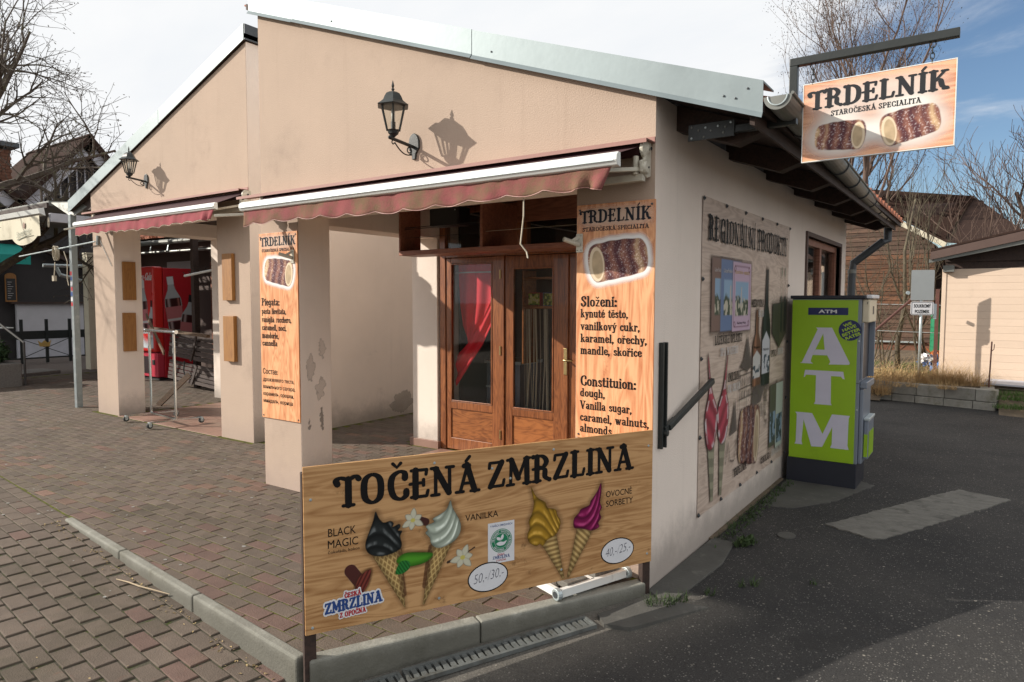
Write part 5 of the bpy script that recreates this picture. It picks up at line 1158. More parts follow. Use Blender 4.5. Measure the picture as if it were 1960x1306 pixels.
for (t, v, h, w) in (('Piegata:', 1.600, .062, .245), ('pasta lievitata,', 1.528, .050, .330), ('vaniglia zucchero,', 1.458, .050, .395), ('caramell, noci,', 1.390, .050, .330), ('mandorle,', 1.322, .050, .225), ('cannella', 1.258, .050, .205)):
    deco(frL, t, -3.556, v, h, w, M['ink'], SLf)
for (t, v, h, w) in (('Состав:', 1.018, .046, .205), ('дрожжевого теста,', .955, .034, .418), ('ванильного сахара,', .893, .034, .430), ('карамель, орешки,', .833, .034, .410), ('миндаль, корица', .773, .034, .395)):
    sans(frL, t, -3.556, v, h, w, M['ink'], SLf, bold=.012)
for (x_, z_, lab, s_) in ((-.462, 1.985, 'cream tube flag holder on the right pier sign', -1), (-3.128, 2.0, 'cream tube flag holder on the left pier sign', -1)):
    H_ = thing('flag_holder', (x_, -.02, z_), lab, 'flag holder')
    part('plate', M['ivory'], H_, (x_ - .022, x_ + .022, -.020, -.0125, z_ - .055, z_ + .055))
    mb = MB(); a = Vector((x_, -.022, z_ - .01)); b = a + Vector((-.055, -.085, .03)); mb.tube([a, b], .014, 10, caps=False); mb.tube([b, a], .011, 10, caps=False); mb.bar((x_, -.02, z_ + .04), a + (b - a) * .5, .004, .02); ob('tube', mb, M['ivory'], H_)
    mb = MB()
    for dz in (-.042, .042):
        for dx_ in (-.012, .012): mb.lathe((x_ + dx_, -.0205, z_ + dz), [(.003, 0), (.003, -.001)], 6, 'y')
    ob('screw_hole', mb, M['blackplastic'], H_)
# ------------------------------------------------------------------ the ice cream board
IB = thing('ice_cream_board', tuple(BO + BD * .945), 'long wood print board reading TOČENÁ ZMRZLINA with ice cream cones', 'sign board')
fb = Fr(BO, BD, (0, 0, 1))
mb = MB(); mb.obox(BO + BD * .945 + Vector((0, 0, .3725)) - BN * .006, BD, BN, (0, 0, 1), .945, .006, .3725); ob('panel', mb, M['ply'], IB, bev=.001)
for s_, lab in ((.022, 'post'), (1.868, 'post')):
    mb = MB(); p = BO + BD * s_ - BN * .034; mb.obox((p.x, p.y, .40), BD, BN, (0, 0, 1), .026, .020, .50 if s_ < 1 else .42); ob('post', mb, M['darkwood'], IB, bev=.003)
mb = MB(); mb.obox(BO + BD * .945 + Vector((0, 0, .36)) - BN * .026, BD, BN, (0, 0, 1), .92, .013, .03); ob('rail', mb, M['darkwood'], IB)
for (u, v) in ((.03, .60), (.60, .70), (1.25, .70), (1.86, .66), (.03, .03), (.62, .045), (.90, .64), (1.30, .06), (1.86, .05), (1.0, .58)):
    mb = MB(); q = fb.p(u, v, 0); vs = []
    for rr, off in ((.007, 0), (.006, .0025), (.001, .003)):
        for k in range(8): a = k * math.pi / 4; vs.append(fb.p(u + rr * math.cos(a), v + rr * math.sin(a), off))
    fs = [(i * 8 + k, i * 8 + (k + 1) % 8, (i + 1) * 8 + (k + 1) % 8, (i + 1) * 8 + k) for i in range(2) for k in range(8)] + [tuple(range(16, 24))]
    mb.add(vs, fs); ob('screw', mb, M['galv'], IB)
deco(fb, 'TOČENÁ', .138, .548, .142, .690, M['ink'], IB, thick=.20, thin=.11, rise=-.012)
deco(fb, 'ZMRZLINA', .872, .538, .140, .880, M['ink'], IB, thick=.20, thin=.11, rise=.004)
for (t, u, v, h, w) in (('BLACK', .103, .424, .038, .122), ('MAGIC', .101, .372, .038, .134), ('VANILKA', .757, .397, .033, .176), ('OVOCNÉ', 1.578, .406, .035, .172), ('SORBETY', 1.579, .354, .035, .178)): sans(fb, t, u, v, h, w, M['ink'], IB)
sans(fb, 'čokoláda, kokos', .101, .348, .014, .140, M['ink'], IB)
# left pair of cones
pc = Pic(.165, .02, .62, .505, .0022)
pc.over(sst(.07, .0, np.hypot((pc.X - .30) / 1.0, (pc.Y - .36))) * 0, (0, 0, 0))
pc.over(pc.line([(.20, .255), (.245, .19)], .028), (0.075, 0.022, 0.018))
P = catmull([(.225, .125), (.222, .18), (.245, .225), (.29, .245), (.283, .195), (.258, .15), (.225, .125)], 4); d = pc.sd(P); pc.over(sst(.015, 0, d) * .5, (0.05, .02, .01)); pc.over(sst(.002, -.002, d), np.array((.15, .03, .022)) * (0.45 + 1.0 * (0.5 + .5 * np.sin((pc.X - pc.Y * .55) * 330)))[..., None])
cone_pic(pc, [(.300, .305), (.372, .30), (.435, .318), (.452, .035), (.446, .04)], True, (.3, -1))
pc.over(pc.line([(.425, .31), (.430, .22), (.445, .10)], .014) * .45, (0.085, .028, .015))
swirl_pic(pc, catmull([(.316, .508), (.330, .478), (.352, .452), (.385, .455), (.400, .440), (.395, .425), (.425, .435), (.432, .420), (.420, .405), (.440, .400), (.430, .375), (.438, .34), (.428, .315), (.385, .300), (.33, .298), (.285, .318), (.268, .350), (.272, .385), (.290, .430), (.305, .47), (.316, .508)], 3), (0.022, 0.026, 0.026), (0.26, 0.28, .28), 22, -.9, 2, .7)
cone_pic(pc, [(.580, .305), (.640, .30), (.700, .330), (.545, .03), (.538, .032)], True, (-.4, -1))
pc.over(pc.line([(.582, .30), (.565, .22), (.55, .12)], .014) * .5, (0.085, .028, .015))
swirl_pic(pc, catmull([(.680, .512), (.660, .470), (.625, .450), (.590, .435), (.596, .418), (.556, .405), (.565, .385), (.553, .372), (.575, .345), (.582, .315), (.61, .292), (.65, .292), (.70, .312), (.728, .345), (.732, .39), (.715, .43), (.690, .475), (.680, .512)], 3), (0.46, 0.52, 0.42), (0.68, 0.70, .66), 24, .9, 5, .45)
P = catmull([(.41, .262), (.45, .292), (.52, .285), (.59, .268), (.56, .235), (.50, .225), (.45, .232), (.41, .262)], 4); d = pc.sd(P); pc.over(sst(.02, 0, d) * .4, (.03, .03, .01)); pc.over(sst(.002, -.002, d), np.array((.07, .28, .02)) * (.5 + .6 * sst(0, -.03, d))[..., None])
P = catmull([(.405, .205), (.43, .255), (.47, .252), (.475, .22), (.44, .198), (.405, .205)], 4); d = pc.sd(P); pc.over(sst(.002, -.002, d), np.array((.02, .17, .03)) * (.55 + .6 * (np.sin((pc.X + pc.Y * .6) * 420) > 0))[..., None])
pc.over(pc.line([(.52, .440), (.555, .425)], .018) * .9, (0.06, .02, .018)); flower_pic(pc, .492, .442, .058, .4)
pc.build(fb, IB, 'cone_picture')
pc = Pic(.655, .155, .16, .14, .0022); pc.over(pc.line([(.665, .212), (.72, .225)], .006), (.05, .03, .02)); pc.over(pc.line([(.77, .245), (.805, .262)], .003), (.05, .03, .02)); flower_pic(pc, .742, .222, .066, .1); pc.build(fb, IB, 'flower_picture')
pc = Pic(1.08, .0, .50, .53, .0022)
cone_pic(pc, [(1.182, .215), (1.21, .245), (1.262, .265), (1.272, .235), (1.318, .012), (1.308, .010)], False, (.45, -1))
swirl_pic(pc, catmull([(1.118, .520), (1.150, .465), (1.200, .432), (1.215, .400), (1.262, .385), (1.275, .350), (1.292, .325), (1.288, .285), (1.262, .250), (1.215, .232), (1.190, .205), (1.170, .218), (1.150, .210), (1.110, .235), (1.098, .275), (1.112, .315), (1.105, .345), (1.125, .385), (1.135, .43), (1.128, .47), (1.118, .520)], 3), (0.44, 0.245, 0.022), (0.66, 0.42, .12), 22, -1.0, 3, .55)
cone_pic(pc, [(1.395, .262), (1.46, .262), (1.492, .245), (1.470, .20), (1.345, .010), (1.334, .012)], False, (-.45, -1))
swirl_pic(pc, catmull([(1.545, .490), (1.520, .445), (1.480, .400), (1.470, .378), (1.420, .365), (1.405, .345), (1.380, .325), (1.372, .300), (1.378, .270), (1.41, .262), (1.45, .250), (1.49, .238), (1.535, .250), (1.53, .275), (1.548, .300), (1.538, .33), (1.552, .355), (1.540, .385), (1.548, .44), (1.545, .490)], 3), (0.25, 0.008, 0.085), (0.48, 0.10, .24), 24, .7, 7, .6)
pc.build(fb, IB, 'cone_picture')
# price ovals in biro
for (cx_, cy_, rx, ry, t, w) in ((.878, .100, .110, .074, '50,-/30,-', .165), (1.658, .100, .110, .072, '40,-/25,-', .165)):
    shape(fb, ell(cx_, cy_, rx, ry), M['ink'], IB, 'price_oval', .0010); shape(fb, ell(cx_, cy_, rx - .006, ry - .006), M['white'], IB, 'price_oval', .0016)
    sans(fb, t, cx_ - w / 2 + .005, cy_ - .024, .050, w, M['penink'], IB, 'handwriting', .0022, bold=-.018, shear=.35, rot=.10)
# badge
bu, bv, bw, bh = .877, .160, .146, .207
shape(fb, [(bu, bv), (bu + bw, bv), (bu + bw, bv + bh), (bu, bv + bh)], M['white'], IB, 'badge', .0010)
shape(fb, ell(bu + bw / 2, bv + .112, .060, .060), M['greenprint'], IB, 'badge_ring', .0014); shape(fb, ell(bu + bw / 2, bv + .112, .0565, .0565), M['white'], IB, 'badge_ring', .0017); shape(fb, ell(bu + bw / 2, bv + .112, .054, .054), M['greenprint'], IB, 'badge_ring', .0020)
shape(fb, ell(bu + bw / 2, bv + .112, .038, .038), M['white'], IB, 'badge_ring', .0023); shape(fb, ell(bu + bw / 2, bv + .112, .0365, .0365), M['greenprint'], IB, 'badge_ring', .0026)
for P in ([(-.004, .004), (-.002, .024), (.010, .034), (.011, .014)], [(.0, .004), (-.022, .008), (-.026, .022), (-.008, .018)], [(-.028, -.010), (-.012, -.022), (.016, -.020), (.030, .000), (.012, -.006), (-.008, -.002)]):
    shape(fb, [(bu + bw / 2 + x, bv + .110 + y) for x, y in catmull(P + [P[0]], 3)[:-1]], M['white'], IB, 'leaf_emblem', .0029)
ringtext = 'POCTIVÉ PŘÍRODNÍ SUROVINY · PŘÍRODNÍ '
def ring(fr, text, cx_, cy_, rr, h, mat, parent, a0=math.pi * .5, off=.003):
    mb = MB(); n = len(text)
    for i, ch in enumerate(text):
        if ch in ' ·': continue
        a = a0 - 2 * math.pi * i / n; ps, W = deco_polys(ch, .2, .14); k = 0
        for st_ in ps:
            for pg in st_:
                k += 1; mb.add([fr.p(cx_ + (rr + y * h) * math.cos(a) + (x - W / 2) * h * math.sin(a), cy_ + (rr + y * h) * math.sin(a) - (x - W / 2) * h * math.cos(a), off + .00001 * (k % 50)) for x, y in pg], [tuple(range(len(pg)))])
    ob('ring_lettering', mb, mat, parent, fixn=False)
ring(fb, ringtext, bu + bw / 2, bv + .112, .0415, .009, M['white'], IB)
sans(fb, 'V NAŠICH ZMRZLINÁCH', bu + .012, bv + .186, .010, .122, M['blueprint'], IB, off=.0014, bold=.01)
sans(fb, 'ČESKÁ', bu + .052, bv + .038, .009, .04, M['redprint'], IB, off=.0014, bold=.02); deco(fb, 'ZMRZLINA', bu + .026, bv + .022, .016, .094, M['blueprint'], IB); sans(fb, 'Z OPOČNA', bu + .045, bv + .009, .009, .055, M['redprint'], IB, off=.0014, bold=.02)
# maker's logo bottom left: blue name with a white outline
def outlined(fr, text, u, v, h, w, mat, parent, grow, rise=0.0, th=.25, tn=.16):
    polys, W = deco_polys(text, th + grow * 2 / h, tn + grow * 2 / h); mb = MB(); k = 0; sx = w / W
    for st_ in polys:
        for pg in st_: k += 1; mb.add([fr.p(u + x * sx, v + y * h + rise * x / W, .0012 + .00001 * (k % 60)) for x, y in pg], [tuple(range(len(pg)))])
    ob('logo_outline', mb, M['white'], parent, fixn=False)
    deco(fr, text, u, v, h, w, mat, parent, 'logo_lettering', .0022, th, tn, rise=rise)
outlined(fb, 'ZMRZLINA', .083, .078, .050, .258, M['blueprint'], IB, .008, .012); outlined(fb, 'ČESKÁ', .170, .136, .022, .075, M['redprint'], IB, .006, .004); outlined(fb, 'Z OPOČNA', .148, .050, .023, .118, M['redprint'], IB, .006, .006)

# folded white base frame with slabs lying behind the board
WB = thing('parasol_base', (-.30, -.28, T), 'white wheeled steel base frame with grey slabs behind the board', 'parasol base')
q = [Vector((-.50, -.45, T + .045)), Vector((-.28, -.53, T + .045)), Vector((-.115, -.075, T + .045)), Vector((-.40, .02, T + .045))]
for k in range(4):
    mb = MB(); mb.bar(q[k], q[(k + 1) % 4], .028, .045); ob('frame_bar', mb, M['whitemetal'], WB, bev=.003)
mb = MB(); mb.bar((q[0] + q[3]) / 2, (q[1] + q[2]) / 2, .028, .045); mb.bar((q[0] + q[1]) / 2, (q[2] + q[3]) / 2, .028, .04); ob('frame_bar', mb, M['whitemetal'], WB, bev=.003)
for t0, t1, hh in ((.12, .44, .075), (.56, .94, .088)):
    a = q[1].lerp(q[2], t0); b = q[1].lerp(q[2], t1); c = q[0].lerp(q[3], t1); d_ = q[0].lerp(q[3], t0)
    ins = lambda p: (p.x + ((q[0] + q[1] + q[2] + q[3]) / 4 - p).x * .10, p.y + ((q[0] + q[1] + q[2] + q[3]) / 4 - p).y * .04, T + hh - .03)
    mb = MB(); mb.prism([ins(a), ins(b), ins(c), ins(d_)], (0, 0, .035)); ob('slab', mb, M['patch'], WB, bev=.004)
for p in (q[1], q[2]):
    ax = (q[2] - q[1]).normalized(); mb = MB(); c = p + (q[1] - q[0]).normalized() * .0
    ctr = p - ax * .012 if p is q[1] else p + ax * .012
    A_ = [ctr - ax * .014, ctr + ax * .014]; mb.tube(A_, .032, 16); w_ = ob('wheel', mb, M['galv'], WB, bev=.003); mb = MB(); mb.tube([A_[0] - ax * .003, A_[0] + ax * .002], .018, 12); ob('hub', mb, M['darkzinc'], w_)

# handrail hook on the corner
HR = thing('swivel_bracket', (.02, .12, .8), 'black steel bracket with slanting arm on the shop corner', 'bracket')
part('back_plate', M['iron'], HR, (.001, .010, .085, .155, .80, 1.41)); part('channel', M['iron'], HR, (.010, .030, .085, .10, .80, 1.41)); part('channel', M['iron'], HR, (.010, .030, .14, .155, .80, 1.41), bev=.002)
mb = MB(); mb.bar((.035, .16, .915), (.075, .80, 1.13), .028, .036); ob('arm', mb, M['iron'], HR, bev=.003)
mb = MB(); mb.bar((.022, .12, .905), (.035, .26, .945), .03, .04); mb.tube([(.012, .12, .89), (.05, .12, .89)], .018, 10); ob('pivot', mb, M['iron'], HR, bev=.002)
mb = MB()
for z_ in (1.36, 1.22, 1.05, .86): mb.lathe((.0105, .12, z_), [(.010, 0), (.009, .004), (.003, .006)], 8, 'x')
ob('bolt', mb, M['darkzinc'], HR)

# ------------------------------------------------------------------ side wall banner
BAN = thing('banner', (.012, 1.91, .22), 'big pale wood print banner REGIONÁLNÍ PRODUKTY on the side wall', 'banner')
fw = Fr((.010, 0, 0), (0, 1, 0), (0, 0, 1))
mb = MB(); nx_, ny_ = 60, 40
for j in range(ny_ + 1):
    for i in range(nx_ + 1):
        y, z = .75 + 2.32 * i / nx_, .22 + 2.10 * j / ny_
        fx_, fz_ = i / nx_, j / ny_
        x = .006 + .0015 * math.sin(fx_ * 9 + fz_ * 3) * (1 - (2 * fz_ - 1) ** 4) + .003 * max(0, 1 - abs((fx_ - .02) * 1.5 - (1 - fz_)) * 9) * (fz_ > .75)
        x += .004 * math.exp(-((fx_ - (1 - fz_) * 1.2) * 14) ** 2) * (fz_ > .6) + .004 * math.exp(-((1 - fx_ - (1 - fz_) * 1.6) * 14) ** 2) * (fz_ > .6)
        mb.v.append((x - .002, y, z))
for j in range(ny_):
    for i in range(nx_): a = j * (nx_ + 1) + i; mb.f.append((a, a + 1, a + nx_ + 2, a + nx_ + 1))
ob('canvas', mb, M['bannerwood'], BAN, smooth=True, fixn=False)
for (y, z) in [(.765 + 2.29 * k / 5, 2.305) for k in range(6)] + [(.765 + 2.29 * k / 5, .235) for k in range(6)] + [(.765, .235 + 2.07 * k / 4) for k in (1, 2, 3)] + [(3.055, .235 + 2.07 * k / 4) for k in (1, 2, 3)]:
    mb = MB(); mb.lathe((.008, y, z), [(.015, 0), (.015, .004), (.008, .005), (.006, .012), (.001, .013)], 10, 'x'); ob('eyelet', mb, M['darkzinc'], BAN)
f2 = Fr((.0125, 0, 0), (0, 1, 0), (0, 0, 1))
GAP[0] = .11; deco(f2, 'REGIONÁLNÍ PRODUKTY', .845, 2.045, .165, 2.10, M['ink'], BAN, thick=.20, thin=.075, off=.004); GAP[0] = .035
pc = Pic(.76, .24, 2.30, 1.72, .0072)
def card(x0, z0, w, h, c, pic=True):
    P = [(x0, z0), (x0 + w, z0), (x0 + w, z0 + h), (x0, z0 + h)]; d = pc.sd(P); pc.over(sst(.05, 0, d) * .45, (.10, .07, .06)); pc.over(sst(.004, -.004, d), c)
    if pic:
        a, b, ww, hh = x0 + w * .14, z0 + h * .22, w * .72, h * .50; m_ = pc.sd([(a, b), (a + ww, b), (a + ww, b + hh), (a, b + hh)]); f = fbm(pc.X * 22, pc.Y * 22, 4); ty = (pc.Y - b) / hh
        sk = np.array((.25, .38, .52)); gr = np.array((.06, .08, .05)); bu_ = np.array((.50, .46, .36))
        k_ = sst(.45, .55, ty + (f - .5) * .5); kb = sst(.52, .6, fbm(pc.X * 30, pc.Y * 18, 9)); colr = sk * k_[..., None] + (gr * (1 - kb)[..., None] + bu_ * kb[..., None]) * (1 - k_)[..., None]
        tw = np.abs(pc.X - (a + ww * .45)) < ww * .07 * (1.25 - ty); colr = np.where((tw & (ty < .85) & (ty > .3))[..., None], np.array((.46, .42, .38)), colr); pc.over(sst(.004, -.004, m_), colr)
card(.93, 1.44, .46, .50, (.20, .125, .10)); card(1.12, 1.435, .46, .50, (.13, .19, .33)); card(1.385, 1.425, .45, .505, (.50, .36, .46))
for x0, z0 in ((1.385, 1.425),):
    w, h = .45, .505
    for P in ([(x0 + .05, z0 + .03), (x0 + w - .05, z0 + .03)], [(x0 + .05, z0 + h - .03), (x0 + w - .05, z0 + h - .03)], [(x0 + .03, z0 + .05), (x0 + .03, z0 + h - .05)], [(x0 + w - .03, z0 + .05), (x0 + w - .03, z0 + h - .05)]): pc.over(pc.line(P, .004) * .8, (.12, .04, .06))
    for sx, sz in ((.05, .05), (w - .05, .05), (.05, h - .05), (w - .05, h - .05)): pc.over((np.abs(np.hypot(pc.X - x0 - sx, pc.Y - z0 - sz) - .018) < .006) * .8, (.12, .04, .06))
def bottle(cx_, z0, w, h, c, lab):
    P = [(cx_ - w / 2, z0), (cx_ + w / 2, z0), (cx_ + w / 2, z0 + h * .48), (cx_ + w * .42, z0 + h * .56), (cx_ + w * .17, z0 + h * .68), (cx_ + w * .14, z0 + h * .98), (cx_ - w * .14, z0 + h * .98), (cx_ - w * .17, z0 + h * .68), (cx_ - w * .42, z0 + h * .56), (cx_ - w / 2, z0 + h * .48)]
    d = pc.sd(P); pc.over(sst(.035, 0, d) * .45, (.08, .06, .05)); hx = (pc.X - cx_) / (w / 2); pc.over(sst(.006, -.006, d), np.array(c) * (.6 + .9 * np.exp(-((hx + .4) * 4) ** 2))[..., None])
    m_ = pc.sd([(cx_ - w * .46, z0 + h * .10), (cx_ + w * .46, z0 + h * .10), (cx_ + w * .46, z0 + h * .38), (cx_, z0 + h * .46), (cx_ - w * .46, z0 + h * .38)]); f = fbm(pc.X * 25, pc.Y * 25, 31)
    pc.over(sst(.004, -.004, m_), np.where(((f > .54) & (pc.Y < z0 + h * .26))[..., None], np.array((.05, .07, .09)), np.array(lab)))
# castle tower drawn in brown ink
ink_ = (.085, .065, .055)
P = [(1.60, .86), (1.60, 1.14), (1.64, 1.20), (1.72, 1.30), (1.79, 1.38), (1.84, 1.28), (1.93, 1.18), (1.96, .86)]
pc.over(sst(.006, -.006, pc.sd([(1.60, 1.15), (1.69, 1.20), (1.79, 1.385), (1.87, 1.22), (1.95, 1.16), (1.80, 1.10)])) * .85, (.10, .08, .07))
for z_ in (1.12, 1.08, .98, .90): pc.over(pc.line([(1.60, z_), (1.96, z_ + .01)], .005) * .8, ink_)
for x_ in (1.60, 1.96, 1.78): pc.over(pc.line([(x_, .62), (x_, 1.15)], .004) * .8, ink_)
for x_ in (1.66, 1.73, 1.84, 1.91):
    for z_ in (1.03, .93, .80): pc.over(pc.line([(x_, z_ - .02), (x_, z_ + .02)], .011) * .8, ink_)
P = [(1.92, .80), (2.20, .82), (2.30, .93), (2.12, .99), (1.95, .93)]; pc.over(sst(.008, -.008, pc.sd(P)) * .8, (.11, .09, .08))
for x_ in np.arange(1.95, 2.36, .045): pc.over(pc.line([(x_, .70), (x_, .80)], .008) * .75, ink_)
pc.over(sst(.006, -.006, pc.sd([(1.38, .66), (1.50, .92), (1.56, .68)])) * .85, (.10, .08, .07))
r = random.Random(12); zc = .50
pts_ = [(1.30 + .05 * k, .46 + .03 * r.random() + (.14 if k % 4 == 1 else 0)) for k in range(9)]; pc.over(pc.line(pts_, .005) * .8, ink_)
pc.over((sst(.56, .64, fbm(pc.X * 9, pc.Y * 12, 55)) * sst(.10, .0, pc.sd([(1.62, .62), (2.40, .66), (2.40, .92), (1.62, 1.0)])))* .55, ink_)
bottle(2.045, .965, .23, .62, (.20, .09, .05), (.50, .48, .45)); bottle(2.315, .945, .25, .98, (.016, .022, .020), (.48, .48, .50))
P = [(2.50, 1.62), (2.80, 1.63), (2.995, 1.66), (2.99, 1.36), (2.74, 1.235), (2.50, 1.37)]; d = pc.sd(P); pc.over(sst(.05, 0, d) * .35, (.10, .08, .06)); pc.over(sst(.006, -.006, d), np.where((pc.X > 2.74)[..., None], np.array((.075, .07, .045)), np.array((.05, .05, .034))))
for x_ in (2.80, 2.92): pc.over(pc.line([(x_, 1.40), (x_, 1.66)], .035) * .8, (.012, .02, .02)); pc.over(pc.line([(x_, 1.64), (x_, 1.90)], .013) * .35, (.25, .24, .16)); pc.over(pc.line([(x_, 1.88), (x_, 1.93)], .017) * .6, (.05, .13, .07))
card(2.48, .38, .22, .54, (.085, .085, .06), False); card(2.69, .34, .24, .58, (.40, .44, .38), False)
for x0, z0, w in ((2.50, .42, .18), (2.71, .38, .20)):
    f = fbm(pc.X * 16, pc.Y * 16, 71); m_ = sst(.004, -.004, pc.sd([(x0, z0), (x0 + w, z0), (x0 + w, z0 + .26), (x0, z0 + .26)])); pc.over(m_, np.where((f > .5)[..., None], np.array((.20, .28, .36)), np.array((.05, .07, .07))))
roll_pic(pc, 1.885, .585, .58, .50, -.06, True, 14, glow=0, dull=.72)
# two striped cones
for s_, x0 in ((1, .97), (-1, 1.22)):
    tipx = .885 if s_ == 1 else 1.31
    body = catmull([(tipx, 1.29), (x0 - .05 if s_ == 1 else x0 + .005, 1.05), (x0 - .115, .90), (x0 - .12, .80), (x0 - .06, .655), (x0 + .06, .655), (x0 + .12, .80), (x0 + .115, .90), (x0 + .0 if s_ == 1 else x0 + .05, 1.05), (tipx, 1.29)], 4)
    pc.fill([(x0 - .075, .72), (x0 + .075, .72), (x0 + .035 * s_ + .03, .27), (x0 + .035 * s_ - .02, .27)], np.array((.26, .245, .17)) * (.75 + .4 * (np.sin(pc.Y * 60 + pc.X * 10) > .2))[..., None])
    d = pc.sd(body); pc.over(sst(.018, 0, d) * .8, (.03, .02, .02)); ph = np.sin((pc.Y + s_ * pc.X * .9) * 40 + 3 * fbm(pc.X * 6, pc.Y * 6, 2)); t = sst(.25, .6, ph) * sst(.95, .85, pc.Y) * sst(-.045, -.012, d)
    pc.over(sst(.006, -.006, d), np.array((.36, .05, .075)) * (.6 + .6 * (ph * .5 + .5))[..., None] * (1 - t * .8)[..., None] + np.array((.56, .52, .52)) * (t * .8)[..., None]); pc.over(np.clip(sst(-.004, -.012, d) * sst(-.035, -.020, d) * sst(.62, .80, pc.Y) * (np.sin(pc.Y * 55) > -.2), 0, 1) * .7, (.58, .55, .54))
pc.build(f2, BAN, 'product_picture')
for (t, u, v, h, w, m_) in (('LÁZEŇSKÉ OPLATKY', 1.01, 1.345, .062, .63, 'ink'), ('SPA WAFERS', 1.13, 1.262, .056, .41, 'whiteink'), ('MEDOVINA', 1.865, 1.60, .058, .36, 'ink'), ('MEAD', 2.06, 1.518, .052, .16, 'whiteink'), ('PIVO', 2.49, 1.165, .058, .17, 'ink'), ('BEER', 2.70, 1.175, .052, .19, 'whiteink'),
                        ('ZMRZLINA', 1.31, 1.065, .062, .30, 'ink'), ('ICE CREAM', 1.315, .985, .056, .29, 'whiteink'), ('TRDELNÍK', 1.49, .335, .062, .33, 'ink'), ('ČOKOLÁDA', 2.22, .285, .056, .32, 'ink'), ('CHOCOLATE', 2.56, .29, .052, .36, 'whiteink')):
    deco(f2, t, u, v, h, w, M[m_], BAN, off=.0025)
sans(f2, 'Lázeňské oplatky', 1.43, 1.845, .030, .36, M['gold'], BAN, off=.0025); sans(f2, 'Karlovy Vary', 1.50, 1.475, .020, .22, M['ink'], BAN, off=.0025)
sans(f2, 'Lázeňské', 1.17, 1.845, .028, .19, M['whiteink'], BAN, off=.0025); sans(f2, 'Lázeňské', .98, 1.845, .028, .13, M['whiteink'], BAN, off=.0025)
for x_ in (2.045, 2.315): sans(f2, 'Medovina', x_ - .085, 1.265 if x_ < 2.2 else 1.235, .024, .17, M['ink'], BAN, off=.003)

# ------------------------------------------------------------------ cash machine
AT = thing('cash_machine', (.34, 3.2, 0), 'lime green free standing cash machine with big white letters', 'cash machine')
part('plinth', M['atmblack'], AT, (.052, .628, 2.972, 3.44, .0, .222), bev=.004)
part('cabinet', M['atmgrey'], AT, (.068, .632, 2.975, 3.46, .222, 1.665), bev=.004)
part('side_panel', M['atmgreen'], AT, (.070, .606, 2.962, 2.974, .224, 1.655), bev=.002)
part('lid', M['atmblack'], AT, (.052, .66, 2.955, 3.49, 1.665, 1.695), bev=.006); part('lid_nose', M['white'], AT, (.662, .708, 2.985, 3.46, 1.668, 1.700), bev=.008)
part('top_fascia', M['atmcream'], AT, (.633, .690, 3.0, 3.45, 1.46, 1.660), bev=.01)
part('screen_recess', M['atmblack'], AT, (.633, .640, 3.02, 3.43, .96, 1.455)); part('screen_wing', M['atmgrey'], AT, (.634, .685, 3.425, 3.452, .96, 1.46)); part('screen_wing', M['atmgrey'], AT, (.634, .652, 2.985, 3.01, .96, 1.46))
part('keypad_shelf', M['atmgrey'], AT, (.633, .690, 3.0, 3.45, .885, .945), bev=.008); part('lower_front', M['atmgrey'], AT, (.633, .664, 3.0, 3.45, .222, .88), bev=.008)
mb = MB(); mb.box(.6895, .693, 3.20, 3.26, 1.53, 1.60); mb.box(.672, .676, 2.994, 2.999, 1.62, 1.64); ob('camera_window', mb, M['atmblack'], AT)
LB = thing('litter_bin', (.72, 3.2, .28), 'slim grey and green bin fixed to the cash machine front', 'bin')
part('body', M['atmgrey'], LB, (.665, .705, 3.06, 3.38, .26, .60), bev=.01); part('rim', M['galv'], LB, (.664, .713, 3.05, 3.39, .60, .625), bev=.006); part('green_label', M['atmgreen'], LB, (.7055, .708, 3.08, 3.36, .28, .50), bev=0); part('side_label', M['atmgreen'], LB, (.67, .70, 3.0575, 3.0595, .28, .48), bev=0)
fa = Fr((0, 2.962, 0), (1, 0, 0), (0, 0, 1))
for z_ in (.93,): part('panel_seam', M['atmblack'], AT, (.607, .634, 2.9715, 2.9735, z_, z_ + .004), bev=0)
mb = MB(); mb.lathe((.62, 2.974, .70), [(.008, 0), (.008, -.004), (.003, -.005)], 10, 'y'); mb.lathe((.62, 2.974, 1.30), [(.008, 0), (.008, -.004), (.003, -.005)], 10, 'y'); ob('lock', mb, M['galv'], AT)
shape(fa, [(.205, 1.522), (.530, 1.524), (.530, 1.588), (.205, 1.586)], M['atmnavy'], AT, 'name_plate', .0008); sans(fa, 'ATM', .290, 1.540, .030, .150, M['white'], AT, bold=.03)
def letter(polys, name='big_letter'):
    mb = MB()
    for k, P in enumerate(polys): mb.add([fa.p(x, y, .0008 + .0001 * k) for x, y in P], [tuple(range(len(P)))])
    ob(name, mb, M['atmletter'], AT, fixn=False)
letter([[(.274, 1.410), (.404, 1.412), (.555, 1.105), (.548, 1.092), (.385, 1.086), (.398, 1.108), (.392, 1.125), (.350, 1.210), (.335, 1.355), (.335, 1.362)],
        [(.274, 1.410), (.288, 1.395), (.165, 1.100), (.148, 1.088), (.258, 1.087), (.238, 1.104), (.240, 1.125), (.252, 1.165), (.336, 1.362), (.340, 1.408)],
        [(.252, 1.165), (.375, 1.166), (.358, 1.215), (.275, 1.214)]])
letter([[(.192, 1.028), (.505, 1.028), (.518, .962), (.502, .966), (.488, .985), (.200, .985), (.192, .966), (.182, .962)], [(.285, .99), (.408, .99), (.412, .745), (.420, .726), (.272, .726), (.284, .745)]])
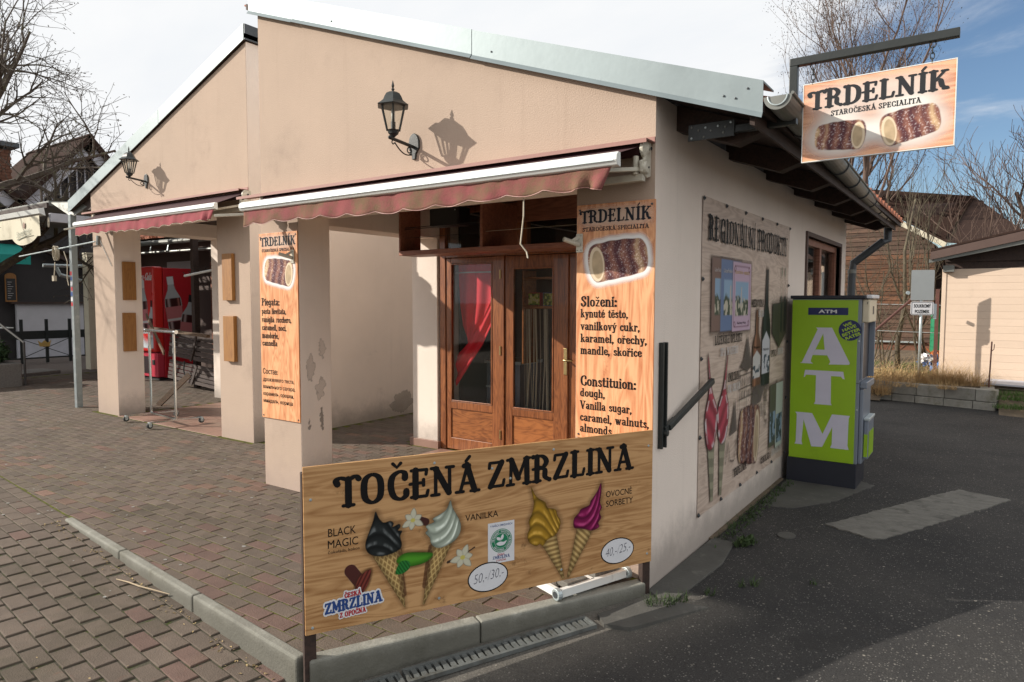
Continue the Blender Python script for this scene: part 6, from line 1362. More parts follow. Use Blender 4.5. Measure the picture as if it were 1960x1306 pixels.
letter([[(.118, .640), (.195, .642), (.178, .38), (.186, .348), (.118, .348), (.128, .37), (.132, .62)], [(.172, .641), (.262, .641), (.352, .462), (.352, .345), (.262, .340)], [(.352, .345), (.352, .462), (.425, .645), (.470, .645), (.425, .520)], [(.430, .645), (.568, .645), (.560, .62), (.556, .38), (.568, .345), (.418, .345), (.430, .38)]])
shape(fa, ell(.548, 1.392, .090, .090), M['atmnavy'], AT, 'round_sticker', .0022)
for t, v, w in (('WE', .042, .07), ('HAVE', .008, .115), ('BETTER', -.030, .150), ('RATES', -.066, .125)):
    a = .42; u0 = -w / 2 + .002; sans(fa, t, .548 + u0 * math.cos(a) - v * math.sin(a), 1.392 + u0 * math.sin(a) + v * math.cos(a), .026, w, M['lime'], AT, bold=.03, rot=a, off=.0030)

# ------------------------------------------------------------------ hanging sign on its iron arm
HB = thing('sign_bracket', (.45, .25, 2.6), 'black square steel arm reaching out from the eave', 'bracket')
mb = MB(); yb = .25
mb.box(.20, .675, yb - .020, yb + .020, 2.565, 2.605); mb.box(.635, .675, yb - .0201, yb + .0199, 2.605, 2.86); mb.box(.635, 1.375, yb - .02, yb + .02, 2.860, 2.900); ob('arm', mb, M['iron'], HB, bev=.003)
mb = MB(); mb.box(.10, .36, yb - .028, yb - .020, 2.545, 2.635); ob('fixing_plate', mb, M['iron'], HB, bev=.002)
for k, (x_, z_) in enumerate(((.12, 2.56), (.12, 2.62), (.16, 2.60), (.20, 2.61), (.19, 2.56), (.23, 2.59), (.27, 2.61), (.31, 2.60), (.30, 2.57), (.34, 2.62))):
    mb = MB(); mb.lathe((x_, yb - .028, z_), [(.007, 0), (.006, -.004), (.001, -.005)], 8, 'y'); ob('bolt', mb, M['galv'] if k % 3 == 0 else M['gutter'], HB)
HS = thing('hanging_sign', (1.03, .25, 2.36), 'rectangular TRDELNÍK sign with two pastry rolls hanging by chains', 'sign')
fh = Fr((.703, yb - .008, 2.362), (1, 0, .010), (0, 0, 1))
mb = MB(); mb.obox(fh.p(.3335, .1985, -.008), fh.u, fh.n, fh.v, .3335, .008, .1985); ob('panel', mb, M['signwood'], HS, bev=.001)
mb = MB(); 
for (u0, u1, v0, v1) in ((0, .667, -.0005, .004), (0, .667, .393, .3975), (0, .004, .004, .393), (.663, .667, .004, .393)): mb.obox(fh.p((u0 + u1) / 2, (v0 + v1) / 2, -.008), fh.u, fh.n, fh.v, (u1 - u0) / 2, .0095, (v1 - v0) / 2)
ob('edge_frame', mb, M['whitemetal'], HS)
pc = Pic(.006, .006, .655, .385, .0028)
g1 = np.exp(-(((pc.X - .333) / .30) ** 6)) * np.exp(-(((pc.Y - .292) / .085) ** 4)); g2 = np.exp(-((np.hypot((pc.X - .175) / .165, (pc.Y - .118) / .112)) ** 5)); g3 = np.exp(-((np.hypot((pc.X - .482) / .172, (pc.Y - .128) / .122)) ** 5))
pc.over(np.clip(g1 * .60 + g2 * .9 + g3 * .9, 0, .93), (0.86, 0.82, 0.76))
roll_pic(pc, .180, .112, .236, .152, -.02, True, 5); roll_pic(pc, .484, .124, .252, .166, .14, False, 8)
pc.build(fh, HS, 'pastry_picture')
deco(fh, 'TRDELNÍK', .030, .262, .094, .607, M['inkgrey'], HS, thick=.205, thin=.11); deco(fh, 'STAROČESKÁ SPECIALITA', .135, .218, .026, .392, M['inkgrey'], HS, thick=.18, thin=.11)
for u in (.045, .566):
    p = fh.p(u, .397, -.008); mb = MB(); top = 2.858
    n = 4
    for k in range(n):
        z0 = p.z - .012 + (top - p.z + .012) * k / n; z1 = p.z - .012 + (top - p.z + .012) * (k + 1) / n + .006; zc_, hh = (z0 + z1) / 2, (z1 - z0) / 2
        hor = k % 2; rr = .0085 if k < n - 1 else .013
        mb.tube([(p.x + (rr * math.cos(t) if hor else 0), p.y + (0 if hor else rr * math.cos(t)), zc_ + hh * math.sin(t)) for t in np.linspace(0, 2 * math.pi, 14)], .0026, 5)
    ob('chain', mb, M['iron'], HS)

# ------------------------------------------------------------------ left hand shop
S2 = thing('shop_building', (-7.2, 3.0, 0), 'farther gabled shop with peach front and open porch', 'building')
Y1 = .95; zl = lambda x: 4.425 + SL * (x + 5.13)
def wall2(name, mb, by=True, **k): 
    o = ob(name, mb, mats, S2, bev=k.pop('bev', .006), **k); by_normal(o, cw if by else (lambda n_: 1)); return o
mb = MB(); mb.prism([(-8.82, Y1, 2.62), (-5.13, Y1, 2.62), (-5.13, Y1, zl(-5.13)), (-8.82, Y1, zl(-8.82))], (0, .33, 0)); wall2('gable_wall', mb)
mb = MB(); mb.box(-8.80, -8.20, Y1, Y1 + .36, -.02, 2.62); wall2('pier', mb)
scar(Fr((-5.129, 0, 0), (0, 1, 0), (0, 0, 1)), blob(3.30, .24, .22, .13, 11), S2, col=(.42, .38, .33), k=.4)
mb = MB(); mb.box(-5.76, -5.13, Y1 + .0015, Y1 + .33, -.02, 2.62); wall2('pier', mb)
mb = MB(); mb.box(-8.80, -8.32, 2.72, 3.05, -.02, 2.62); wall2('pier', mb, False)
mb = MB(); mb.box(-8.80, -8.34, Y1 + .36, 3.05, 2.60, 2.80); wall2('lintel', mb, False)
mb = MB(); mb.box(-5.42, -5.13, Y1 + .33, 5.2, -.02, 4.42); wall2('side_wall', mb, False, bev=0)
mb = MB(); mb.box(-8.4, -5.42, 4.9, 5.2, 0, 3.3); mb.box(-8.8, -8.5, 2.75, 5.2, 2.62, 3.1); wall2('rear_wall', mb, False, bev=0)
mb = MB(); mb.box(-8.32, -5.43, 3.05, 3.15, .05, 2.8); wall2('shop_front_wall', mb, False, bev=0)
mb = MB(); mb.box(-8.33, -5.43, Y1 + .33, 2.9, 2.80, 2.86); ob('ceiling', mb, M['darkwood'], S2)
mb = MB(); mb.prism([(-9.44, Y1 - .03, zl(-9.44) + .012), (-5.10, Y1 - .03, zl(-5.10) + .012), (-5.10, Y1 - .03, zl(-5.10) + .06), (-9.44, Y1 - .03, zl(-9.44) + .06)], (0, 4.5, 0)); ob('roof', mb, M['darkwood'], S2)
def fascia2(xa, xb, dz=0.0):
    t = .03; h = .155; mb = MB()
    mb.prism([(xa, Y1 - t, zl(xa) - .002 + dz), (xb, Y1 - t, zl(xb) - .002 + dz), (xb, Y1 - t, zl(xb) + h + dz), (xa, Y1 - t, zl(xa) + h + dz)], (0, -.006, 0))
    mb.prism([(xa, Y1 - t - .006, zl(xa) + h + dz), (xb, Y1 - t - .006, zl(xb) + h + dz), (xb, Y1 - t - .006, zl(xb) + h + .01 + dz), (xa, Y1 - t - .006, zl(xa) + h + .01 + dz)], (0, .25, 0)); return mb
ob('fascia', fascia2(-9.45, -6.9), M['zinc'], S2); ob('fascia', fascia2(-6.895, -5.115, .004), M['zinc'], S2)
mb = MB(); mb.prism([(-5.112, Y1 - .03, zl(-5.11)), (-5.112, Y1 + 4.4, zl(-5.11)), (-5.112, Y1 + 4.4, zl(-5.11) + .165), (-5.112, Y1 - .03, zl(-5.11) + .165)], (.012, 0, 0)); ob('side_flashing', mb, M['darkzinc'], S2)
mb = MB(); mb.box(-9.40, -8.83, Y1 + .05, Y1 + .30, 2.92, 3.09); ob('eave_beam', mb, M['darkwood'], S2)
for k, (x0, x1, z0, z1) in enumerate(((-5.60, -5.415, 1.64, 2.165), (-5.605, -5.40, .95, 1.465))):
    part('board_plaque', M['plaque'], S2, (x0, x1, Y1 - .045, Y1 - .001, z0, z1), bev=.003)
for (y0, y1, z0, z1) in ((1.045, 1.215, 1.64, 2.165), (1.03, 1.20, .935, 1.465)): part('board_plaque', M['plaque'], S2, (-8.199, -8.165, y0, y1, z0, z1), bev=.003)
mb = MB(); mb.box(-8.0, -7.0, 2.896, 2.899, .1, 2.5); 
A1 = awning(-8.31, -5.07, Y1, Y1 - .42, 2.84, 2.583, .125, 13, M['awning_pink'], 'sun bleached maroon awning over the farther porch', (-7.2, .8, 2.7), 2.845, -8.82, -5.13, .020)
l2 = lantern((-7.28, Y1, 3.17), 'small looking black lantern on the farther peach gable')
fl = thing('tiled_floor', (-7.0, 1.9, 0), kind='structure', label='terracotta tiled porch floor')
mb = MB(); mb.box(-8.6, -5.15, .98, 2.9, .0, .042); ob('screed', mb, M['concrete'], fl)
tm = MB(); tm.box(-.148, .148, -.148, .148, .0, .014); TME = tm.mesh('floor_tile', M['tile'])
for i in range(9):
    for j in range(6):
        x, y = -8.03 + i * .302, 1.11 + j * .302
        o = bpy.data.objects.new('floor_tile', TME); COL.objects.link(o); o.location = (x, y, .043); o.parent = fl; o.matrix_parent_inverse = PINV[fl.name]
mb = MB(); mb.box(-8.2, -5.80, .925, .975, .0, .055); ob('edge_strip', mb, M['tile'], fl, bev=.004)

# garment rail on castors
GR = thing('garment_rail', (-7.3, 1.05, .06), 'chrome garment rail on castors beside the far porch pier', 'garment rail')
gz = .15
a, b = Vector((-7.55, 1.06, 0)), Vector((-6.80, .98, 0))
for p in (a, b):
    mb = MB(); mb.tube([(p.x, p.y, gz), (p.x, p.y, 1.22)], .016, 10); mb.lathe((p.x, p.y, .98), [(.021, 0), (.021, .06)], 10); ob('upright', mb, M['chrome'], GR)
mb = MB(); mb.tube([(a.x - .10, a.y + .012, 1.245), (b.x + .05, b.y - .006, 1.245)], .019, 10); mb.lathe((a.x - .12, a.y + .013, 1.245), [(.024, 0), (.024, .03)], 10, 'x'); mb.lathe((b.x + .03, b.y - .005, 1.245), [(.026, 0), (.026, .04)], 10, 'x'); ob('top_bar', mb, M['chrome'], GR)
mb = MB(); mb.bar((a.x, a.y, gz), (b.x, b.y, gz), .03, .022); ob('base_bar', mb, M['chrome'], GR)
for p in (a, b):
    mb = MB(); mb.bar((p.x - .06, p.y - .30, gz - .012), (p.x + .06, p.y + .30, gz - .012), .03, .02); ob('foot_bar', mb, M['chrome'], GR)
    for s_ in (-1, 1):
        c = Vector((p.x + s_ * .06, p.y + s_ * .30, .10)); mb = MB(); mb.tube([c + Vector((-.014, 0, 0)), c + Vector((.014, 0, 0))], .036, 16); w_ = ob('castor', mb, M['rubber'], GR, bev=.003)
        mb = MB(); mb.tube([c + Vector((-.018, 0, 0)), c + Vector((.018, 0, 0))], .018, 12); ob('hub', mb, M['galv'], w_)
        mb = MB(); mb.box(c.x - .02, c.x + .02, c.y - .012, c.y + .012, .125, .142); mb.box(c.x + .016, c.x + .021, c.y - .018, c.y + .018, .09, .135); ob('fork', mb, M['galv'], w_)

PB = thing('feed_bin', (-5.95, 1.45, .058), 'pale blue plastic holder standing behind the middle pier', 'plastic holder')
mb = MB(); mb.prism([(-6.22, 1.30, .058), (-5.9, 1.30, .058), (-5.9, 1.30, .60), (-5.98, 1.30, .60), (-6.10, 1.30, .20), (-6.22, 1.30, .16)], (0, .25, 0)); ob('body', mb, M['blueplastic'], PB, bev=.01)
mb = MB(); mb.tube([(-6.02, 1.29, .45), (-6.10, 1.285, .32), (-6.08, 1.28, .2), (-6.0, 1.28, .10)], .008, 6); ob('cable', mb, M['blackplastic'], PB)

# red drinks machine
VM = thing('drinks_machine', (-12.15, 3.75, .05), 'red drinks cooler with cola bottle pictures beyond the far porch', 'drinks cooler')
part('body', M['cokeside'], VM, (-12.55, -11.76, 3.50, 4.15, .10, 2.27), bev=.01)
part('door', M['cokered'], VM, (-12.55, -11.76, 3.30, 3.495, .62, 2.29), bev=.03)
part('lower_panel', M['cokepink'], VM, (-12.53, -11.78, 3.36, 3.495, .12, .60), bev=.01)
mb = MB()
for k in range(9): mb.box(-12.48 + k * .045, -12.455 + k * .045, 3.352, 3.358, .18, .52)
ob('vent', mb, M['blackplastic'], VM); part('coin_cup', M['blackplastic'], VM, (-11.98, -11.88, 3.35, 3.358, .36, .46), bev=.004)
part('foot', M['blackplastic'], VM, (-12.5, -11.8, 3.4, 4.1, .04, .10))
def cola(pc, cx_, z0, w, h, cap, ang=0.0):
    ca, sa = math.cos(ang), math.sin(ang)
    R_ = lambda x, y: (cx_ + x * w * ca - y * h * sa, z0 + x * w * sa + y * h * ca)
    out = [(-.42, 0), (.42, 0), (.46, .12), (.38, .28), (.48, .45), (.46, .58), (.22, .74), (.15, .84), (-.15, .84), (-.22, .74), (-.46, .58), (-.48, .45), (-.38, .28), (-.46, .12)]
    P = [R_(*p) for p in out]; d = pc.sd(P); pc.over(sst(.006, -.006, d), (.38, .40, .42))
    P2 = [R_(x * .92, .02 + y * .98) for x, y in out if y < .66]; d = pc.sd(P2); hx = ((pc.X - cx_) * ca + (pc.Y - z0) * sa) / (w * .5)
    pc.over(sst(.006, -.006, d), np.array((.045, .012, .012)) + np.exp(-((hx + .5) * 7) ** 2)[..., None] * np.array((.35, .3, .3)) + np.exp(-((hx - .6) * 9) ** 2)[..., None] * np.array((.25, .10, .08)))
    pc.fill([R_(-.47, .18), R_(.45, .18), R_(.46, .44), R_(-.48, .44)], (.46, .16, .17)); pc.fill([R_(-.46, .19), R_(.44, .19), R_(.44, .23), R_(-.46, .23)], (.55, .55, .55))
    pc.fill([R_(-.18, .83), R_(.18, .83), R_(.18, .97), R_(-.18, .97)], cap)
fs = Fr((-11.759, 0, 0), (0, 1, 0), (0, 0, 1)); pc = Pic(3.52, .5, .62, 1.72, .010)
cola(pc, 3.76, 1.02, .36, 1.12, (.55, .57, .60), .12); cola(pc, 3.94, .72, .36, 1.06, (.02, .02, .022), -.14)
pc.over(sst(.0, -.05, pc.sd([(3.53, .5), (4.13, .5), (4.13, .86), (3.85, .95), (3.60, .82)])) * .75, (.55, .50, .52)); pc.build(fs, VM, 'bottle_picture')
ff = Fr((0, 3.299, 0), (1, 0, 0), (0, 0, 1)); pc = Pic(-12.5, .64, .70, 1.58, .009)
cola(pc, -12.08, .98, .26, 1.08, (.60, .60, .60), .06); cola(pc, -11.90, .74, .24, .92, (.05, .01, .012), -.08)
dw = pc.Y - (.78 + .10 * np.sin(pc.X * 9)); pc.over(sst(.25, .0, dw) * sst(.02, .05, pc.Y - .66), (.50, .56, .60)); pc.build(ff, VM, 'bottle_picture')
deco(ff, 'Coca-Cola', -12.40, 2.02, .15, .58, M['white'], VM, shear=.35, thick=.20, thin=.08)
deco(fs, 'Coca-Cola', 3.62, .70, .13, .50, M['white'], VM, shear=.35, thick=.20, thin=.08)

# slatted tables stacked on their sides
TB = thing('garden_table', (-9.9, 3.0, .06), 'dark slatted garden table tipped on its side in front of the red cooler', 'garden table')
for half, (z0, z1) in enumerate(((.12, .47), (.54, .98))):
    n = 5
    for k in range(n):
        za = z0 + (z1 - z0) * k / n; mb = MB(); sk = .05 * half
        mb.prism([(-10.75 + sk, 3.0 + .01 * k, za + .10), (-9.0, 3.0 + .01 * k, za - .02 + .0), (-9.0, 3.0 + .01 * k, za + (z1 - z0) / n - .035), (-10.75 + sk, 3.0 + .01 * k, za + .085 + (z1 - z0) / n)], (0, .028, 0)); ob('slat', mb, M['bench'], TB, bev=.002)
    mb = MB(); mb.bar((-9.95, 2.985, z0 + .03), (-9.75, 2.985, z1 + .03), .05, .02, (0, 1, 0)); ob('batten', mb, M['bench'], TB)
    mb = MB(); mb.bar((-10.55, 2.985, z0 + .1), (-10.45, 2.985, z1 + .1), .05, .02, (0, 1, 0)); ob('batten', mb, M['bench'], TB)
mb = MB(); mb.tube([(-10.1, 2.96, .56), (-10.12, 2.95, .40), (-10.08, 2.95, .30), (-10.15, 2.95, .15)], .012, 6); ob('chain', mb, M['iron'], TB)
mb = MB(); mb.bar((-11.2, 2.95, 1.12), (-8.9, 2.7, 1.05), .06, .05); ob('edge_rail', mb, M['plank'], TB)
for i, (a_, b_, lab) in enumerate((((-11.05, 2.8, 1.36), (-10.1, 2.6, .72), 'upper brown plank leaning across the red cooler'), ((-8.62, 1.70, .06), (-8.30, 2.02, .52), 'short brown plank leaning on the stacked table, its foot on the tiles'))):
    mb = MB(); mb.bar(a_, b_, .085, .025, (0, 1, .3)); o = ob('leaning_plank', mb, M['plank'], bev=.002); tag(o, lab, 'plank')
CH = thing('folding_trestle', (-9.3, 3.6, .06), 'pale folded trestle legs standing behind the stacked table', 'trestle')
mb = MB(); mb.bar((-9.9, 3.5, .06), (-9.55, 3.6, 1.5), .05, .03); ob('leg', mb, M['plank'], CH); mb = MB(); mb.bar((-9.2, 3.5, .06), (-9.5, 3.6, 1.5), .05, .03); ob('leg', mb, M['plank'], CH)

# ------------------------------------------------------------------ low shop with red tiles behind
LS = thing('low_shop', (-12.6, 5.5, 0), 'low brown shop with red tiled eave seen through the far porch', 'building')
part('wall', M['huttrim'], LS, (-15.6, -8.9, 4.75, 5.0, 0, 2.95), bev=0); part('wall', M['huttrim'], LS, (-15.6, -15.35, 4.0, 7.5, 0, 2.9), bev=0)
part('wall_panel', M['counter'], LS, (-13.9, -12.7, 4.735, 4.749, .05, 2.5), bev=0)
part('pillar', M['creamcanvas'], LS, (-15.66, -15.42, 3.70, 3.94, .03, 2.72)); part('beam', M['huttrim'], LS, (-15.6, -8.9, 4.30, 4.42, 2.70, 2.95))
mb = MB(); mb.prism([(-15.9, 4.15, 2.88), (-15.9, 6.8, 4.15), (-15.9, 6.8, 4.21), (-15.9, 4.15, 2.94)], (7.2, 0, 0)); rf = ob('roof', mb, M['darkwood'], LS)
tl = MB(); n_ = 6
for j in range(2):
    for k in range(n_ + 1):
        a = math.pi * k / n_; tl.v.append((.085 * math.cos(a), (-.16 if j == 0 else .19), .05 * math.sin(a) + (0 if j == 0 else .165)))
for k in range(n_): tl.f.append((k, k + 1, n_ + 2 + k, n_ + 1 + k))
tl.f.append(tuple(range(n_ + 1)))
TLM = tl.mesh('roof_tile', M['rooftile'])
for row in range(5):
    for i in range(40 if row < 4 else 36):
        o = bpy.data.objects.new('roof_tile', TLM); COL.objects.link(o); o.location = (-15.8 + i * .175, 4.22 + row * .33, 2.955 + row * .158); o.rotation_euler = (random.uniform(-.02, .02), 0, 0); o.parent = rf
mb = MB(); mb.tube([(-15.95, 4.08, 2.87), (-8.75, 4.08, 2.84)], .055, 10); ob('gutter', mb, M['gutter'], LS); mb = MB(); mb.tube([(-15.9, 4.05, 2.66), (-8.9, 4.02, 2.63)], .026, 8); ob('rail', mb, M['gutter'], LS)
for x_ in (-14.2, -13.3, -12.6, -11.6, -10.6): mb = MB(); mb.bar((x_, 4.05, 2.66), (x_, 4.09, 2.86), .03, .01); ob('hanger', mb, M['galv'], LS)
mb = MB(); mb.tube([(-15.75, 3.2, 2.36), (-15.7, 3.25, 2.2), (-15.7, 3.85, 2.02), (-15.6, 3.95, 1.9), (-15.55, 3.98, .1)], .045, 8); ob('downpipe', mb, M['galv'], LS); mb = MB(); mb.tube([(-15.8, 2.95, 2.40), (-15.6, 4.4, 2.42)], .04, 8); ob('gutter', mb, M['galv'], LS)
part('door', M['boxwood'], LS, (-12.1, -10.9, 4.70, 4.745, .06, 2.45)); part('pane', M['blackplastic'], LS, (-11.85, -11.15, 4.69, 4.699, .3, 2.2), bev=0)
part('door', M['boxwood'], LS, (-10.8, -9.8, 4.70, 4.745, .06, 2.45))
RA = thing('coat_rail', (-11.0, 3.2, 2.3), 'white rail with small hooks jutting behind the middle pier', 'rail')
mb = MB(); mb.tube([(-10.0, 2.95, 2.06), (-8.9, 2.93, 2.16)], .022, 8); ob('bar', mb, M['whitemetal'], RA)
for k in range(6): mb = MB(); mb.tube([(-9.95 + k * .17, 2.94, 2.07 + k * .016), (-9.97 + k * .17, 2.90, 2.13 + k * .016)], .006, 5); ob('hook', mb, M['iron'], RA)
# ------------------------------------------------------------------ pole, stall and shops on the left
PO = thing('steel_pole', (-9.46, .98, .05), 'galvanised square pole left of the far porch, stickers half way up', 'pole')
mb = MB(); mb.box(-9.50, -9.42, .93, 1.01, .03, 2.88); ob('shaft', mb, M['polegrey'], PO, bev=.004)
mb = MB(); mb.box(-9.55, -9.37, .89, 1.07, .03, .045); ob('foot_plate', mb, M['galv'], PO)
r = random.Random(4)
for k in range(7): z_ = 1.55 + k * .075; mb = MB(); mb.box(-9.50 + r.uniform(0, .02), -9.44 + r.uniform(0, .02), .9285, .9295, z_, z_ + .055); ob('sticker', mb, M[('redprint', 'white', 'blueprint')[k % 3]], PO)
RD = thing('cable_rod', (-9.3, .9, 2.35), 'thin rod and coiled pale cable hung between pole and pier', 'cable coil')
mb = MB(); mb.tube([(-11.2, .9, 2.33), (-8.62, .90, 2.445)], .010, 6); mb.tube([(-8.62, .93, 2.40), (-8.60, .93, 2.53)], .02, 6); ob('rod', mb, M['galv'], RD)
mb = MB(); mb.tube([(-8.56, .94, 2.46), (-8.25, .94, 2.10)], .004, 5); ob('wire', mb, M['galv'], RD)
mb = MB()
for k in range(6): mb.tube([(-9.83 + .055 * math.cos(t) + .012 * math.sin(k * 5), .86 + .01 * k, 2.33 + .09 * math.sin(t) + .015 * math.cos(k * 3)) for t in np.linspace(0, 2 * math.pi, 15)], .007, 4)
mb.tube([(-9.86, .88, 2.2), (-9.88, .88, 2.08), (-9.9, .88, 2.0)], .007, 4); mb.box(-9.93, -9.87, .86, .90, 1.92, 2.0)
mb.tube([(-9.6, .9, 2.35), (-9.5, .9, 2.2), (-9.52, .9, 1.95), (-9.48, .9, 1.85)], .006, 4); ob('cable', mb, M['rope'], RD)

ST = thing('market_stall', (-11.5, 2.0, 0), 'flat roofed stall with cream valance at the far left', 'stall')
part('roof', M['gutter'], ST, (-15.5, -10.13, .93, 3.4, 3.06, 3.13)); part('roof_edge', M['darkwood'], ST, (-15.5, -10.12, .90, .93, 3.02, 3.10))
mb = MB(); mb.prism([(-10.10, .95, 3.10), (-8.9, 1.02, 3.02), (-8.85, 1.6, 3.0), (-9.35, .96, 2.86), (-9.5, .95, 2.87)], (0, .02, .015)); ob('link_sheet', mb, M['gutter'], ST)
part('post', M['darkwood'], ST, (-10.25, -10.15, 3.2, 3.3, 0, 3.05)); part('side_beam', M['whitewood'], ST, (-10.2, -10.12, .95, 3.3, 2.82, 2.95)); part('post', M['darkwood'], ST, (-15.2, -15.1, 1.2, 1.3, 0, 3.05))
CA = thing('cream_awning', (-11.5, .9, 2.7), 'cream awning valance printed with a script beer logo', 'awning')
mb = MB(); mb.prism([(-15.4, .88, 2.90), (-15.4, .80, 2.93), (-15.4, .78, 3.0), (-15.4, .86, 3.02)], (5.28, 0, 0)); ob('front_bar', mb, M['whitemetal'], CA)
mb = MB(); n = 90
for j in range(7):
    for i in range(n + 1):
        x = -15.4 + 5.26 * i / n; ph = (x + 10.73) / .62; lobe = .12 * max(0, 1 - (ph / .75) ** 2) ** .8 + .12 * max(0, 1 - ((ph + 3.2) / .75) ** 2) ** .8
        z = 2.90 - (j / 6) * (.30 + lobe); mb.v.append((x, .80 + .012 * math.sin(x * 6) * j / 6 + .10 * (j / 6) * max(0, (x + 10.45) / .3) ** 2 * 0, z))
for j in range(6):
    for i in range(n): a = j * (n + 1) + i; mb.f.append((a, a + 1, a + n + 2, a + n + 1))
ob('valance', mb, M['creamcanvas'], CA, smooth=True, fixn=False)
fc = Fr((0, .785, 0), (1, 0, 0), (0, 0, 1)); mlog = flat('grey_green_print', (.22, .25, .20), .6)
sans(fc, 'Staropramen', -10.95, 2.60, .10, .52, mlog, CA, shear=.3, rot=.12); mb = MB(); mb.tube([(-10.93, .782, 2.57), (-10.40, .782, 2.635)], .006, 4); ob('underline', mb, mlog, CA); shape(fc, ell(-10.66, 2.78, .04, .05, 14), M['tile'], CA, 'emblem', .002)
mb = MB(); mb.tube([(-10.08 + .02 * math.cos(t), .9, 2.80 + .07 * math.sin(t)) for t in np.linspace(0, 2 * math.pi, 12)], .008, 4); tag(ob('rope_loop', mb, M['rope']), 'small pale rope loop at the end of the cream awning', 'rope loop')

# timber shops in the background
TS = thing('timber_shops', (-21, 4.5, 0), 'dark timber shops with two steep gables and pale bargeboards', 'building')
part('front_wall', M['darkshop'], TS, (-20.6, -20.1, -3.0, 9.5, 0, 4.3), bev=0)
def gable(yc, zc, half, slope, nm):
    mb = MB(); mb.prism([(-20.35, yc - half, zc - half * slope), (-20.35, yc + half, zc - half * slope), (-20.35, yc, zc)], (-.2, 0, 0)); g = ob('gable', mb, M['darkshop'], TS)
    for s_ in (-1, 1):
        mb = MB(); e = Vector((0, s_ * half, -half * slope)); a = Vector((-20.0, yc, zc)); b = a + e; L = e.normalized(); up = Vector((1, 0, 0)).cross(L); up = up if up.z > 0 else -up
        mb.obox((a + b) / 2 - up * .20, L, (1, 0, 0), up, e.length / 2, .03, .14); ob('bargeboard', mb, M['whitewood'], TS)
        mb = MB(); mb.obox((a + b) / 2 + up * .0 + Vector((-2.0, 0, 0)), L, (1, 0, 0), up, e.length / 2 + .1, 2.15, .07); ob('roof_slope', mb, M['shingle'], TS)
    for k in range(-6, 7):
        y = yc + k * .22; 
        if abs(y - yc) < half - .3: mb = MB(); mb.box(-20.33, -20.30, y - .02, y + .02, 3.6, zc - abs(y - yc) * slope - .45); ob('batten', mb, M['whitewood'], g)
gable(5.82, 6.30, 2.2, 1.12, 'a'); gable(2.15, 6.05, 2.2, .95, 'b')
CHM = thing('brick_chimney', (-20.8, 3.7, 4.0), 'square brick chimney with a dark cap at the far left', 'chimney')
z_ = 4.0; k = 0
bm1 = MB(); bm1.box(-.0, .0 + .01, 0, 0.01, 0, .01)
part('core', M['brick'], CHM, (-21.6, -20.75, 3.2, 4.12, 4.0, 5.75), bev=0)
bb = MB()
for row in range(20):
    for c_ in range(5):
        y0 = 3.19 + c_ * .19 + (.095 if row % 2 else 0) - .05
        bb.box(-20.76, -20.735, max(3.18, y0), min(4.14, y0 + .18), 4.02 + row * .086, 4.02 + row * .086 + .074)
ob('brick', bb, M['brick'], CHM, kind='stuff'); part('cap', M['darkzinc'], CHM, (-21.75, -20.6, 3.0, 4.30, 5.82, 5.95)); part('cap_leg', M['darkzinc'], CHM, (-20.85, -20.78, 3.3, 3.36, 5.75, 5.83), (-20.85, -20.78, 3.98, 4.04, 5.75, 5.83))
mb = MB(); mb.bar((-19.9, 2.6, 3.9), (-19.9, 6.4, 2.15), .22, .12); ob('sloping_fascia', mb, M['darkwood'], TS)
part('counter_front', M['counter'], TS, (-20.05, -19.95, 3.84, 5.5, .60, 1.52), bev=0); part('counter_top', M['darkwood'], TS, (-20.1, -19.85, 3.7, 5.6, 1.52, 1.58)); part('plinth', M['whitewood'], TS, (-20.06, -19.98, 3.84, 5.5, .05, .55), bev=0)
GA = thing('green_awning', (-19.5, 3.0, 2.6), 'teal green awning over a shop at the far left', 'awning')
mb = MB(); mb.prism([(-19.2, 1.5, 2.78), (-19.2, 3.95, 2.78), (-20.0, 3.95, 3.1), (-20.0, 1.5, 3.1)], (0, 0, .02)); ob('canvas', mb, M['teal'], GA); mb = MB(); mb.box(-19.22, -19.2, 1.5, 3.95, 2.56, 2.78); ob('valance', mb, M['teal'], GA)
MN = thing('menu_board', (-19.9, 3.72, 1.6), 'arched wooden chalk menu board on the dark shop wall', 'menu board')
mb = MB(); mb.prism([(-19.97, 3.60, 1.58), (-19.97, 3.86, 1.58), (-19.97, 3.86, 2.26)] + [(-19.97, 3.73 + .13 * math.cos(t), 2.26 + .09 * math.sin(t)) for t in np.linspace(.3, 2.84, 7)] + [(-19.97, 3.60, 2.26)], (.03, 0, 0)); ob('frame', mb, M['plaque'], MN); part('slate', M['blackplastic'], MN, (-19.939, -19.93, 3.625, 3.835, 1.62, 2.20), bev=0)
fm = Fr((-19.929, 0, 0), (0, 1, 0), (0, 0, 1))
mb = MB()
for k in range(8): mb.add([fm.p(3.65, 1.68 + k * .06, .001), fm.p(3.72 + .03 * (k % 3), 1.68 + k * .06, .001), fm.p(3.72 + .03 * (k % 3), 1.69 + k * .06, .001), fm.p(3.65, 1.69 + k * .06, .001)], [(0, 1, 2, 3)])
ob('chalk_line', mb, M['whiteink'], MN)
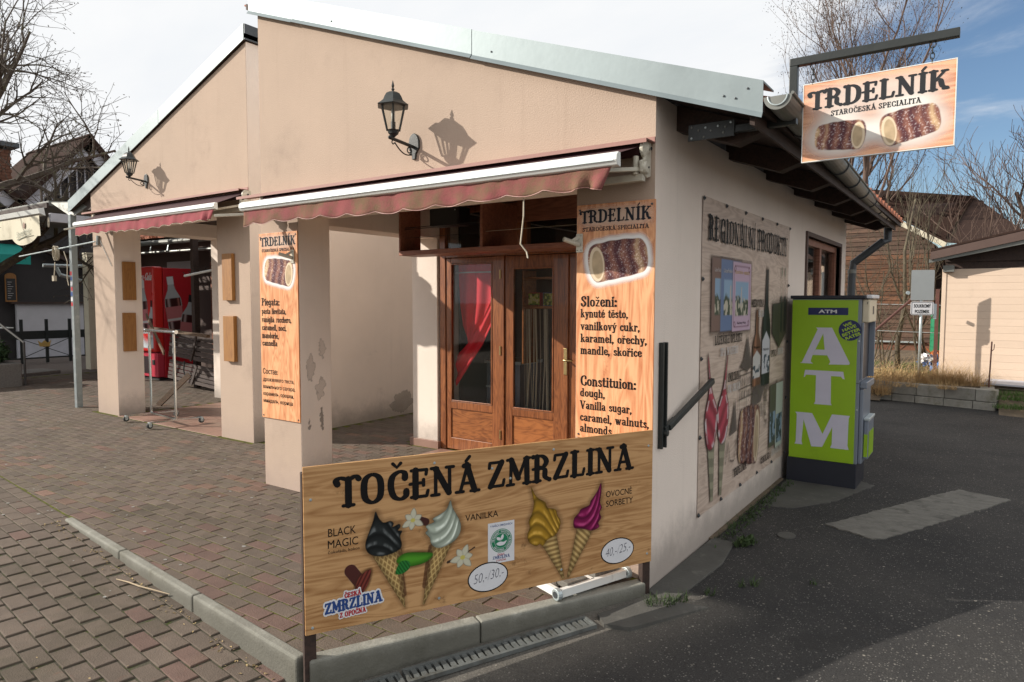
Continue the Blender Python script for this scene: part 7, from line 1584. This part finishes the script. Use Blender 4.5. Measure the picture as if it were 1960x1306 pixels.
# black fence with a gold crown
FN = thing('iron_fence', (-18, 3.4, .05), 'low black iron fence carrying a small gold crown', 'fence')
for y in (2.0, 2.6, 3.25, 3.80, 4.33, 5.0): part('post', M['iron'], FN, (-18.03, -17.97, y - .03, y + .03, .05, 1.15))
part('top_rail', M['iron'], FN, (-18.01, -17.99, 1.2, 5.2, .66, .86)); part('bottom_rail', M['iron'], FN, (-18.01, -17.99, 1.2, 5.2, .16, .19))
for a, b in (((3.25, .66), (4.33, .19)), ((3.25, .19), (4.33, .66))): mb = MB(); mb.bar((-18, a[0], a[1]), (-18, b[0], b[1]), .015); ob('brace', mb, M['iron'], FN)
mb = MB(); mb.prism([(-17.96, 3.62, .46), (-17.96, 3.84, .46), (-17.96, 3.88, .62), (-17.96, 3.80, .55), (-17.96, 3.73, .62), (-17.96, 3.66, .55), (-17.96, 3.58, .62)], (.01, 0, 0)); ob('crown_emblem', mb, M['gold'], FN)
PL = thing('planter', (-13.4, 1.1, .03), 'grey washed concrete planter with sloping steel rail', 'planter')
part('box', M['granite'], PL, (-14.6, -13.0, .4, 1.50, .03, .48), bev=.02); part('foot', M['concrete'], PL, (-14.7, -12.9, .35, 1.58, .0, .05))
mb = MB(); mb.tube([(-13.05, 1.56, .05), (-13.05, 1.56, .85), (-13.9, 1.3, 1.35), (-15, .9, 1.9)], .022, 6); ob('rail', mb, M['steelgrey'], PL)
PD = MB(); PD.prism([(-14.9, 2.15, .03), (-15.1, 2.95, .03), (-15.9, 2.9, .03), (-15.8, 2.1, .03)], (0, 0, .07)); tag(ob('paving_slab', PD, M['granite'], bev=.01), 'loose dark slab lying on the plaza near the planter', 'slab')
part_pub = thing('side_table', (-17, 2.5, .05), 'small pale table by the teal awning', 'table')
part('top', M['whitemetal'], part_pub, (-17.5, -16.9, 2.0, 2.72, .98, 1.0)); part('leg', M['whitemetal'], part_pub, (-17.22, -17.18, 2.45, 2.50, .05, .98))

# ------------------------------------------------------------------ vegetation makers
def leafcloud(c, rx, ry, rz, n, size, mat, name, parent=None, seed=1, up=.3, **k):
    r = np.random.default_rng(seed); P = r.normal(size=(n, 3)); P /= np.linalg.norm(P, axis=1)[:, None]; P *= (r.random(n) ** .35)[:, None]
    lump = 1 + .18 * np.sin(P[:, 0] * 7 + seed) * np.cos(P[:, 1] * 6) ; P = P * lump[:, None] * np.array([rx, ry, rz]) + np.array(c)
    D = r.normal(size=(n, 3)); D[:, 2] += up; D /= np.linalg.norm(D, axis=1)[:, None]; E = np.cross(D, r.normal(size=(n, 3))); E /= np.linalg.norm(E, axis=1)[:, None]
    s = size * r.uniform(.6, 1.3, n)[:, None]; V = np.stack([P - E * s * .25, P + D * s * .5 - E * 0, P + E * s * .25, P + D * s * 1.0], 1)
    V = np.stack([P, P + D * s * .5 + E * s * .28, P + D * s, P + D * s * .5 - E * s * .28], 1).reshape(-1, 3)
    me = bpy.data.meshes.new(name); me.from_pydata(V.tolist(), [], [(4 * i, 4 * i + 1, 4 * i + 2, 4 * i + 3) for i in range(n)]); me.materials.append(mat); me.update()
    return ob(name, me, mat, parent, **k)
def blades(spots, h, w, mat, name, seed=1, lean=.5, parent=None, **k):
    r = random.Random(seed); mb = MB()
    for (x, y, z, n, rad) in spots:
        for _ in range(n):
            a, q = r.uniform(0, 6.283), rad * math.sqrt(r.random()); bx, by = x + q * math.cos(a), y + q * math.sin(a); d = r.uniform(0, 6.283); L = h * r.uniform(.5, 1.2); ln = lean * r.uniform(.2, 1.2)
            dx_, dy_ = math.cos(d), math.sin(d); px, py = -dy_ * w / 2, dx_ * w / 2; pts = []
            for t in (0, .4, .75, 1.0):
                cxp, cyp, cz = bx + dx_ * ln * L * t * t, by + dy_ * ln * L * t * t, z + L * t * (1 - .35 * ln * t); ww = (1 - t * .95)
                pts += [(cxp - px * ww, cyp - py * ww, cz), (cxp + px * ww, cyp + py * ww, cz)]
            mb.add(pts, [(0, 1, 3, 2), (2, 3, 5, 4), (4, 5, 7, 6)])
    return ob(name, mb, mat, parent, fixn=False, **k)

def tree(name, base, height, rad, lvl, seed, mat, label, cat='tree', spread=.6, trop=.12, nchild=(4, 6), trunk_frac=.35, buds=None, minr=.004, first_dir=(0, 0, 1), droop=0.0, group=None, stems=1, lenf=.62, sides=(8, 5, 4, 3, 3, 3)):
    R_ = thing(name, base, label, cat, group); r = random.Random(seed); segs = []; tips = []
    def grow(p, d, L, rr, lv):
        n = 6 if lv >= lvl - 1 else 4; pts = [p.copy()]; rs = [rr]; dd = d.copy(); cur = p.copy()
        for i in range(n):
            j = Vector((r.gauss(0, 1), r.gauss(0, 1), r.gauss(0, 1))) * (.10 if lv == lvl else .17); dd = (dd + j + Vector((0, 0, trop - droop * (lvl - lv) * .25))).normalized(); cur = cur + dd * (L / n); pts.append(cur.copy()); rs.append(max(minr * .6, rr * (1 - (.45 if lv == lvl else .75) * (i + 1) / n)))
        segs.append((lv, pts, rs))
        if lv == 0: tips.append((pts[-1], dd)); tips.append((pts[2], dd)); return
        k = r.randint(*nchild) + (2 if lv == lvl else 0)
        for c in range(k):
            t = (trunk_frac + (1 - trunk_frac) * (c + r.random() * .8) / k) if lv == lvl else .15 + .85 * (c + r.random()) / k
            t = min(t, .99); i = int(t * n); q = pts[i].lerp(pts[i + 1], t * n - i); az = c * 2.4 + r.uniform(-.5, .5); o = dd.orthogonal().normalized(); o.rotate(Matrix.Rotation(az, 3, dd)); sp = spread * r.uniform(.7, 1.2)
            nd = (dd * math.cos(sp) + o * math.sin(sp)).normalized(); grow(q, nd, L * lenf * r.uniform(.75, 1.15) * (1 - .25 * t), max(minr, rs[i] * (.62 if lv > 1 else .55)), lv - 1)
    for s_ in range(stems):
        d0 = Vector(first_dir) + Vector((r.gauss(0, .25), r.gauss(0, .25), 0)) * (1 if stems > 1 else .1)
        grow(Vector(base) + (Vector((r.gauss(0, .1), r.gauss(0, .1), 0)) if stems > 1 else Vector((0, 0, 0))), d0.normalized(), height, rad, lvl)
    tr, cr_ = MB(), MB()
    for lv, pts, rs in segs: (tr if lv == lvl else cr_).tube(pts, rs, sides[min(lvl - lv, 5)], caps=False)
    ob('trunk', tr, mat, R_, smooth=True, fixn=False); ob('crown', cr_, mat, R_, fixn=False)
    if buds:
        bmb = MB()
        for p, d in tips:
            for _ in range(buds[0]):
                q = p + Vector((r.gauss(0, 1), r.gauss(0, 1), r.gauss(-.3, 1))) * buds[1]; s = buds[2] * r.uniform(.6, 1.4); e = Vector((r.gauss(0, 1), r.gauss(0, 1), r.gauss(0, 1))).normalized(); f = e.orthogonal().normalized()
                bmb.add([q, q + e * s + f * s * .3, q + e * s * 1.6, q + e * s - f * s * .3], [(0, 1, 2, 3)])
        ob('seed_cluster', bmb, M['bark'], R_, fixn=False, kind='stuff')
    return R_
tree('bare_tree', (-15.6, 1.9, .0), 6.2, .20, 4, 21, M['bark'], 'large leafless tree whose fine branches reach in from the left edge', spread=.80, trop=.05, nchild=(5, 7), droop=.05, minr=.006, lenf=.66, first_dir=(.06, -.02, 1), buds=(1, .03, .03), trunk_frac=.30)
tree('bare_tree', (-2.0, 18.0, 0), 7.4, .10, 3, 6, M['barkred'], 'tall leafless tree with hanging seed clusters behind the hanging sign', spread=.52, trop=.20, nchild=(5, 6), buds=(10, .11, .03), minr=.006, stems=3, trunk_frac=.32)
tree('bare_tree', (2.6, 20.5, 0), 4.8, .09, 3, 8, M['barkred'], 'spreading leafless tree above the cream hut at the right edge', spread=.50, trop=.14, nchild=(5, 7), minr=.010, stems=3, trunk_frac=.25)
tree('bare_shrub', (.45, 12.6, .3), 3.3, .024, 2, 12, M['bark2'], 'many stemmed leafless shrub rising behind the road sign', 'shrub', spread=.38, trop=.16, nchild=(4, 6), minr=.004, stems=4, trunk_frac=.2)
tree('bare_shrub', (1.8, 14.6, .3), 3.4, .024, 2, 13, M['barkred'], 'leafless shrub standing up behind the cream hut roof', 'shrub', spread=.38, trop=.16, nchild=(4, 6), minr=.005, stems=5, trunk_frac=.2)
tree('bare_shrub', (-.20, 11.4, .3), 2.1, .016, 2, 14, M['bark2'], 'tangled leafless bush between the downpipe and the road sign', 'shrub', spread=.65, trop=.03, nchild=(4, 6), minr=.0035, stems=5, trunk_frac=.1)
tree('bare_shrub', (-.9, 12.6, .3), 2.3, .018, 2, 17, M['bark2'], 'leafless bush half hidden by the corner of the shop', 'shrub', spread=.7, trop=.03, nchild=(4, 6), minr=.005, stems=5, trunk_frac=.1)
mb = MB(); mb.tube([(.12, 11.6, .1), (.10, 11.5, .8), (.20, 11.55, 1.6), (.16, 11.6, 2.6), (.30, 11.7, 3.6)], [.055, .045, .036, .028, .016], 8); tag(ob('bare_tree', mb, M['bark2'], smooth=True), 'slim mottled trunk just left of the road sign', 'tree')
mb = MB(); mb.tube([(-.32, 9.9, .1), (-.30, 9.9, .5), (-.36, 9.95, 1.1)], [.16, .11, .09], 9); tag(ob('tree_stump', mb, M['bark2'], smooth=True), 'leaning mossy stump just behind the cash machine', 'stump')
leafcloud((-13.7, 1.15, .66), .55, .34, .24, 5000, .07, M['shrub'], 'leafy_shrub', seed=4, label='rounded evergreen growing in the planter', cat='shrub')

# ------------------------------------------------------------------ right hand background: verge, wall of blocks, hut, house
vz = lambda x, y: .30 + .03 * (y - 9.6) * (y > 9.6) * .6
sheet('verge', -6, 16, 9.42, 60, 44, 60, lambda x, y: min(.28 + .02 * (y - 9.4), .6) + .02 * math.sin(x * 5) * math.sin(y * 4), M['soil'])
sheet('verge', 1.70, 16, 8.45, 9.45, 90, 24, lambda x, y: -.01 + .27 * ((y - 8.45) / 1.0) ** 1.3 + .012 * math.sin(x * 9) * math.sin(y * 11), M['soil'])
sheet('verge', -.9, .12, 8.95, 9.6, 10, 6, lambda x, y: .02 + .28 * min(1, (y - 8.95) / .6), M['soil'])
BW = thing('block_wall', (.9, 9.1, 0), 'low retaining wall of grey concrete blocks beside the road', 'wall')
wa, wb = Vector((-.15, 9.34, 0)), Vector((1.66, 8.93, 0)); wd = (wb - wa).normalized(); wnn = Vector((wd.y, -wd.x, 0)); WL = (wb - wa).length
r = random.Random(2); s_ = 0.0
for row, (z0, z1, off) in enumerate(((-.06, .115, .0), (.12, .305, .18))):
    s_ = -off + (0 if row == 0 else .2)
    while s_ < WL - .02:
        L = .37 + r.uniform(-.03, .05); e = min(s_ + L, WL); c = wa + wd * ((s_ + e) / 2)
        mb = MB(); mb.obox((c.x + wnn.x * (row * .008 - r.uniform(0, .008)) - wnn.x * .1, c.y - wnn.y * .1, (z0 + z1) / 2), wd, wnn, (0, 0, 1), (e - s_) / 2 - .004, .10, (z1 - z0) / 2 - .002); ob('block', mb, M['block'], BW, bev=.006); s_ = e
for row, (z0, z1) in enumerate(((-.06, .115), (.12, .305))):
    mb = MB(); c = wb + Vector((-.02, .30, 0)); mb.box(1.46, 1.655 - .01 * row, 9.02, 9.55, z0, z1); ob('block', mb, M['block'], BW, bev=.006)
HT = thing('cream_hut', (3, 11.5, .3), 'apricot boarded hut with brown sloping fascia at the right edge', 'hut')
hx0, hy = .895, 10.06
part('core', M['hutboard'], HT, (hx0 + .03, 6.0, hy + .03, 13.5, .25, 2.30), bev=0)
z_ = .30
for k in range(16):
    hh = .1175; part('board', M['hutboard'], HT, (hx0, 6.0, hy, hy + .028, z_ + .001, z_ + hh - .0005), bev=.0016); z_ += hh
part('corner_board', M['hutboard'], HT, (hx0 - .03, hx0 + .03, hy - .012, hy + .05, .30, 2.18)); part('upper_panel', M['darkwood'], HT, (hx0 + .02, 6.0, hy + .005, hy + .04, 2.18, 2.50))
part('gutter_box', M['gutter'], HT, (hx0 - .02, hx0 + .14, hy - .12, hy - .01, 2.13, 2.24))
mb = MB(); mb.prism([(.70, hy - .30, 2.33), (6.2, hy - .30, 3.55), (6.2, hy - .30, 3.71), (.70, hy - .30, 2.46)], (0, .03, 0)); ob('fascia', mb, M['huttrim'], HT)
mb = MB(); mb.prism([(.68, hy - .26, 2.28), (6.2, hy - .26, 3.42), (6.2, hy - .26, 3.50), (.68, hy - .26, 2.34)], (0, .03, 0)); ob('lower_fascia', mb, M['gutter'], HT)
mb = MB(); mb.prism([(.70, hy - .29, 2.47), (6.2, hy - .29, 3.72), (6.2, hy - .29, 3.75), (.70, hy - .29, 2.50)], (0, 4.0, 0)); ob('roof', mb, M['shingle'], HT)
mb = MB(); mb.prism([(hx0, hy - .03, 2.34), (6.0, hy - .03, 3.48), (6.0, hy - .03, 2.3), (hx0, hy - .03, 2.3)], (0, .03, 0)); ob('gable_panel', mb, M['darkwood'], HT)
# sign with two plates on a post
SG = thing('road_sign', (.612, 9.56, .3), 'grey sign back above a plate reading SOUKROMÝ POZEMEK', 'sign')
sx, sy = .612, 9.56
mb = MB(); mb.tube([(sx, sy, .25), (sx, sy, 2.02)], .022, 10); ob('post', mb, M['galv'], SG, smooth=True)
def rrect(cx_, cz, w, h, r_, y0, dy_, nm, mat):
    P = []
    for (sx_, sz_, a0) in ((1, 1, 0), (-1, 1, 90), (-1, -1, 180), (1, -1, 270)):
        for a in (0, 30, 60, 90): t = math.radians(a0 + a); P.append((cx_ + sx_ * (w / 2 - r_) + r_ * math.cos(t), y0, cz + sz_ * (h / 2 - r_) + r_ * math.sin(t)))
    mb = MB(); mb.prism(P, (0, dy_, 0)); return ob(nm, mb, mat, SG)
rrect(sx, 1.905, .335, .50, .02, sy - .035, .006, 'upper_plate', M['graysign']); rrect(sx + .005, 1.525, .335, .22, .03, sy - .035, .006, 'name_plate', M['white'])
fsn = Fr((0, sy - .036, 0), (1, 0, 0), (0, 0, 1)); mb = MB()
for (a, b, c, d) in ((sx - .150, sx + .158, 1.425, 1.431), (sx - .150, sx + .158, 1.618, 1.624), (sx - .150, sx - .144, 1.425, 1.624), (sx + .152, sx + .158, 1.425, 1.624)): mb.add([fsn.p(a, c, .001), fsn.p(b, c, .001), fsn.p(b, d, .001), fsn.p(a, d, .001)], [(0, 1, 2, 3)])
ob('border', mb, M['ink'], SG, fixn=False); sans(fsn, 'SOUKROMÝ', sx - .118, 1.538, .056, .246, M['ink'], SG, bold=.022); sans(fsn, 'POZEMEK', sx - .100, 1.447, .056, .212, M['ink'], SG, bold=.022)
mb = MB(); mb.lathe((sx - .20, sy - .01, 1.78), [(.03, 0), (.03, .05)], 8, 'y'); mb.box(sx + .18, sx + .22, sy - .01, sy + .03, 1.35, 1.60); ob('clamp', mb, M['galv'], SG)
SG.rotation_euler = (0, 0, math.radians(17))
# rail, fence posts, stake
mb = MB(); mb.tube([(-.36, 9.9, .86), (.66, 10.6, 1.95)], .024, 8); tag(ob('red_rail', mb, M['rust']), 'rusty red pipe slanting up behind the cash machine', 'pipe')
WF = thing('wire_fence', (.3, 11.0, .3), 'thin wire strands between steel posts before the dark house', 'fence')
for z_ in (1.12, 1.62): mb = MB(); mb.tube([(-2.6, 11.2, z_), (.85, 10.9, z_ - .05)], .006, 4); ob('wire', mb, M['galv'], WF)
for (x, y) in ((.88, 10.6), (.80, 10.2), (-1.4, 11.1)): mb = MB(); mb.bar((x, y, .2), (x, y, 1.85), .055, .055); ob('post', mb, M['steelgrey'] if x > .85 else M['rust'], WF)
ms = MB()
for k in range(26): ms.tube([(.86, 10.15 + .09 * k * .5, .4), (.86, 10.15 + .09 * (k * .5 + 6), 1.8)], .0025, 3); ms.tube([(.86, 10.15 + .09 * k * .5, 1.8), (.86, 10.15 + .09 * (k * .5 + 6), .4)], .0025, 3)
ob('mesh', ms, M['greenprint'], WF, kind='stuff')
mb = MB(); mb.tube([(1.57, 9.33, .28), (1.585, 9.33, 1.02)], .011, 6); mb.tube([(1.575, 9.33, .86), (1.615, 9.33, .90), (1.62, 9.33, .98)], .006, 5); tag(ob('stake', mb, M['rust']), 'thin forked steel stake in front of the cream hut', 'stake')
mb = MB(); mb.prism([(1.5, 9.5, .33), (3.6, 9.35, .30), (3.7, 9.9, .33), (1.55, 9.95, .36)], (0, 0, .025)); tag(ob('old_board', mb, M['whitewood']), 'warped old board lying at the foot of the cream hut', 'board')
TP = thing('sheeting_heap', (.72, 11.2, .35), 'crumpled blue and orange sheeting behind the sign post', 'sheeting')
leafcloud((.74, 11.2, .52), .22, .15, .06, 160, .12, M['bluetarp'], 'blue_sheet', TP, 3); leafcloud((.80, 11.3, .62), .20, .15, .05, 110, .13, M['orangetarp'], 'orange_sheet', TP, 5); leafcloud((.62, 11.1, .60), .1, .1, .04, 40, .1, M['white'], 'white_sheet', TP, 6)
# brown house
HO = thing('brown_house', (-1, 18, .3), 'dark brown boarded house under a long shingled roof', 'house')
mb = MB(); mb.prism([(-5.5, 16.06, .2), (.42, 16.06, .2), (.42, 16.06, 3.0), (-.52, 16.06, 3.74), (-5.5, 16.06, 4.3)], (0, 3.8, 0)); ob('core', mb, M['darkboard'], HO)
z_ = .62
while z_ < 3.9:
    hh = .115; m_ = 'brownboard' if 1.5 < z_ < 2.75 else 'darkboard'; xr = .42 if z_ < 2.9 else .42 - (z_ - 2.9) * 1.30; part('board', M[m_], HO, (-5.5, xr, 16.0, 16.05, z_, z_ + hh - .012), bev=.004); z_ += hh
part('brick_base', M['brick'], HO, (-5.5, .40, 16.02, 16.06, .25, .62), bev=0); part('ledge', M['galv'], HO, (-5.5, .25, 15.95, 16.0, .60, .64))
mb = MB(); mb.prism([(-6, 15.6, 3.95), (.60, 15.6, 3.0), (.60, 15.6, 3.12), (-6, 15.6, 6.4)], (0, .05, 0))
def slope(pts, up, nm, mat): mb = MB(); mb.prism(pts, up); return ob(nm, mb, mat, HO)
rfz = slope([(-.52, 15.9, 3.78), (.60, 15.9, 3.05), (2.6, 15.9, 2.75), (1.10, 20.2, 4.55), (-1.9, 20.2, 5.0)], (0, 0, .06), 'roof', M['shingle'])
slope([(-.52, 15.9, 3.80), (-6, 15.9, 4.5), (-6, 20.2, 5.4), (-1.9, 20.2, 5.02)], (0, 0, .06), 'roof', M['shingle'])
sh_ = MB()
for k in range(26):       # shingle courses, each proud of the next
    t0, t1 = k / 26, (k + 1) / 26
    def at(u, t): a = Vector((.62 * u + -.50 * (1 - u), 15.88, 3.07 * u + 3.80 * (1 - u))); b = Vector((1.10 * u - 1.9 * (1 - u), 20.2, 4.56 * u + 5.02 * (1 - u))); return a.lerp(b, t) + Vector((0, 0, .065))
    for (p, q) in ((at(0, t0), at(1, t0)),):
        p2, q2 = at(0, t1), at(1, t1); sh_.add([p + Vector((0, 0, .06)), q + Vector((0, 0, .06)), q2 + Vector((0, 0, .005)), p2 + Vector((0, 0, .005)), p, q], [(0, 1, 2, 3), (4, 5, 1, 0)])
ob('shingle_course', sh_, M['shingle'], HO, kind='stuff', fixn=False)
mb = MB(); mb.bar((-.62, 15.85, 3.74), (.62, 15.85, 2.98), .05, .12); ob('bargeboard', mb, M['creamcanvas'], HO); mb = MB(); mb.bar((-6, 15.85, 4.35), (-.62, 15.85, 3.74), .05, .12); ob('bargeboard', mb, M['creamcanvas'], HO)
part('lean_to_wall', M['darkwood'], HO, (.42, 3.2, 16.6, 18, .2, 2.75)); part('fascia', M['darkwood'], HO, (.40, 3.2, 15.9, 16.0, 2.62, 2.80))
mb = MB(); mb.lathe((.78, 15.4, 2.62), [(.02, -.2), (.05, 0), (.13, .04), (.13, .10), (.03, .14)], 12); tag(ob('yard_lamp', mb, M['whitemetal']), 'small white lamp head under the eaves of the brown house', 'lamp')
mb = MB(); mb.tube([(.62, 13.2, .3), (.62, 13.2, 1.5)], .085, 10); tag(ob('green_post', mb, M['greenprint']), 'mottled green pipe standing behind the road sign', 'pipe')

# grass, straw, weeds, litter
sp = [(x_, 10.6 + .5 * math.sin(x_ * 3), .30, 260, .45) for x_ in np.arange(-3.0, .9, .45)] + [(x_, 12.2, .33, 200, .6) for x_ in np.arange(-3.0, 1.0, .6)]
blades(sp, .10, .010, M['grass'], 'grass', 3, .5, kind='stuff'); blades([(x_, y_, .0 + (y_ - 8.45) * .25, 170, .18) for x_ in np.arange(1.8, 4.2, .25) for y_ in (8.75, 9.1, 9.3)], .09, .009, M['grass'], 'grass', 5, .6, kind='stuff')
sp = [(.15, 9.35, .27, 120, .22), (.45, 9.45, .28, 140, .25), (.80, 9.45, .30, 260, .20), (1.05, 9.5, .30, 520, .22), (1.25, 9.55, .30, 200, .20), (1.5, 9.5, .30, 120, .15), (-.2, 9.4, .2, 160, .15), (.0, 9.20, .06, 200, .15), (.15, 9.15, .1, 160, .12)]
blades(sp, .34, .006, M['drygrass'], 'dry_grass', 8, 1.3, kind='stuff')
blades([(x_, 9.42, .30, 60, .12) for x_ in np.arange(-.1, 1.5, .16)], .62, .005, M['drygrass'], 'dry_grass', 28, 1.7, kind='stuff')
blades([(.55, 9.10, .26, 60, .10), (.98, 9.0, .27, 90, .07), (1.12, 8.98, .27, 60, .06), (.35, 9.12, .25, 50, .08)], .20, .005, M['drygrass'], 'dry_grass', 18, 2.2, kind='stuff')
leafcloud((-.2, 10.4, .34), 1.4, .8, .03, 1800, .05, M['leaf'], 'fallen_leaves', seed=9, up=0, kind='stuff')
r = random.Random(31); sp = []
for k in range(34): y = 1.05 + 1.85 * k / 34 + r.uniform(-.03, .03); sp.append((.05 + r.uniform(0, .08), y, .004, r.randint(3, 12), .03))
sp += [(.20, 1.0, .004, 40, .05), (.26, 1.12, .004, 26, .04), (.14, -.10, .0, 60, .06), (.20, -.02, .0, 34, .04), (.08, -.16, .0, 26, .04), (.30, .15, .0, 22, .03), (.42, .35, .0, 14, .02), (.75, .62, .0, 10, .02), (.47, .42, .0, 22, .03)]
blades(sp, .055, .007, M['weed'], 'weeds', 12, 1.1, kind='stuff')
leafcloud((.10, 1.9, .012), .06, .95, .010, 420, .020, M['weed'], 'weeds', seed=14, up=.3, kind='stuff'); leafcloud((.24, 1.05, .03), .05, .07, .02, 160, .03, M['weed'], 'weeds', seed=15, up=.4, kind='stuff')
mb = MB(); sl = [(.004, .1), (.03, .3)]; mb.box(.001, .030, 1.0, 2.96, -.02, .015); ob('wall_foot_dirt', mb, M['soil'], kind='structure')
# litter on the paving beside the kerb
mb = MB(); mb.tube([(-2.62, -1.68, .008), (-2.50, -1.665, .012), (-2.40, -1.655, .010), (-2.27, -1.625, .006), (-2.17, -1.605, .004)], [.0025, .004, .0045, .0035, .002], 6); tag(ob('dead_twig', mb, M['twig']), 'pale dead twig lying beside the left kerb', 'twig')
r = random.Random(44); lf = MB()
for k in range(150):
    s_ = r.random(); x = -3.95 + 3.0 * s_; y = kline(x) - .085 - abs(r.gauss(0, .045)); z = zout(x, y) + .003; a = r.uniform(0, 6.28); q = r.uniform(.004, .013)
    lf.add([(x + q * math.cos(a), y + q * math.sin(a), z), (x - q * .5 * math.sin(a), y + q * .5 * math.cos(a), z + q * .5), (x - q * math.cos(a), y - q * math.sin(a), z + .002), (x + q * .5 * math.sin(a), y - q * .5 * math.cos(a), z + q * .3)], [(0, 1, 2, 3)])
for k in range(160):
    x, y = r.uniform(-9.5, -1.5), r.uniform(-3, .8); up_ = y > kline(x); z = (T if up_ else zout(x, y)) + .003; a = r.uniform(0, 6.28); q = r.uniform(.003, .009)
    lf.add([(x + q * math.cos(a), y + q * math.sin(a), z), (x - q * .5 * math.sin(a), y + q * .5 * math.cos(a), z + q * .4), (x - q * math.cos(a), y - q * math.sin(a), z + .001), (x + q * .5 * math.sin(a), y - q * .5 * math.cos(a), z)], [(0, 1, 2, 3)])
gm = MB()
for k in range(420):
    x, y = r.uniform(-12, -2.2), r.uniform(-3.4, .8); z = (T if y > kline(x) else zout(x, y)) + .0022; q = r.uniform(.004, .016) * (1 if k % 3 else .6)
    if y > kline(x) or x < -1.2: gm.add([(x + q * math.cos(t) * (1 + .2 * math.sin(3 * t + k)), y + q * .8 * math.sin(t), z) for t in [i * math.pi / 4 for i in range(8)]], [tuple(range(8))])
ob('paving_specks', gm, M['gum'], kind='stuff', fixn=False)
ob('leaf_litter', lf, M['leaf'], kind='stuff', fixn=False)
ms = MB()   # moss cushions in the joints next to the kerb
for k in range(500):
    i = r.randint(0, 12); y = -1.62 + i * .0985 + .049 + r.gauss(0, .003); x = r.uniform(-3.3, -.8)
    if y < kline(x) + .09 or x > -0.86 + (y + 1.70) * 0.529 - .1: continue
    q = r.uniform(.004, .010); ms.lathe((x, y, T - .012), [(q, 0), (q * .8, .006), (q * .2, .011)], 6)
ob('moss', ms, M['weed'], kind='stuff')
